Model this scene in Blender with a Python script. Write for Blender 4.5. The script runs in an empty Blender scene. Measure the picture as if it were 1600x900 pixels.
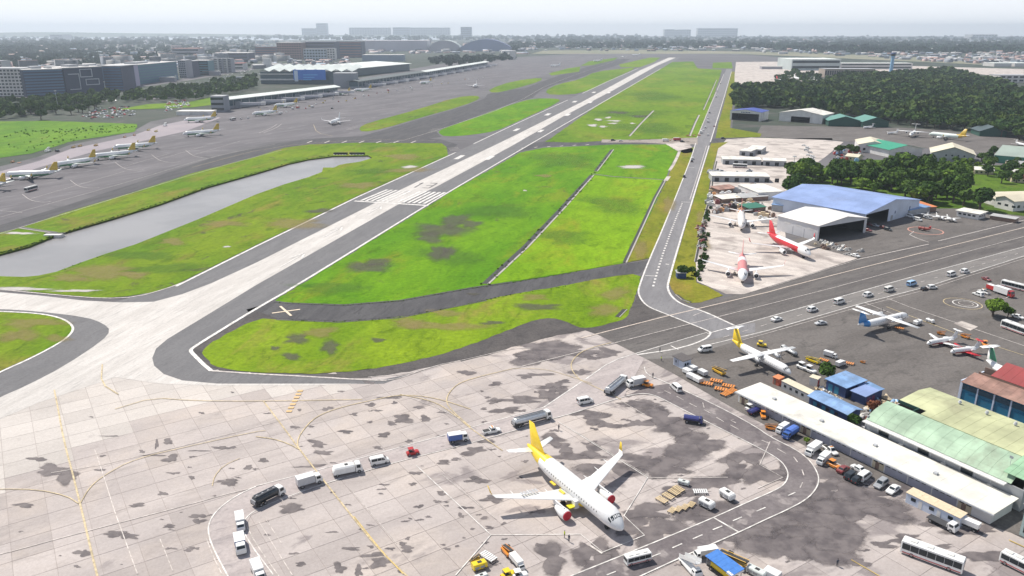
import bpy, bmesh, math, random
import numpy as np
from mathutils import Vector, Matrix, Euler
from mathutils.geometry import tessellate_polygon
random.seed(7)
S = bpy.context.scene
C = S.collection
R_ = math.radians
PI = math.pi

# ---------------------------------------------------------------- camera, sky, sun, exposure
CAMH, FPX, HZN = 103.0, 1225.0, 48.0        # aerial viewpoint: height in m, focal length and horizon row (1600 px wide frame)
PIT = math.atan((450 - HZN) / FPX)
cam = bpy.data.cameras.new('camera'); co = bpy.data.objects.new('camera', cam); C.objects.link(co)
co.location = (0, 0, CAMH); co.rotation_euler = (PI / 2 - PIT, 0, 0)
cam.sensor_width = 36; cam.lens = FPX / 1600 * 36; cam.clip_start = 1; cam.clip_end = 60000
S.camera = co
SUN_AZ, SUN_EL = R_(135), R_(53)              # math azimuth (from +X), elevation
W = bpy.data.worlds.new('World'); S.world = W; W.use_nodes = True
wn = W.node_tree; wn.nodes.clear()
sky = wn.nodes.new('ShaderNodeTexSky'); sky.sky_type = 'NISHITA'; sky.sun_disc = False
sky.sun_elevation = SUN_EL; sky.sun_rotation = PI / 2 - SUN_AZ; sky.air_density = 1.0; sky.dust_density = 0.6; sky.ozone_density = 1.0
bg = wn.nodes.new('ShaderNodeBackground'); bg.inputs[1].default_value = 0.085
wo = wn.nodes.new('ShaderNodeOutputWorld')
veil = wn.nodes.new('ShaderNodeMix'); veil.data_type = 'RGBA'      # thin white haze veil, strongest towards the horizon all round
tc = wn.nodes.new('ShaderNodeTexCoord'); sx = wn.nodes.new('ShaderNodeSeparateXYZ'); mr = wn.nodes.new('ShaderNodeMapRange'); mr.interpolation_type = 'SMOOTHSTEP'
for i_, v_ in ((1, 0.0), (2, .45), (3, .96), (4, .15)): mr.inputs[i_].default_value = v_
wn.links.new(tc.outputs['Generated'], sx.inputs[0]); wn.links.new(sx.outputs[2], mr.inputs[0]); wn.links.new(mr.outputs[0], veil.inputs[0])
veil.inputs[7].default_value = (11.0, 11.35, 11.9, 1); wn.links.new(sky.outputs[0], veil.inputs[6]); wn.links.new(veil.outputs[2], bg.inputs[0])
wn.links.new(bg.outputs[0], wo.inputs[0])
sun = bpy.data.lights.new('sun', 'SUN'); sun.energy = 5.0; sun.angle = R_(0.55); sun.color = (1, 0.94, 0.84)
so = bpy.data.objects.new('sun', sun); C.objects.link(so)
sd = Vector((-math.cos(SUN_AZ) * math.cos(SUN_EL), -math.sin(SUN_AZ) * math.cos(SUN_EL), -math.sin(SUN_EL)))
so.rotation_euler = sd.to_track_quat('-Z', 'Y').to_euler(); so.location = (0, 0, 400)
vs = S.view_settings; vs.view_transform = 'Standard'; vs.look = 'None'; vs.exposure = 0.18; vs.gamma = 1

# ---------------------------------------------------------------- helpers
def G(px, py, z=0.0):
    """survey: point of the photograph (1600 x 900) -> point of the ground plane at height z"""
    u, v = px - 800, py - 450
    d = FPX * math.sin(PIT) + v * math.cos(PIT)
    k = (CAMH - z) / d
    return Vector((k * u, k * (FPX * math.cos(PIT) - v * math.sin(PIT)), z))
def ang_px(px, py, dx, dy, z=0):
    a, b = G(px, py, z), G(px + dx, py + dy, z); return math.atan2(b.y - a.y, b.x - a.x)

def tag(o, label=None, cat=None, group=None, kind=None):
    if label: o['label'] = label
    if cat: o['category'] = cat
    if group: o['group'] = group
    if kind: o['kind'] = kind
    return o
def empty(name, loc=(0, 0, 0), rz=0, **k):
    o = bpy.data.objects.new(name, None); C.objects.link(o); o.location = loc; o.rotation_euler = (0, 0, rz)
    o.empty_display_size = 0.5
    return tag(o, **k)
KIDS = {}
def link(name, me, parent=None, **k):
    o = bpy.data.objects.new(name, me); C.objects.link(o)
    if parent is not None:
        o.parent = parent; KIDS.setdefault(parent.name, []).append(o)
    return tag(o, **k)
def copy_tree(o, parent=None):
    c = o.copy(); C.objects.link(c); c.parent = parent
    if parent is not None: KIDS.setdefault(parent.name, []).append(c)
    for ch in KIDS.get(o.name, []): copy_tree(ch, c)
    return c

class MB:
    """collects faces of one mesh"""
    def __init__(s): s.v = []; s.f = []; s.m = []; s.mats = []; s.sm = []
    def mi(s, m):
        if m not in s.mats: s.mats.append(m)
        return s.mats.index(m)
    def add(s, vs_, fs, m, smooth=False):
        n = len(s.v); s.v += [tuple(p) for p in vs_]; k = s.mi(m)
        for f in fs: s.f.append(tuple(i + n for i in f)); s.m.append(k); s.sm.append(smooth)
        return s
    def box(s, x0, x1, y0, y1, z0, z1, m, M=None):
        P = [Vector(p) for p in ((x0, y0, z0), (x1, y0, z0), (x1, y1, z0), (x0, y1, z0), (x0, y0, z1), (x1, y0, z1), (x1, y1, z1), (x0, y1, z1))]
        if M is not None: P = [M @ p for p in P]
        return s.add(P, [(3, 2, 1, 0), (4, 5, 6, 7), (0, 1, 5, 4), (1, 2, 6, 5), (2, 3, 7, 6), (3, 0, 4, 7)], m)
    def cyl(s, p0, p1, r0, r1, n, m, cap=True, smooth=True):
        p0, p1 = Vector(p0), Vector(p1); d = (p1 - p0).normalized()
        a = d.orthogonal().normalized(); b = d.cross(a)
        P = []
        for p, r in ((p0, r0), (p1, r1)):
            for i in range(n): t = 2 * PI * i / n; P.append(p + (a * math.cos(t) + b * math.sin(t)) * r)
        s.add(P, [(i, (i + 1) % n, n + (i + 1) % n, n + i) for i in range(n)], m, smooth)
        if cap: s.add(P, [tuple(range(n - 1, -1, -1)), tuple(range(n, 2 * n))], m)
        return s
    def rings(s, rings, m, close=True, cap=True, smooth=True, paint=None):
        n = len(rings[0]); P = [p for r in rings for p in r]; base = len(s.v); s.v += [tuple(p) for p in P]
        for j in range(len(rings) - 1):
            for i in range(n if close else n - 1):
                q = (j * n + i, j * n + (i + 1) % n, (j + 1) * n + (i + 1) % n, (j + 1) * n + i)
                mm = m
                if paint:
                    c = sum((Vector(P[k]) for k in q), Vector()) / 4; mm = paint(c) or m
                s.f.append(tuple(k + base for k in q)); s.m.append(s.mi(mm)); s.sm.append(smooth)
        if cap:
            s.f.append(tuple(base + i for i in range(n - 1, -1, -1))); s.m.append(s.mi(m)); s.sm.append(False)
            s.f.append(tuple(base + (len(rings) - 1) * n + i for i in range(n))); s.m.append(s.mi(m)); s.sm.append(False)
        return s
    def prism(s, poly, z0, z1, m, mtop=None):
        n = len(poly); P = [(p[0], p[1], z0) for p in poly] + [(p[0], p[1], z1) for p in poly]
        s.add(P, [(i, (i + 1) % n, n + (i + 1) % n, n + i) for i in range(n)], m)
        s.add(P, [tuple(range(n - 1, -1, -1)), ], m); s.add(P, [tuple(range(n, 2 * n))], mtop or m); return s
    def quad(s, a, b, c, d, m, off=0.0, th=0.0):
        a, b, c, d = map(Vector, (a, b, c, d)); nn = (b - a).cross(d - a).normalized()
        if th <= 0: return s.add([a + nn * off, b + nn * off, c + nn * off, d + nn * off], [(0, 1, 2, 3)], m)
        lo = [p + nn * (off - th) for p in (a, b, c, d)]; hi = [p + nn * off for p in (a, b, c, d)]
        return s.add(lo + hi, [(3, 2, 1, 0), (4, 5, 6, 7), (0, 1, 5, 4), (1, 2, 6, 5), (2, 3, 7, 6), (3, 0, 4, 7)], m)
    def mesh(s, name):
        me = bpy.data.meshes.new(name); me.from_pydata(s.v, [], s.f); 
        for m in s.mats: me.materials.append(m)
        if s.f:
            me.polygons.foreach_set('material_index', s.m); me.polygons.foreach_set('use_smooth', s.sm)
        me.update(); return me
    def build(s, name, parent=None, **k): return link(name, s.mesh(name), parent, **k)

# ---------------------------------------------------------------- materials
MATS = {}
def nodes(m):
    m.use_nodes = True; nt = m.node_tree; nt.nodes.clear()
    o = nt.nodes.new('ShaderNodeOutputMaterial'); b = nt.nodes.new('ShaderNodeBsdfPrincipled'); nt.links.new(b.outputs[0], o.inputs[0])
    return nt, b, o
def noise(nt, coord, scale, detail=3, rough=.55, dist=0):
    n = nt.nodes.new('ShaderNodeTexNoise'); n.inputs['Scale'].default_value = scale; n.inputs['Detail'].default_value = detail
    n.inputs['Roughness'].default_value = rough; n.inputs['Distortion'].default_value = dist; nt.links.new(coord, n.inputs['Vector']); return n.outputs[0]
def ramp(nt, v, a, b, ca=0., cb=1.):
    n = nt.nodes.new('ShaderNodeMapRange'); n.interpolation_type = 'SMOOTHSTEP'
    for i, x in enumerate((a, b, ca, cb)): n.inputs[i + 1].default_value = x
    nt.links.new(v, n.inputs[0]); return n.outputs[0]
def math_(nt, op, a, b=None):
    n = nt.nodes.new('ShaderNodeMath'); n.operation = op
    for i, x in enumerate((a, b)):
        if x is None: continue
        if hasattr(x, 'links'): nt.links.new(x, n.inputs[i])
        else: n.inputs[i].default_value = x
    return n.outputs[0]
def mixc(nt, f, a, b, mode='MIX'):
    n = nt.nodes.new('ShaderNodeMix'); n.data_type = 'RGBA'; n.blend_type = mode
    for i, x in ((0, f), (6, a), (7, b)):
        if hasattr(x, 'links'): nt.links.new(x, n.inputs[i])
        else: n.inputs[i].default_value = (x if i == 0 else (*x, 1))
    return n.outputs[2]
def coords(nt, world=True, rot=0, sc=(1, 1, 1)):
    if world: c = nt.nodes.new('ShaderNodeNewGeometry').outputs['Position']
    else: c = nt.nodes.new('ShaderNodeTexCoord').outputs['Object']
    if rot or sc != (1, 1, 1):
        mp = nt.nodes.new('ShaderNodeMapping'); mp.vector_type = 'POINT'
        # rotate first (separate node), then scale
        m2 = nt.nodes.new('ShaderNodeVectorRotate'); m2.rotation_type = 'Z_AXIS'; m2.inputs['Angle'].default_value = -rot
        nt.links.new(c, m2.inputs[0]); nt.links.new(m2.outputs[0], mp.inputs[0]); mp.inputs['Scale'].default_value = sc; c = mp.outputs[0]
    return c
def bump(nt, b, h, strength, dist):
    n = nt.nodes.new('ShaderNodeBump'); n.inputs['Strength'].default_value = strength; n.inputs['Distance'].default_value = dist
    nt.links.new(h, n.inputs['Height']); nt.links.new(n.outputs[0], b.inputs['Normal'])
def M(name, col, rough=.5, metal=0., var=.12, sc=1.5, world=False, dirt=0., spec=.5, coat=0., emit=0):
    """general paint / metal / plaster material: base colour with small wear and dirt"""
    if name in MATS: return MATS[name]
    m = bpy.data.materials.new(name); nt, b, o = nodes(m)
    c = coords(nt, world)
    n1 = noise(nt, c, sc, 4)
    f = ramp(nt, n1, .3, .7, 1 - var, 1 + var * .35)
    col2 = tuple(x * .62 + .02 for x in col)
    base = mixc(nt, 1.0, col, (1, 1, 1), 'MULTIPLY')
    hs = nt.nodes.new('ShaderNodeHueSaturation'); nt.links.new(base, hs.inputs['Color']); nt.links.new(f, hs.inputs['Value'])
    outc = hs.outputs[0]
    if dirt:
        n2 = noise(nt, c, sc * .45, 5, .7, .6); outc = mixc(nt, ramp(nt, n2, .52, .75, 0, dirt), outc, (.16, .13, .10))
    nt.links.new(outc, b.inputs['Base Color']); b.inputs['Roughness'].default_value = rough; b.inputs['Metallic'].default_value = metal
    b.inputs['Specular IOR Level'].default_value = spec; b.inputs['Coat Weight'].default_value = coat
    MATS[name] = m; return m
def glass(name='window_glass', col=(.02, .028, .035)):
    if name in MATS: return MATS[name]
    m = bpy.data.materials.new(name); nt, b, o = nodes(m); b.inputs['Base Color'].default_value = (*col, 1); b.inputs['Roughness'].default_value = .12
    MATS[name] = m; return m

def ground_mat(name, a, b_, c_=None, sc=.02, scf=1.2, rot=0, stretch=1., rough=.9, fine=.18, spots=None, bumpd=.05, seams=None, patch=0, th=(.35, .65)):
    """asphalt, concrete, soil: two large scale tones, worn blotches, fine grain, optional dark spots"""
    if name in MATS: return MATS[name]
    m = bpy.data.materials.new(name); nt, b, o = nodes(m)
    c = coords(nt, True, rot, (1, stretch, 1)) if rot or stretch != 1 else coords(nt, True)
    cw = coords(nt, True)
    col = mixc(nt, ramp(nt, noise(nt, c, sc, 5, .6, .4), *th), a, b_)
    if c_: col = mixc(nt, ramp(nt, noise(nt, c, sc * 3.7, 5, .65, .8), .5, .72), col, c_)
    if spots:
        s_sc, t0, t1, sc_col, amt = spots
        col = mixc(nt, ramp(nt, noise(nt, cw, s_sc, 3, .5, .2), t0, t1, 0, amt), col, sc_col)
    g = noise(nt, cw, scf, 4, .7)
    col = mixc(nt, 1.0, col, mixc(nt, ramp(nt, g, .25, .75), (1 - fine,) * 3, (1 + fine * .5,) * 3), 'MULTIPLY')
    if patch:
        v = nt.nodes.new('ShaderNodeTexVoronoi'); v.distance = 'CHEBYCHEV'; v.inputs['Scale'].default_value = .06; v.inputs['Randomness'].default_value = .7
        nt.links.new(coords(nt, True, rot or R_(33)), v.inputs['Vector'])
        h = nt.nodes.new('ShaderNodeSeparateColor'); nt.links.new(v.outputs['Color'], h.inputs[0])
        col = mixc(nt, 1.0, col, mixc(nt, ramp(nt, h.outputs[0], 0, 1), (1 - patch,) * 3, (1 + patch * .4,) * 3), 'MULTIPLY')
    nt.links.new(col, b.inputs['Base Color']); b.inputs['Roughness'].default_value = rough; b.inputs['Specular IOR Level'].default_value = .25
    if bumpd: bump(nt, b, g, .5, bumpd)
    MATS[name] = m; return m
# ---------------------------------------------------------------- ground
RW = R_(77.3)     # runway heading
AP = R_(33.6)     # apron grid heading
asph = ground_mat('asphalt', (.115, .110, .118), (.155, .148, .155), (.085, .082, .09), sc=.012, rot=R_(62), stretch=.25, fine=.2)
asph_dark = ground_mat('asphalt_dark', (.072, .070, .076), (.098, .096, .10), (.055, .053, .058), sc=.03, rot=RW, stretch=6, fine=.25)
asph_run = ground_mat('runway_shoulder_asphalt', (.15, .148, .155), (.175, .172, .178), (.13, .127, .133), sc=.04, rot=RW, stretch=5, fine=.15)
asph_road = ground_mat('road_asphalt', (.19, .185, .195), (.225, .22, .228), (.165, .16, .168), sc=.04, rot=R_(74.5), stretch=5, fine=.12)
asph_cross = ground_mat('cross_taxiway_asphalt', (.11, .10, .098), (.15, .138, .132), (.085, .078, .078), sc=.035, rot=R_(31), stretch=6, fine=.25)
asph_ramp = ground_mat('ramp_asphalt', (.128, .116, .110), (.165, .150, .142), (.10, .092, .088), sc=.03, rot=R_(31), stretch=2.5, fine=.25)
asph_term = ground_mat('terminal_apron_surface', (.155, .145, .155), (.115, .108, .118), (.20, .19, .20), sc=.009, rot=R_(62), stretch=4, fine=.15)
conc_run = ground_mat('runway_concrete', (.52, .49, .465), (.60, .57, .545), (.43, .41, .395), sc=.03, rot=RW, stretch=9, fine=.10, patch=.06)
conc_pale = ground_mat('pale_concrete', (.62, .555, .51), (.53, .47, .44), (.47, .42, .40), sc=.02, fine=.12, patch=.10)
joint_mat = ground_mat('joint_sealant', (.38, .335, .32), (.31, .27, .26), sc=.03, fine=.2)
grass = None
def grass_mat(name, a, b_, dry, dirt_t=.62, sc=.02, rot=RW, dryt=(.5, .72), damp=.0):
    m = bpy.data.materials.new(name); nt, b, o = nodes(m)
    cs = coords(nt, True, rot, (1, .35, 1)) ; cs = coords(nt, True, rot, (.45, 1, 1)); cw = coords(nt, True)
    col = mixc(nt, ramp(nt, noise(nt, cs, sc, 4, .6, .5), .33, .66), a, b_)
    col = mixc(nt, ramp(nt, noise(nt, cs, sc * 1.9, 5, .65, .6), dryt[0], dryt[1], 0, .8), col, dry)
    col = mixc(nt, ramp(nt, noise(nt, cw, sc * 2.6, 5, .6, 1.2), dirt_t, dirt_t + .1, 0, .75), col, (.085, .075, .062))
    col = mixc(nt, ramp(nt, noise(nt, cs, sc * 6, 5, .7, 1.), .52, .68, 0, .55), col, tuple(x * .55 for x in a))
    g = noise(nt, cw, .55, 5, .75); g2 = noise(nt, cs, .14, 4, .7)
    col = mixc(nt, 1.0, col, mixc(nt, ramp(nt, g, .25, .75), (.72, .74, .7), (1.18, 1.14, 1.0)), 'MULTIPLY')
    col = mixc(nt, 1.0, col, mixc(nt, ramp(nt, g2, .3, .7), (.82, .84, .8), (1.1, 1.08, 1.0)), 'MULTIPLY')
    nt.links.new(col, b.inputs['Base Color']); b.inputs['Roughness'].default_value = .95; b.inputs['Specular IOR Level'].default_value = .1
    bump(nt, b, g, .8, .25); MATS[name] = m; return m
GA, GB = (.085, .225, .006), (.135, .285, .008)
grass_v = grass_mat('field_grass', GA, GB, (.20, .24, .018), .64)
grass_lime = grass_mat('field_grass_bright', (.15, .295, .006), (.20, .35, .010), (.25, .27, .02), .72)
grass_dry = grass_mat('verge_grass_dry', (.15, .20, .014), (.22, .22, .028), (.27, .20, .05), .68)
grass_mix = grass_mat('field_grass_mixed', (.10, .20, .010), (.17, .25, .015), (.23, .19, .05), .60)
grass_isl = grass_mat('field_grass_island', (.13, .235, .008), (.20, .30, .014), (.26, .22, .06), .68)
grass_far = grass_mat('field_grass_far', (.10, .20, .012), (.16, .26, .016), (.22, .24, .04), .7, sc=.008)
soil = ground_mat('bare_soil', (.075, .068, .070), (.105, .095, .092), (.06, .055, .055), sc=.05, fine=.3)
soil_light = ground_mat('dusty_ground', (.36, .315, .28), (.28, .24, .215), (.42, .37, .33), sc=.05, fine=.3, spots=(.12, .55, .68, (.12, .10, .09), .7))
town = ground_mat('town_ground', (.035, .055, .035), (.065, .075, .06), (.11, .10, .095), sc=.006, fine=.3)
conc_white = ground_mat('white_concrete', (.60, .545, .50), (.49, .435, .405), (.42, .37, .35), sc=.045, rot=R_(-40), stretch=4, fine=.15, patch=.1, spots=(.07, .52, .66, (.20, .17, .16), .6))  # diagonal darker streaks put shadows into the colour; the spots are stains

def polyw(pts):
    return [p if isinstance(p, Vector) else G(*p) for p in pts]
def smooth_line(P, it=2, closed=False):
    for _ in range(it):
        Q = []
        n = len(P)
        for i in range(n if closed else n - 1):
            a, b = P[i], P[(i + 1) % n]; Q += [a * .75 + b * .25, a * .25 + b * .75]
        if not closed: Q = [P[0]] + Q + [P[-1]]
        P = Q
    return P
def sheet(name, pts, z, mat, holes=(), sm=0, skirt=0, jit=0, parent=None, kind='structure', seed=0):
    P = polyw(pts)
    if sm: P = smooth_line(P, sm, True)
    if jit:
        rr = random.Random(seed); Q = []
        for i, a in enumerate(P):
            b = P[(i + 1) % len(P)]; d = (b - a); L = d.length; n = max(1, min(40, int(L / (jit * 6))))
            nn = Vector((-d.y, d.x, 0)).normalized() if L > 1e-6 else Vector((0, 0, 0))
            for k in range(n): Q.append(a + d * (k / n) + nn * (rr.uniform(-jit, jit) if n > 1 else 0))
        P = Q
    H = [smooth_line(polyw(h), sm, True) if sm else polyw(h) for h in holes]
    loops = [[Vector((p.x, p.y, 0)) for p in P]] + [[Vector((p.x, p.y, 0)) for p in h] for h in H]
    tr = tessellate_polygon(loops); V = [p for l in loops for p in l]
    V = [(p.x, p.y, z) for p in V]; F = []
    for t in tr:
        a, b, c = (Vector(V[i]) for i in t)
        F.append(tuple(t) if (b - a).cross(c - a).z > 0 else tuple(reversed(t)))
    if skirt:
        off = 0
        for l in loops:
            n = len(l); base = len(V); V += [(p.x, p.y, z - skirt) for p in l]
            for i in range(n): F.append((off + i, off + (i + 1) % n, base + (i + 1) % n, base + i))
            off += n
    me = bpy.data.meshes.new(name); me.from_pydata(V, [], F); me.materials.append(mat); me.update()
    return link(name, me, parent, kind=kind)

POND = [(-90, 432), (-90, 408), (0, 397), (45, 385), (92, 366), (175, 342), (250, 319), (325, 292), (400, 271), (450, 256), (482, 249), (520, 244), (575, 243), (582, 247), (562, 253), (540, 256), (530, 258), (522, 262), (505, 262), (503, 269), (482, 277), (445, 288), (400, 304), (312, 342), (212, 382), (165, 397), (125, 411), (88, 425), (60, 431), (37, 433), (0, 432)]
far = 16000
# terrain sheet to the horizon, with the pond cut out of it
wide = [Vector((-far, -60, 0)), Vector((far, -60, 0)), Vector((far, far, 0)), Vector((-far, far, 0))]
sheet('ground', wide, 0.0, town, holes=[POND], skirt=1.6)
wm = bpy.data.materials.new('pond_water'); nt, b, o = nodes(wm)
b.inputs['Base Color'].default_value = (.15, .155, .165, 1); b.inputs['Roughness'].default_value = .25; b.inputs['IOR'].default_value = 1.33
b.inputs['Specular IOR Level'].default_value = .4
cw = coords(nt, True); nt.links.new(mixc(nt, ramp(nt, noise(nt, cw, .02, 4), .35, .65), (.22, .213, .215), (.27, .26, .26)), b.inputs['Base Color'])
bump(nt, b, noise(nt, cw, .8, 3), .08, .05)
P = polyw(POND); x0, x1 = min(p.x for p in P) - 3, max(p.x for p in P) + 3; y0, y1 = min(p.y for p in P) - 3, max(p.y for p in P) + 3
sheet('water', [Vector((x0, y0, 0)), Vector((x1, y0, 0)), Vector((x1, y1, 0)), Vector((x0, y1, 0))], -0.9, wm)
bay = M('bay_water', (.45, .50, .55), .3, world=True, var=.03, sc=.001)
sheet('bay', [Vector((-15000, 7600, 0)), Vector((-900, 9800, 0)), Vector((-900, 15500, 0)), Vector((-15000, 15500, 0))], .3, bay)

# airfield pavement
L0 = .03
sheet('airfield_pavement', [(-200, 470), (-200, 330), (0, 260), (60, 245), (110, 226), (205, 207), (235, 190), (330, 172), (400, 160), (470, 140), (560, 122), (640, 108), (700, 98), (760, 92), (830, 88), (900, 84), (1150, 84), (1250, 92), (1300, 100), (1200, 108), (1150, 150), (1142, 215), (1300, 218), (1600, 235), (1600, 232), (1760, 240), (1760, 400), (2100, 620), (2300, 1100), (-400, 1100), (-330, 700)], L0, asph, holes=[POND])
z1 = .05
sheet('terminal_apron', [(-120, 378), (0, 345), (200, 283), (330, 240), (420, 222), (560, 214), (700, 160), (760, 140), (850, 118), (940, 95), (960, 88), (880, 88), (790, 92), (700, 112), (640, 124), (560, 136), (470, 158), (400, 168), (330, 178), (235, 200), (205, 213), (110, 232), (60, 250), (0, 266), (-120, 300)], z1, asph_term)
sheet('service_strip', [(-120, 312), (0, 268), (60, 252), (110, 233), (205, 213), (250, 196), (330, 180), (345, 184), (290, 205), (215, 222), (150, 236), (60, 262), (0, 285), (-120, 330)], z1 + .02, ground_mat('pale_service_concrete', (.34, .30, .32), (.29, .26, .285), sc=.02, fine=.15))
# darker taxiway bands
def band(name, pts, w, z, mat, sm=2, kind='structure'):
    P = smooth_line(polyw(pts), sm); A, B = [], []
    for i, p in enumerate(P):
        d = (P[min(i + 1, len(P) - 1)] - P[max(i - 1, 0)]).normalized(); n = Vector((-d.y, d.x, 0))
        ww = w if not isinstance(w, (list, tuple)) else w[0] + (w[1] - w[0]) * i / (len(P) - 1)
        A.append(p + n * ww / 2); B.append(p - n * ww / 2)
    V = [(p.x, p.y, z) for p in A + B]; n = len(P)
    me = bpy.data.meshes.new(name); me.from_pydata(V, [], [(i + n, i + n + 1, i + 1, i) for i in range(n - 1)]); me.materials.append(mat); me.update()
    return link(name, me, kind=kind)
sheet('taxiway', [(-120, 392), (0, 352), (100, 322), (200, 290), (330, 247), (420, 226), (480, 217), (560, 213), (640, 214), (690, 218), (715, 226), (697, 240), (690, 228), (600, 226), (482, 228), (445, 233), (400, 246), (300, 273), (200, 304), (100, 335), (32, 357), (0, 364), (-120, 400)], z1 + .03, asph_dark)
sheet('taxiway', [(560, 214), (600, 203), (650, 188), (725, 166), (757, 154), (762, 147), (790, 141), (820, 138), (862, 122), (900, 110), (960, 92), (985, 92), (968, 101), (930, 112), (907, 121), (870, 131), (845, 141), (832, 153), (800, 161), (725, 189), (682, 206), (690, 214), (640, 220)], z1 + .05, asph_dark)
sheet('taxiway', [(1083, 218), (1150, 216), (1300, 216), (1302, 221), (1120, 226), (1083, 224), (850, 229), (815, 236), (800, 228), (850, 221)], z1 + .05, asph_dark)
# runway
zr = .11
sheet('runway', [(150, 480), (290, 441), (400, 385), (557, 309), (712, 238), (800, 196), (887, 156), (950, 126), (1015, 99), (1042, 90), (1063, 90), (1034, 107), (940, 161), (837, 221), (700, 301), (667, 322), (455, 453), (400, 484), (300, 547), (330, 580), (400, 585.5), (480, 590), (600, 593), (640, 585), (600, 600), (480, 601), (340, 601), (285, 598), (250, 590), (180, 560)], zr, asph_run)
conc = [(-200, 454), (0, 457), (60, 462), (130, 470), (190, 473), (240, 472), (285, 460), (330, 443), (400, 411), (575, 323), (625, 297), (767, 230), (800, 214), (912, 158), (1000, 110), (1045, 90), (1056, 90), (1026, 103), (960, 140), (880, 182), (800, 228), (680, 293), (620, 321), (400, 446), (310, 501), (262, 530), (244, 545), (238, 560), (241, 572), (256, 585), (285, 595), (340, 600), (480, 600), (566, 600), (480, 603), (340, 603), (250, 600), (180, 590), (60, 630), (0, 655), (-200, 740)]
sheet('runway_centre', conc, zr + .02, conc_run)
# concrete apron: slabs laid out on the apron grid over a joint sheet
APR = [(-330, 620), (0, 600), (238, 575), (262, 589), (300, 597), (340, 600), (480, 600), (566, 600), (640, 583), (700, 570), (760, 556), (800, 541), (870, 522), (917, 515), (992, 552), (1050, 583), (1150, 641), (1262, 702), (1330, 735), (1480, 800), (1570, 835), (1760, 900), (1900, 1010), (-500, 1010)]
APRW = polyw(APR)
sheet('apron_base', APR, .04, joint_mat)
def slab_material(pale=False):
    m = bpy.data.materials.new('apron_concrete'); nt, b, o = nodes(m)
    cw = coords(nt, True); ca = coords(nt, True, AP, (.25, 1, 1))
    oi = nt.nodes.new('ShaderNodeObjectInfo'); ge = nt.nodes.new('ShaderNodeNewGeometry')
    rnd = math_(nt, 'FRACT', math_(nt, 'ADD', oi.outputs['Random'], ge.outputs['Random Per Island']))
    col = mixc(nt, ramp(nt, noise(nt, ca, .05, 5, .65, .5), .3, .7), *(((.57, .53, .50), (.50, .465, .44)) if pale else ((.50, .45, .43), (.385, .345, .335))))
    col = mixc(nt, ramp(nt, noise(nt, cw, .03, 4, .6, .5), .45, .7, 0, .7), col, (.58, .53, .49) if pale else (.53, .46, .41))
    col = mixc(nt, 1., col, mixc(nt, rnd, (.88, .875, .875), (1.06, 1.06, 1.06)), 'MULTIPLY')
    # grime: mostly on the right half of the apron, streaked along the slab rows
    sx = nt.nodes.new('ShaderNodeSeparateXYZ'); nt.links.new(cw, sx.inputs[0])
    k = ramp(nt, sx.outputs[0], -50, 50, 0, .125)
    n = noise(nt, coords(nt, True, AP, (.6, 1, 1)), .10, 5, .55, .7)
    st = ramp(nt, math_(nt, 'ADD', n, k), .635, .72, 0, .25 if pale else .75)
    col = mixc(nt, st, col, (.20, .175, .18))
    n3 = noise(nt, coords(nt, True, AP, (.3, 1, 1)), .16, 5, .7, .5)
    col = mixc(nt, ramp(nt, n3, .50, .74, 0, .2 if pale else .65), col, (.29, .255, .245))
    # slab tone and rust tint per slab
    col = mixc(nt, ramp(nt, rnd, .90, .97, 0, .45), col, (.40, .36, .35))
    g = noise(nt, cw, 1.4, 5, .75)
    col = mixc(nt, 1., col, mixc(nt, ramp(nt, g, .25, .75), (.88, .87, .86), (1.05, 1.05, 1.05)), 'MULTIPLY')
    nt.links.new(col, b.inputs['Base Color']); b.inputs['Roughness'].default_value = .85; b.inputs['Specular IOR Level'].default_value = .3
    bump(nt, b, g, .4, .03); return m
slab_mat = slab_material(); slab_pale = slab_material(True)
PALE = polyw([(-400, 590), (0, 590), (238, 570), (400, 596), (566, 598), (560, 611), (430, 612), (330, 627), (200, 668), (90, 722), (0, 768), (-300, 900)])
apron = bpy.data.objects['apron_base']
def inside(p, poly):
    x, y = p[0], p[1]; c = False; j = len(poly) - 1
    for i in range(len(poly)):
        a, q = poly[i], poly[j]
        if (a.y > y) != (q.y > y) and x < (q.x - a.x) * (y - a.y) / (q.y - a.y) + a.x: c = not c
        j = i
    return c
SL, GP = 7.5, .05
ux, uy = Vector((math.cos(AP), math.sin(AP), 0)), Vector((-math.sin(AP), math.cos(AP), 0))
org = G(917, 515)
cells = []
for i in range(-70, 40):
    for j in range(-45, 30):
        c = org + ux * ((i + .5) * SL) + uy * ((j + .5) * SL)
        if c.y < 105 or abs(c.x) > 230: continue
        if any(inside(c + ux * a + uy * b_, APRW) for a in (-3.6, 3.6) for b_ in (-3.6, 3.6)): cells.append(c)
cells.sort(key=lambda c: c.x ** 2 + c.y ** 2 if abs(c.x) < c.y * .66 + 6 and c.y > 124 else 1e9 + c.y)
h = SL / 2 - GP
def slab_geo(mb, c, dz=0, m_=None):
    P = [c + ux * a + uy * b_ for a, b_ in ((-h, -h), (h, -h), (h, h), (-h, h))]
    v = [(p.x, p.y, -.02) for p in P] + [(p.x, p.y, .03 + dz) for p in P]
    mb.add(v, [(4, 5, 6, 7), (0, 1, 5, 4), (1, 2, 6, 5), (2, 3, 7, 6), (3, 0, 4, 7)], m_ or slab_mat)
mb = MB(); slab_geo(mb, Vector((0, 0, 0))); slab_me = mb.mesh('concrete_slab'); mb = MB(); slab_geo(mb, Vector((0, 0, 0)), 0, slab_pale); slab_pm = mb.mesh('concrete_slab')
rr = random.Random(3)
for c in cells[:300]:
    o = link('concrete_slab', slab_pm if inside(c, PALE) else slab_me, apron); o.location = (c.x, c.y, .06 + rr.uniform(0, .006))
mb = MB()
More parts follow.
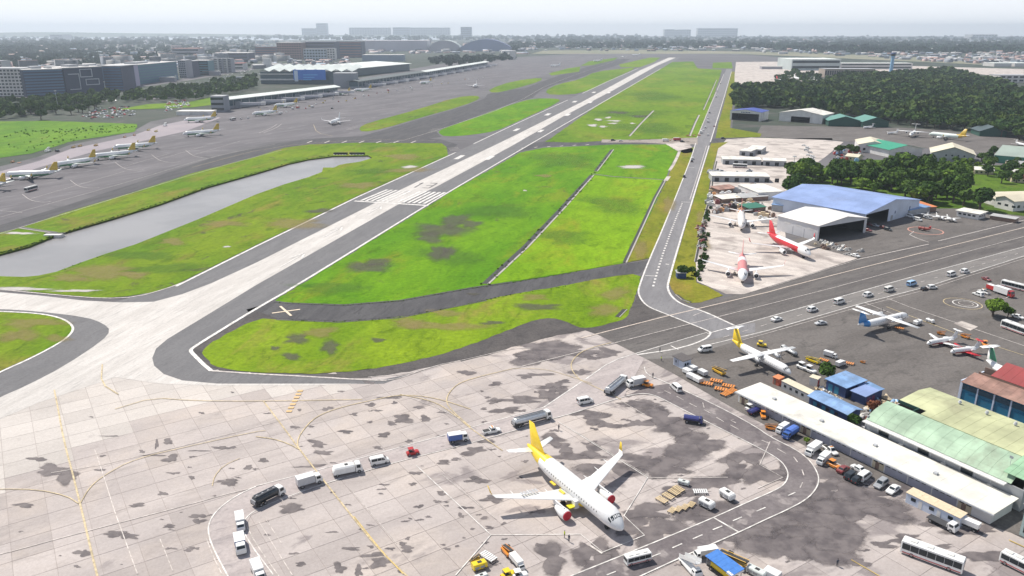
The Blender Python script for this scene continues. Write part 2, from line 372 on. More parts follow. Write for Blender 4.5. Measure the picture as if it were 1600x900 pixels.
for c in cells[300:]: slab_geo(mb, Vector((c.x, c.y, 0)), rr.uniform(0, .006), slab_pale if inside(c, PALE) else None)
o = mb.build('concrete_slabs', apron, kind='stuff'); o.location.z = .06
# damp, oil dark and repaired patches traced on the apron
stain = bpy.data.materials.new('damp_stain'); nt, b, o = nodes(stain)
cw = coords(nt, True); col = mixc(nt, ramp(nt, noise(nt, cw, .25, 4, .6), .35, .65), (.115, .10, .105), (.20, .175, .175))
nt.links.new(col, b.inputs['Base Color']); b.inputs['Roughness'].default_value = .75; b.inputs['Specular IOR Level'].default_value = .3
at = nt.nodes.new('ShaderNodeAttribute'); at.attribute_name = 'edge'
al = ramp(nt, math_(nt, 'ADD', math_(nt, 'MULTIPLY', at.outputs['Fac'], .85), math_(nt, 'ADD', math_(nt, 'MULTIPLY', noise(nt, coords(nt, True, AP, (.45, 1, 1)), .22, 6, .75), 1.0), math_(nt, 'MULTIPLY', noise(nt, cw, 1.2, 4, .7), .3))), .80, 1.18, 0, .82)
nt.links.new(al, b.inputs['Alpha'])
zs = [.122]
SV, SF, SE = [], [], []
def blotch(px, py, rx, ry, seed=0, tilt=0.0, wob=.22, a=None):
    """irregular patch centred on a point of the apron, radii in photo pixels"""
    c = G(px, py); ex = (G(px + rx, py) - c); ey = (G(px, py - ry) - c); r = random.Random(seed * 77 + int(px)); n = 44
    ph = [r.uniform(0, 6.3) for _ in range(6)]; am = [r.uniform(.3, 1) * wob / (k + 1) ** .75 for k in range(6)]
    base = len(SV); SV.append((c.x, c.y, zs[0])); SE.append(1.)
    for ring, e in ((.55, 1.), (1., .35), (1.3, 0.)):
        for i in range(n):
            t = 2 * PI * i / n; k = 1 + sum(am[q] * math.sin((q + 2) * t + ph[q]) for q in range(6))
            p = c + (ex * math.cos(t + tilt) + ey * math.sin(t)) * (k * ring); SV.append((p.x, p.y, zs[0])); SE.append(e)
    for i in range(n): SF.append((base, base + 1 + i, base + 1 + (i + 1) % n))
    for q in range(2):
        for i in range(n): SF.append((base + 1 + q * n + i, base + 1 + (q + 1) * n + i, base + 1 + (q + 1) * n + (i + 1) % n, base + 1 + q * n + (i + 1) % n))
    zs[0] += .0001
BL = [(1072, 702, 30, 20), (1030, 730, 38, 11), (1095, 690, 30, 10), (955, 733, 36, 10), (880, 700, 14, 6), (900, 714, 32, 5), (925, 706, 14, 7), (862, 688, 18, 7), (1000, 720, 26, 8), (1160, 716, 22, 9), (1190, 742, 34, 13), (1150, 735, 18, 9), (1110, 755, 34, 10), (1060, 770, 22, 8), (1090, 800, 30, 14), (1010, 800, 30, 10), (1030, 830, 36, 14), (985, 822, 26, 9), (1050, 860, 40, 14), (960, 880, 22, 14), (862, 872, 20, 16), (920, 862, 22, 14), (935, 880, 20, 9), (842, 852, 6, 3), (1150, 800, 40, 18), (1120, 840, 30, 12), (1180, 830, 40, 16), (1240, 812, 50, 24), (1300, 812, 60, 26), (1350, 795, 54, 18), (1250, 855, 46, 22), (1290, 842, 44, 16), (1215, 855, 36, 20), (1360, 775, 44, 9), (1310, 745, 30, 14), (1288, 765, 24, 12), (1330, 768, 26, 10), (1210, 690, 26, 7), (1235, 730, 18, 8), (1244, 760, 22, 12), (1390, 800, 26, 10),
 (630, 655, 20, 8), (612, 662, 10, 4), (665, 655, 12, 5), (512, 639, 9, 4), (460, 668, 9, 3), (468, 641, 5, 2), (486, 667, 6, 2), (577, 598, 10, 3), (605, 622, 16, 3), (617, 630, 6, 3), (655, 637, 12, 3), (770, 628, 12, 4), (775, 600, 12, 4), (790, 642, 18, 4), (730, 583, 14, 6), (775, 626, 9, 5), (580, 633, 10, 4), (590, 642, 9, 2), (533, 612, 6, 2), (620, 620, 10, 3), (578, 660, 7, 2),
 (830, 560, 30, 8), (855, 547, 44, 10), (890, 552, 30, 6), (822, 590, 8, 2.4), (838, 586, 20, 2.2), (862, 604, 22, 3), (880, 597, 12, 3), (905, 582, 12, 5), (862, 618, 16, 9), (880, 612, 12, 6), (815, 625, 30, 4), (925, 560, 12, 3), (950, 552, 16, 5), (1012, 637, 22, 8), (995, 632, 18, 5), (1035, 655, 28, 9), (1065, 667, 30, 9), (1000, 662, 14, 5), (930, 655, 18, 7), (910, 645, 24, 5), (1088, 640, 16, 3), (950, 665, 16, 4),
 (262, 690, 9, 6), (268, 717, 12, 8), (245, 694, 4, 9), (222, 706, 5, 3), (158, 735, 8, 3), (160, 713, 6, 2), (272, 740, 9, 3), (300, 747, 6, 4), (255, 772, 9, 4), (345, 700, 14, 4), (362, 700, 8, 3), (388, 731, 8, 5), (360, 755, 14, 7), (355, 752, 16, 4), (265, 823, 12, 4), (310, 807, 14, 5), (310, 815, 10, 6), (295, 860, 10, 3), (80, 735, 30, 10), (105, 745, 22, 14), (60, 718, 14, 5), (200, 838, 20, 6), (180, 835, 22, 7), (215, 790, 16, 4), (172, 682, 14, 1.4), (240, 712, 26, 1.6), (310, 705, 18, 1.6), (38, 790, 20, 4), (130, 865, 14, 8),
 (497, 694, 17, 6), (505, 708, 15, 5), (412, 720, 10, 4), (480, 730, 24, 2), (498, 728, 14, 4), (470, 764, 12, 4), (455, 795, 24, 9), (520, 832, 10, 2), (548, 858, 16, 4), (580, 855, 6, 3), (594, 880, 22, 10), (585, 868, 26, 4), (610, 858, 8, 3), (636, 858, 14, 7), (629, 850, 8, 3), (637, 842, 5, 3), (530, 888, 12, 10), (560, 893, 8, 10), (470, 882, 10, 5), (650, 740, 11, 4), (645, 757, 8, 3), (601, 758, 10, 2), (597, 765, 8, 2), (595, 772, 5, 1.5), (655, 792, 8, 4), (656, 813, 7, 2.4), (697, 785, 5, 2), (698, 791, 4, 2), (690, 772, 9, 4), (728, 794, 14, 3), (720, 806, 6, 4), (748, 805, 5, 2), (738, 827, 5, 2), (757, 810, 9, 3), (765, 825, 8, 3), (725, 841, 4, 1.5), (714, 854, 5, 2), (693, 852, 4, 2), (770, 782, 18, 6), (768, 777, 10, 4), (745, 750, 14, 6), (748, 752, 18, 5), (740, 705, 22, 8), (693, 723, 14, 4), (712, 718, 9, 3), (760, 690, 14, 6), (590, 700, 10, 3), (520, 770, 5, 2), (540, 675, 12, 4), (600, 680, 14, 4), (788, 843, 5, 2), (765, 880, 14, 9), (1415, 842, 20, 5), (1460, 855, 24, 3), (1520, 830, 30, 6), (1540, 870, 34, 8), (1340, 880, 18, 4), (1380, 852, 16, 4), (1490, 815, 40, 6), (1425, 770, 26, 8), (1400, 760, 30, 6)]
for i, (px, py, rx, ry) in enumerate(BL):
    if px < 790: blotch(px, py, rx * .82, ry * .72, i, wob=.4)
    elif rx > 13: blotch(px, py, rx * 1.2, ry * 1.2, i, wob=.45)
    else: blotch(px, py, rx, ry, i, wob=.35)
rr = random.Random(12)
for i in range(150):      # small oil drips and smears, denser near the stands
    px, py = rr.gauss(760, 330), rr.uniform(610, 897)
    if inside(G(px, py), APRW): k = rr.uniform(.6, 2.2); blotch(px, py, 3.2 * k, .9 * k, i + 300, wob=.5)
me = bpy.data.meshes.new('damp_patches'); me.from_pydata(SV, [], SF); me.materials.append(stain)
me.attributes.new('edge', 'FLOAT', 'POINT').data.foreach_set('value', SE)
link('damp_patches', me, kind='structure')
zm = .20
# asphalt of the loop road across the apron
road_dark = ground_mat('apron_road_asphalt', (.155, .135, .14), (.20, .178, .18), (.115, .10, .108), sc=.05, fine=.2, spots=(.2, .6, .68, (.38, .34, .33), .55))
loop_out = [(1007, 899), (1075, 867), (1150, 835), (1200, 811), (1225, 800), (1260, 782), (1276, 764), (1280, 749), (1275, 735), (1264, 719), (1243, 703), (1202, 683), (1180, 667), (1125, 637), (1080, 616), (1045, 600)]
loop_in = [(895, 900), (1007, 855), (1115, 810), (1165, 787), (1207, 769), (1225, 759), (1232, 745), (1229, 733), (1220, 721), (1198, 707), (1135, 675), (1075, 645), (1045, 628), (1025, 619), (1005, 617), (975, 620)]
sheet('service_road', loop_out + [(1005, 606), (990, 614)] + loop_in[::-1] + [(870, 912), (980, 912)], zm - .04, road_dark)
sheet('service_road', [(400, 762), (512, 727), (687, 683), (850, 637), (955, 566), (990, 552), (1007, 560), (975, 620), (867, 654), (800, 675), (620, 722), (512, 755), (430, 788), (392, 806), (385, 822), (394, 850), (436, 908), (357, 908), (335, 862), (325, 835), (327, 815), (342, 795), (370, 775)], zm - .05, ground_mat('apron_lane_surface', (.45, .40, .39), (.38, .335, .33), (.30, .27, .27), sc=.04, rot=AP, stretch=3, fine=.15))

# grass areas, a hand's breadth above the pavement
zg = .14
VG = dict(jit=0)
sheet('grass_field', [(-120, 400), (0, 364), (32, 356), (100, 333), (200, 303), (300, 271), (400, 245), (445, 231), (482, 226), (560, 223), (690, 224), (698, 230), (700, 243), (557, 307), (400, 383), (275, 445), (240, 457), (200, 463), (160, 466), (100, 461), (0, 451), (-200, 444)], zg, grass_mix, holes=[POND], skirt=1.2)
sheet('grass_field', [(820, 237), (850, 231), (900, 229), (960, 226), (1046, 226), (1060, 228), (1058, 240), (1046, 262), (1041, 280), (1010, 350), (976, 411), (900, 425), (800, 441), (737, 450), (625, 470), (537, 476), (450, 474), (428, 471), (457, 453), (668, 323), (701, 302), (812, 239)], zg + .02, grass_v, jit=.5)
sheet('grass_field', [(926, 274), (958, 279), (1032, 281), (1036, 283), (1005, 345), (974, 409), (900, 424), (765, 445), (757, 444), (820, 387), (878, 326)], zg + .06, grass_lime, jit=.6, seed=4)
sheet('grass_verge', [(1060, 236), (1086, 230), (1079, 250), (1037, 355), (1015, 404), (978, 411), (1008, 352), (1041, 284)], zg + .06, grass_dry, jit=.3)
sheet('grass_field', [(400, 498), (440, 500), (530, 504), (625, 497), (725, 477), (800, 460), (875, 448), (950, 433), (1002, 427), (997, 450), (986, 480), (977, 499), (960, 504), (930, 512), (908, 513), (900, 510), (882, 502), (862, 497), (837, 500), (812, 509), (795, 516), (740, 538), (690, 554), (650, 564), (600, 574), (550, 581), (490, 585), (400, 583), (345, 577), (326, 566), (314, 548), (340, 530)], zg + .02, grass_isl, jit=.35, sm=1)
sheet('bare_soil', [(300, 547), (400, 487), (440, 500), (420, 530), (380, 545), (385, 580), (345, 580), (322, 570)], zg - .01, soil, jit=.4)
sheet('bare_soil', [(540, 583), (600, 573), (650, 563), (740, 537), (795, 513), (812, 507), (837, 498), (862, 495), (884, 500), (905, 510), (930, 510), (960, 503), (978, 497), (988, 478), (1000, 450), (1002, 470), (1015, 483), (1035, 492), (990, 510), (930, 522), (915, 517), (870, 524), (800, 543), (760, 556), (700, 568), (640, 581), (566, 592), (480, 588)], zg - .005, soil, jit=.4)
sheet('grass_verge', [(1045, 441), (1049, 452), (1060, 466), (1075, 474), (1095, 473), (1130, 462), (1105, 448), (1088, 442), (1087, 410), (1100, 342), (1107, 300), (1110, 277), (1122, 232), (1138, 222), (1111, 224), (1095, 275), (1070, 360)], zg + .02, grass_dry, jit=.2)
sheet('grass_field', [(852, 222), (940, 161), (1034, 107), (1050, 97), (1083, 96), (1090, 107), (1128, 109), (1112, 160), (1089, 216), (960, 219), (900, 223)], zg + .02, grass_far, jit=.8)
sheet('grass_verge', [(1143, 112), (1148, 112), (1147, 150), (1143, 175), (1141, 200), (1190, 209), (1188, 214), (1118, 216), (1122, 195), (1132, 160)], zg, grass_dry)
sheet('grass_field', [(1114, 98), (1143, 97), (1145, 107), (1113, 107)], zg, grass_far)
sheet('grass_field', [(684, 207), (690, 202), (725, 190), (800, 163), (832, 154), (872, 154), (876, 159), (800, 194), (775, 205), (737, 211), (695, 214)], zg, grass_v, sm=1)
sheet('grass_field', [(560, 200), (575, 192), (650, 172), (712, 152), (745, 149), (751, 154), (725, 165), (650, 186), (600, 201), (566, 207)], zg, grass_mix, sm=1)
sheet('grass_field', [(850, 143), (870, 132), (907, 124), (930, 112), (975, 107), (997, 105), (950, 127), (912, 146), (862, 149)], zg, grass_far, sm=1)
sheet('grass_field', [(762, 140), (800, 127), (847, 121), (845, 127), (800, 140), (770, 146)], zg, grass_far, sm=1)
sheet('grass_field', [(857, 115), (887, 107), (907, 104), (905, 112), (862, 118)], zg, grass_far)
sheet('grass_field', [(967, 101), (1015, 90), (1032, 90), (1022, 97), (1000, 105), (970, 105)], zg, grass_far)
sheet('grass_field', [(920, 96), (965, 90), (960, 94), (925, 102), (907, 103)], zg, grass_far)
sheet('grass_field', [(-160, 520), (-60, 486), (0, 488), (60, 491), (95, 498), (110, 507), (114, 517), (100, 532), (50, 558), (0, 580), (-120, 640)], zr + .06, grass_mix, sm=1)
# asphalt shoulders round the left oval
sheet('taxiway_shoulder', [(-200, 480), (0, 483), (60, 487), (135, 496), (162, 506), (173, 517), (160, 533), (100, 573), (40, 604), (0, 621), (-200, 720)], zr + .04, asph_run, sm=1)
# crossing dark taxiway through the grass
sheet('disused_taxiway', [(385, 484), (428, 472), (450, 475), (537, 478), (625, 471), (737, 451), (800, 442), (900, 426), (975, 413), (1018, 406), (1000, 427), (950, 433), (875, 448), (800, 460), (725, 476), (625, 495), (530, 502), (432, 498), (395, 496)], zg - .03, asph_dark)
# parallel road on the right of the field
TWL = [(1135, 108), (1112, 160), (1087, 224), (1079, 250), (1037, 355), (1012, 412), (999, 447), (997, 457), (1001, 468), (1012, 480), (1040, 491), (1105, 517), (1112, 522), (1101, 532)]
TWR = [(1144, 108), (1132, 150), (1108, 228), (1072, 345), (1044, 440), (1043, 452), (1049, 464), (1064, 476), (1100, 487), (1147, 509), (1180, 505)]
sheet('parallel_taxiway', TWL + [(1180, 520)] + TWR[::-1], zg + .03, asph_road)
# cross taxiway and ramp on the right
sheet('cross_taxiway', [(917, 515), (985, 480), (1050, 470), (1130, 466), (1200, 444), (1300, 415), (1342, 404), (1466, 374), (1600, 341), (1800, 300), (1900, 330), (1600, 402), (1445, 450), (1340, 478), (1200, 518), (1101, 548), (1000, 556), (992, 552)], .112, asph_cross)
sheet('ramp', [(992, 552), (1101, 547), (1200, 518), (1340, 477), (1445, 449), (1600, 401), (1900, 330), (2100, 620), (1760, 900), (1600, 840), (1480, 800), (1330, 735), (1150, 641), (1050, 583)], .118, asph_ramp)
sheet('hangar_apron', [(1220, 380), (1340, 404), (1466, 374), (1600, 341), (1600, 300), (1500, 320), (1420, 330), (1380, 330), (1330, 350)], .12, asph_ramp)
sheet('road_strip', [(995, 552), (1105, 521), (1200, 496), (1375, 447), (1600, 386), (1800, 330), (1850, 340), (1600, 401), (1445, 450), (1340, 477), (1200, 518), (1130, 540), (1060, 560), (1010, 562)], .14, ground_mat('road_strip_asphalt', (.18, .17, .165), (.22, .205, .195), (.15, .14, .138), sc=.04, rot=R_(31), stretch=5, fine=.15))
sheet('concrete_yard', [(1122, 232), (1135, 218), (1175, 215), (1290, 219), (1318, 222), (1290, 245), (1262, 265), (1242, 292), (1225, 310), (1225, 345), (1228, 375), (1340, 404), (1260, 430), (1162, 460), (1135, 460), (1089, 440), (1087, 410), (1100, 342), (1108, 300), (1112, 280)], .13, conc_white)
sheet('concrete_yard', [(1150, 97), (1250, 96), (1320, 100), (1420, 103), (1600, 108), (1600, 122), (1480, 112), (1300, 112), (1240, 120), (1280, 126), (1290, 134), (1200, 140), (1146, 136)], .13, conc_white)
sheet('grass_field', [(-120, 196), (0, 190), (75, 189), (215, 194), (211, 206), (112, 221), (50, 240), (0, 247), (-120, 268)], .2, grass_mat('meadow', (.085, .20, .02), (.14, .27, .02), (.16, .24, .04), .7), jit=1.2)
sheet('grass_field', [(294, 160), (330, 152), (332, 164), (300, 168), (250, 170), (180, 172), (230, 163)], .3, grass_far)
sheet('grass_field', [(1300, 250), (1400, 250), (1530, 258), (1720, 262), (1720, 330), (1600, 338), (1500, 326), (1440, 326), (1400, 314), (1330, 294), (1268, 289), (1235, 307), (1226, 292), (1245, 272), (1290, 262)], .16, grass_mat('thicket_floor', (.06, .12, .015), (.10, .18, .02), (.13, .16, .04), .6))
sheet('farm_field', [(830, 84), (1150, 84), (1250, 88), (1600, 104), (1600, 96), (1250, 82), (1000, 78), (850, 79)], .08, ground_mat('distant_field', (.19, .20, .13), (.27, .25, .18), sc=.003))
sheet('yard', [(1180, 214), (1190, 196), (1420, 200), (1600, 215), (1700, 225), (1700, 245), (1540, 240), (1300, 219)], .10, asph_ramp)
# soil and pale spots on the grass
GS, GF, GE = [], [], []
def gspot(name, L, mat, z):
    global SV, SF, SE; SV, SF, SE = [], [], []; z0 = zs[0]; zs[0] = z
    for i, t in enumerate(L): blotch(*t, seed=i + 50, wob=.3)
    me = bpy.data.meshes.new(name); me.from_pydata(SV, [], SF); me.materials.append(mat); me.attributes.new('edge', 'FLOAT', 'POINT').data.foreach_set('value', SE)
    link(name, me, kind='structure'); zs[0] = z0
def soft(name, a, b_, amt=.85, rough=.95):
    m = bpy.data.materials.new(name); nt, b, o = nodes(m); cw = coords(nt, True)
    nt.links.new(mixc(nt, ramp(nt, noise(nt, cw, .4, 5, .7), .3, .7), a, b_), b.inputs['Base Color']); b.inputs['Roughness'].default_value = rough
    at = nt.nodes.new('ShaderNodeAttribute'); at.attribute_name = 'edge'
    nt.links.new(ramp(nt, math_(nt, 'ADD', at.outputs['Fac'], math_(nt, 'MULTIPLY', noise(nt, cw, .16, 6, .8), 1.5)), .70, 1.75, 0, amt), b.inputs['Alpha']); return m
gspot('soil_patches', [(690, 360, 34, 12), (672, 372, 22, 7), (575, 418, 30, 9), (590, 410, 18, 6), (710, 345, 22, 9), (735, 350, 16, 6), (685, 395, 16, 10), (465, 530, 20, 7), (515, 543, 16, 9), (455, 558, 16, 5), (430, 545, 9, 3), (840, 480, 30, 6), (740, 460, 9, 2), (700, 395, 12, 8), (500, 330, 22, 3), (590, 532, 12, 3), (965, 176, 14, 2), (1000, 182, 12, 2), (770, 505, 18, 3)], soft('soil_blend', (.07, .068, .05), (.12, .11, .08), .6), .215)
gspot('pale_patches', [(988, 261, 22, 2.2), (640, 261, 14, 1.6), (820, 298, 3, 1), (958, 193, 7, 1), (935, 187, 7, 1.4), (950, 184, 5, 1.2), (960, 189, 9, 1.2), (926, 196, 9, 1.5), (942, 198, 7, 1.2), (30, 452, 40, 3), (120, 455, 30, 2), (30, 365, 20, 2), (988, 193, 4, 1), (355, 386, 6, 1.2)], soft('pale_sand', (.55, .52, .50), (.45, .42, .40), .9), .220)
gspot('dry_grass_patches', [(160, 425, 60, 9), (110, 435, 30, 6), (210, 430, 26, 5), (350, 350, 30, 5), (270, 378, 20, 5), (50, 505, 40, 8), (30, 525, 30, 10), (90, 530, 22, 5), (690, 510, 60, 7), (640, 505, 30, 6), (700, 490, 26, 5), (945, 485, 30, 7), (640, 266, 30, 4), (560, 290, 30, 5), (630, 245, 30, 4), (460, 350, 50, 7), (500, 520, 30, 6), (850, 275, 14, 2), (835, 465, 24, 4), (960, 460, 24, 8), (1100, 380, 10, 10), (1095, 340, 8, 8), (1000, 390, 10, 16), (1045, 320, 8, 14)], soft('dry_grass_blend', (.24, .20, .05), (.32, .24, .10), .5), .217)
gspot('lush_patches', [(580, 268, 26, 5), (260, 420, 50, 8), (220, 400, 50, 8), (880, 250, 60, 10), (780, 330, 50, 12), (1020, 150, 40, 7), (980, 178, 50, 7), (1010, 200, 60, 8), (700, 400, 50, 14), (520, 450, 60, 8), (960, 320, 50, 12), (880, 370, 40, 12)], soft('lush_grass_blend', (.05, .15, .004), (.08, .19, .006), .35), .212)

# drains: dark channel with a pale concrete lip
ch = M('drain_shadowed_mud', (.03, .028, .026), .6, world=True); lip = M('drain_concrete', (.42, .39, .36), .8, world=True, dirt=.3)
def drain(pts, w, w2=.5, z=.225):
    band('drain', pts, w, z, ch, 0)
    P = polyw(pts); mb = MB()
    for a, c in zip(P, P[1:]):
        d = (c - a).normalized(); n = Vector((d.y, -d.x, 0)); q = [a + n * (w / 2), c + n * (w / 2), c + n * (w / 2 + w2), a + n * (w / 2 + w2)]
        mb.prism(q, .1, z + .12, lip)
    mb.build('drain_lip', kind='structure')
drain([(757, 444), (820, 386), (878, 325), (924, 274)], 2.6, .9)
drain([(930, 268), (956, 234)], 2.4, .8)
drain([(926, 272), (958, 276), (1036, 281)], 1.8, .5)
drain([(975, 411), (1005, 347), (1022, 310), (1038, 281)], 1.4, .7)
drain([(982, 213), (1000, 193), (1020, 173)], 1.0, 1.6)
drain([(1076, 213), (1085, 192), (1091, 180)], 1.0, 1.6)
drain([(1098, 172), (1108, 150), (1119, 125)], 1.0, 1.2)
drain([(33, 356), (60, 360), (88, 364)], 2.6, .6)
drain([(428, 471), (450, 474), (537, 477), (625, 470), (737, 450), (800, 441)], .9, .05)
drain([(432, 500), (530, 504), (625, 497), (725, 477), (760, 470)], .9, .05)
drain([(964, 496), (976, 484)], 1.6, .3)
drain([(1058, 461), (1068, 469), (1080, 473)], 1.0, .3)
drain([(1120, 252), (1114, 277), (1112, 300), (1100, 342), (1087, 410)], .9, .3)
band('concrete_walk', [(1062, 236), (1058, 246), (1052, 258), (1046, 267)], 2.4, .26, conc_white, 0)
band('concrete_walk', [(1040, 283), (1045, 276)], 3, .26, conc_white, 0)

# ---------------------------------------------------------------- painted markings
pw = M('white_road_paint', (.72, .69, .66), .6, world=True, var=.35, sc=.7, dirt=.5); py_ = M('yellow_road_paint', (.62, .44, .12), .6, world=True, var=.35, sc=.8)
pwf = M('worn_white_paint', (.58, .53, .50), .7, world=True, var=.4, sc=.9); pyf = M('worn_yellow_paint', (.56, .45, .27), .7, world=True, var=.4, sc=.9)
zp = [.205]
def line(pts, w, mat=pw, sm=2, name='painted_line', z=None):
    zp[0] += .0004; return band(name, pts, w, z or zp[0], mat, sm)
# runway edges
line([(275, 448), (400, 385.5), (557, 309), (712, 238.5)], 1.3, sm=0); line([(740, 225), (800, 196.5), (887, 156.5)], 1.2, sm=0); line([(910, 146), (950, 127), (997, 107)], 1.4, sm=0)
line([(330, 580), (318, 570), (303, 555), (297, 548), (303, 543), (330, 526), (400, 483), (455, 452), (667, 321), (700, 301), (837, 220.5), (940, 161), (1032, 107.5)], 1.3, sm=1)
line([(330, 580), (400, 585), (480, 589), (565, 594), (604, 595)], .8, pwf, 1)
line([(0, 453), (100, 462.5), (162, 467), (212, 465), (262, 451), (290, 440)], .7, pwf, 1)
line([(-120, 484), (0, 487), (60, 490), (95, 497), (112, 507), (115.5, 517), (100, 533), (50, 560), (0, 582), (-100, 630)], .8)
a0, a1 = G(556, 315.5), G(667, 321); b0, b1 = G(602, 296.5), G(703, 301.5)
line([(554, 314.5), (669, 321.5)], 2.6, sm=0)
for k in range(12):
    t = .035 + k * .074 + (.075 if k > 5 else 0)
    p = a0.lerp(a1, t); q = b0.lerp(b1, t); p = p.lerp(q, .09); band('threshold_bar', [p, q], 2.0, .245, pw, 0)
# designator 13
dkm = M('designator_outline_paint', (.16, .15, .15), .7, world=True, var=.3)
dc = G(664, 290); rx_, ry_ = Vector((math.cos(RW - PI / 2), math.sin(RW - PI / 2), 0)), Vector((math.cos(RW), math.sin(RW), 0))
def strip(a, c, w, mat=dkm): band('designator', [dc + rx_ * a[0] + ry_ * a[1], dc + rx_ * c[0] + ry_ * c[1]], w, .25, mat, 0)
strip((-4.5, -9), (-4.5, 9), 1.1); strip((-6.2, 6), (-4.2, 9), .9)
for y in (-9, 0, 9): strip((1, y), (6, y), 1.2)
strip((6, -9), (6, 9), 1.1)
for (x, y) in ((457, 407), (520, 363), (584, 329)):       # approach arrows
    c = G(x, y); f = ry_; r = rx_
    for s in (-1, 1): band('painted_arrow', [c + f * 12, c + f * 3 + r * (3.2 * s)], 1.0, .245, pw, 0)
    band('painted_arrow', [c - f * 12, c + f * 8], .7, .246, pw, 0)
for (x, y) in ((718, 246), (765, 247), (807, 203), (845, 205), (856, 179), (887, 179.5), (898, 159), (922, 160), (928, 144.5), (951, 145), (660, 0)):
    if y: c = G(x, y); L = 11 if y > 200 else 13; band('touchdown_marker', [c - ry_ * L, c + ry_ * L], 4.2 if y > 200 else 5.5, .245, pw, 0)
# closed taxiway cross
for d in ((-22, 3, 22, -3), (-9, -8, 8, 7)):
    line([(447 + d[0], 487 + d[1]), (447 + d[2], 487 + d[3])], .9, M('cream_paint', (.72, .60, .45), .7, world=True), 0)
# parallel taxiway
line([(1087, 224), (1079, 250), (1037, 355), (1012, 412), (999, 447), (997, 457), (1001, 468), (1012, 480), (1040, 491), (1070, 503), (1105, 517), (1112, 521), (1101, 532), (1060, 546), (995, 555)], .7, sm=2)
line([(1131, 116), (1112, 160), (1089, 216)], .9, pwf, 0); line([(1143, 112), (1132, 150), (1110, 222)], .9, pw, 0)
line([(1108, 228), (1072, 345), (1044, 440), (1043, 452), (1049, 464), (1064, 476), (1100, 487), (1147, 509)], .9, sm=2)
pts = smooth_line(polyw([(1075, 315), (1052, 365), (1033, 410), (1020, 450)]), 1)
def dashes(pts, w, on, off, mat=pw, z=.25, sm=1):
    P = smooth_line(polyw(pts), sm) if sm else polyw(pts); mb = MB(); pos = 0; seg = 0; d0 = 0
    cum = [0]
    for a, c in zip(P, P[1:]): cum.append(cum[-1] + (c - a).length)
    def at(t):
        for i in range(len(P) - 1):
            if t <= cum[i + 1]: return P[i].lerp(P[i + 1], (t - cum[i]) / max(1e-6, cum[i + 1] - cum[i])), (P[i + 1] - P[i]).normalized()
        return P[-1], (P[-1] - P[-2]).normalized()
    t = 0
    while t < cum[-1]:
        a, d = at(t); c, _ = at(min(t + on, cum[-1])); n = Vector((-d.y, d.x, 0)) * w / 2
        mb.add([(a - n).to_tuple()[:2] + (z,), (c - n).to_tuple()[:2] + (z,), (c + n).to_tuple()[:2] + (z,), (a + n).to_tuple()[:2] + (z,)], [(0, 1, 2, 3)], mat); t += on + off
    mb.build('painted_dashes', kind='structure')
dashes([(1066, 318), (1052, 352), (1033, 405), (1020, 450)], .9, 2.2, 2.6)
line([(1078, 312), (1092, 268), (1104, 228)], .5, pwf, 0); line([(1064, 316), (1079, 316.5)], .7, pw, 0); line([(1076, 262), (1085, 262)], .7, pw, 0); line([(1008, 431), (1024, 432)], .5, pw, 0); line([(1040, 413), (1045, 414)], 1, pw, 0)
# cross taxiway lines
line([(907, 529), (1040, 495), (1200, 457), (1225, 450), (1350, 418), (1600, 356), (1700, 331)], .55, M('cream_line_paint', (.66, .56, .48), .6, world=True, var=.3), 0)
line([(800, 577), (907, 550), (1075, 507.5), (1200, 476), (1310, 448), (1472, 404), (1600, 370)], .35, pwf, 0)
line([(1342, 405.5), (1451, 382)], .6, pwf, 0); line([(1466, 377), (1600, 344.5)], .6, pwf, 0); line([(1200, 450), (1342, 405.5)], .3, pwf, 0)
line([(1105, 522), (1200, 496), (1375, 447), (1600, 386)], .42, pw, 0)
line([(850, 637), (917, 592), (955, 565), (997, 552), (1060, 533), (1105, 520)], .38, pw, 1)
line([(1101, 541), (1200, 517), (1340, 476.5), (1445, 449.5), (1600, 400.5)], .38, pw, 0); line([(1160, 532), (1200, 521), (1340, 481), (1445, 454), (1600, 404.5)], .25, pwf, 0)
dashes([(1130, 528), (1200, 507), (1290, 482), (1430, 444), (1600, 394)], .3, 3, 7, pwf, sm=0)
line([(1048, 541), (1060, 547)], .5, pw, 0); line([(1083, 494), (1100, 487)], .3, pwf, 0)
line([(1385, 466), (1420, 480), (1600, 541)], .35, pwf, 0); line([(1385, 480), (1500, 524), (1600, 556)], .35, pyf, 0); line([(1352, 474), (1400, 493)], .3, pwf, 0)
# helipad rings
def ring_line(px, py, r, w, mat, n=40, name='painted_ring'):
    c = G(px, py); P = [c + Vector((math.cos(2 * PI * i / n), math.sin(2 * PI * i / n), 0)) * r for i in range(n + 1)]; line(P, w, mat, 0, name)
ring_line(1504, 475, 6.8, .35, pyf); ring_line(1508, 475, 4.4, .45, pw); ring_line(1509, 475, 2.6, .25, pwf)
ring_line(1446, 361, 8.6, .7, M('salmon_paint', (.55, .28, .22), .7, world=True)); line([(1421, 367), (1433, 373), (1451, 379)], .5, pwf, 1); line([(1421, 367), (1428, 362)], .4, pwf, 0)
ring_line(1550, 461, 5.4, .3, pwf)
sheet('concrete_pad', [(1490, 506), (1503, 502), (1528, 511), (1516, 517)], .16, conc_white)
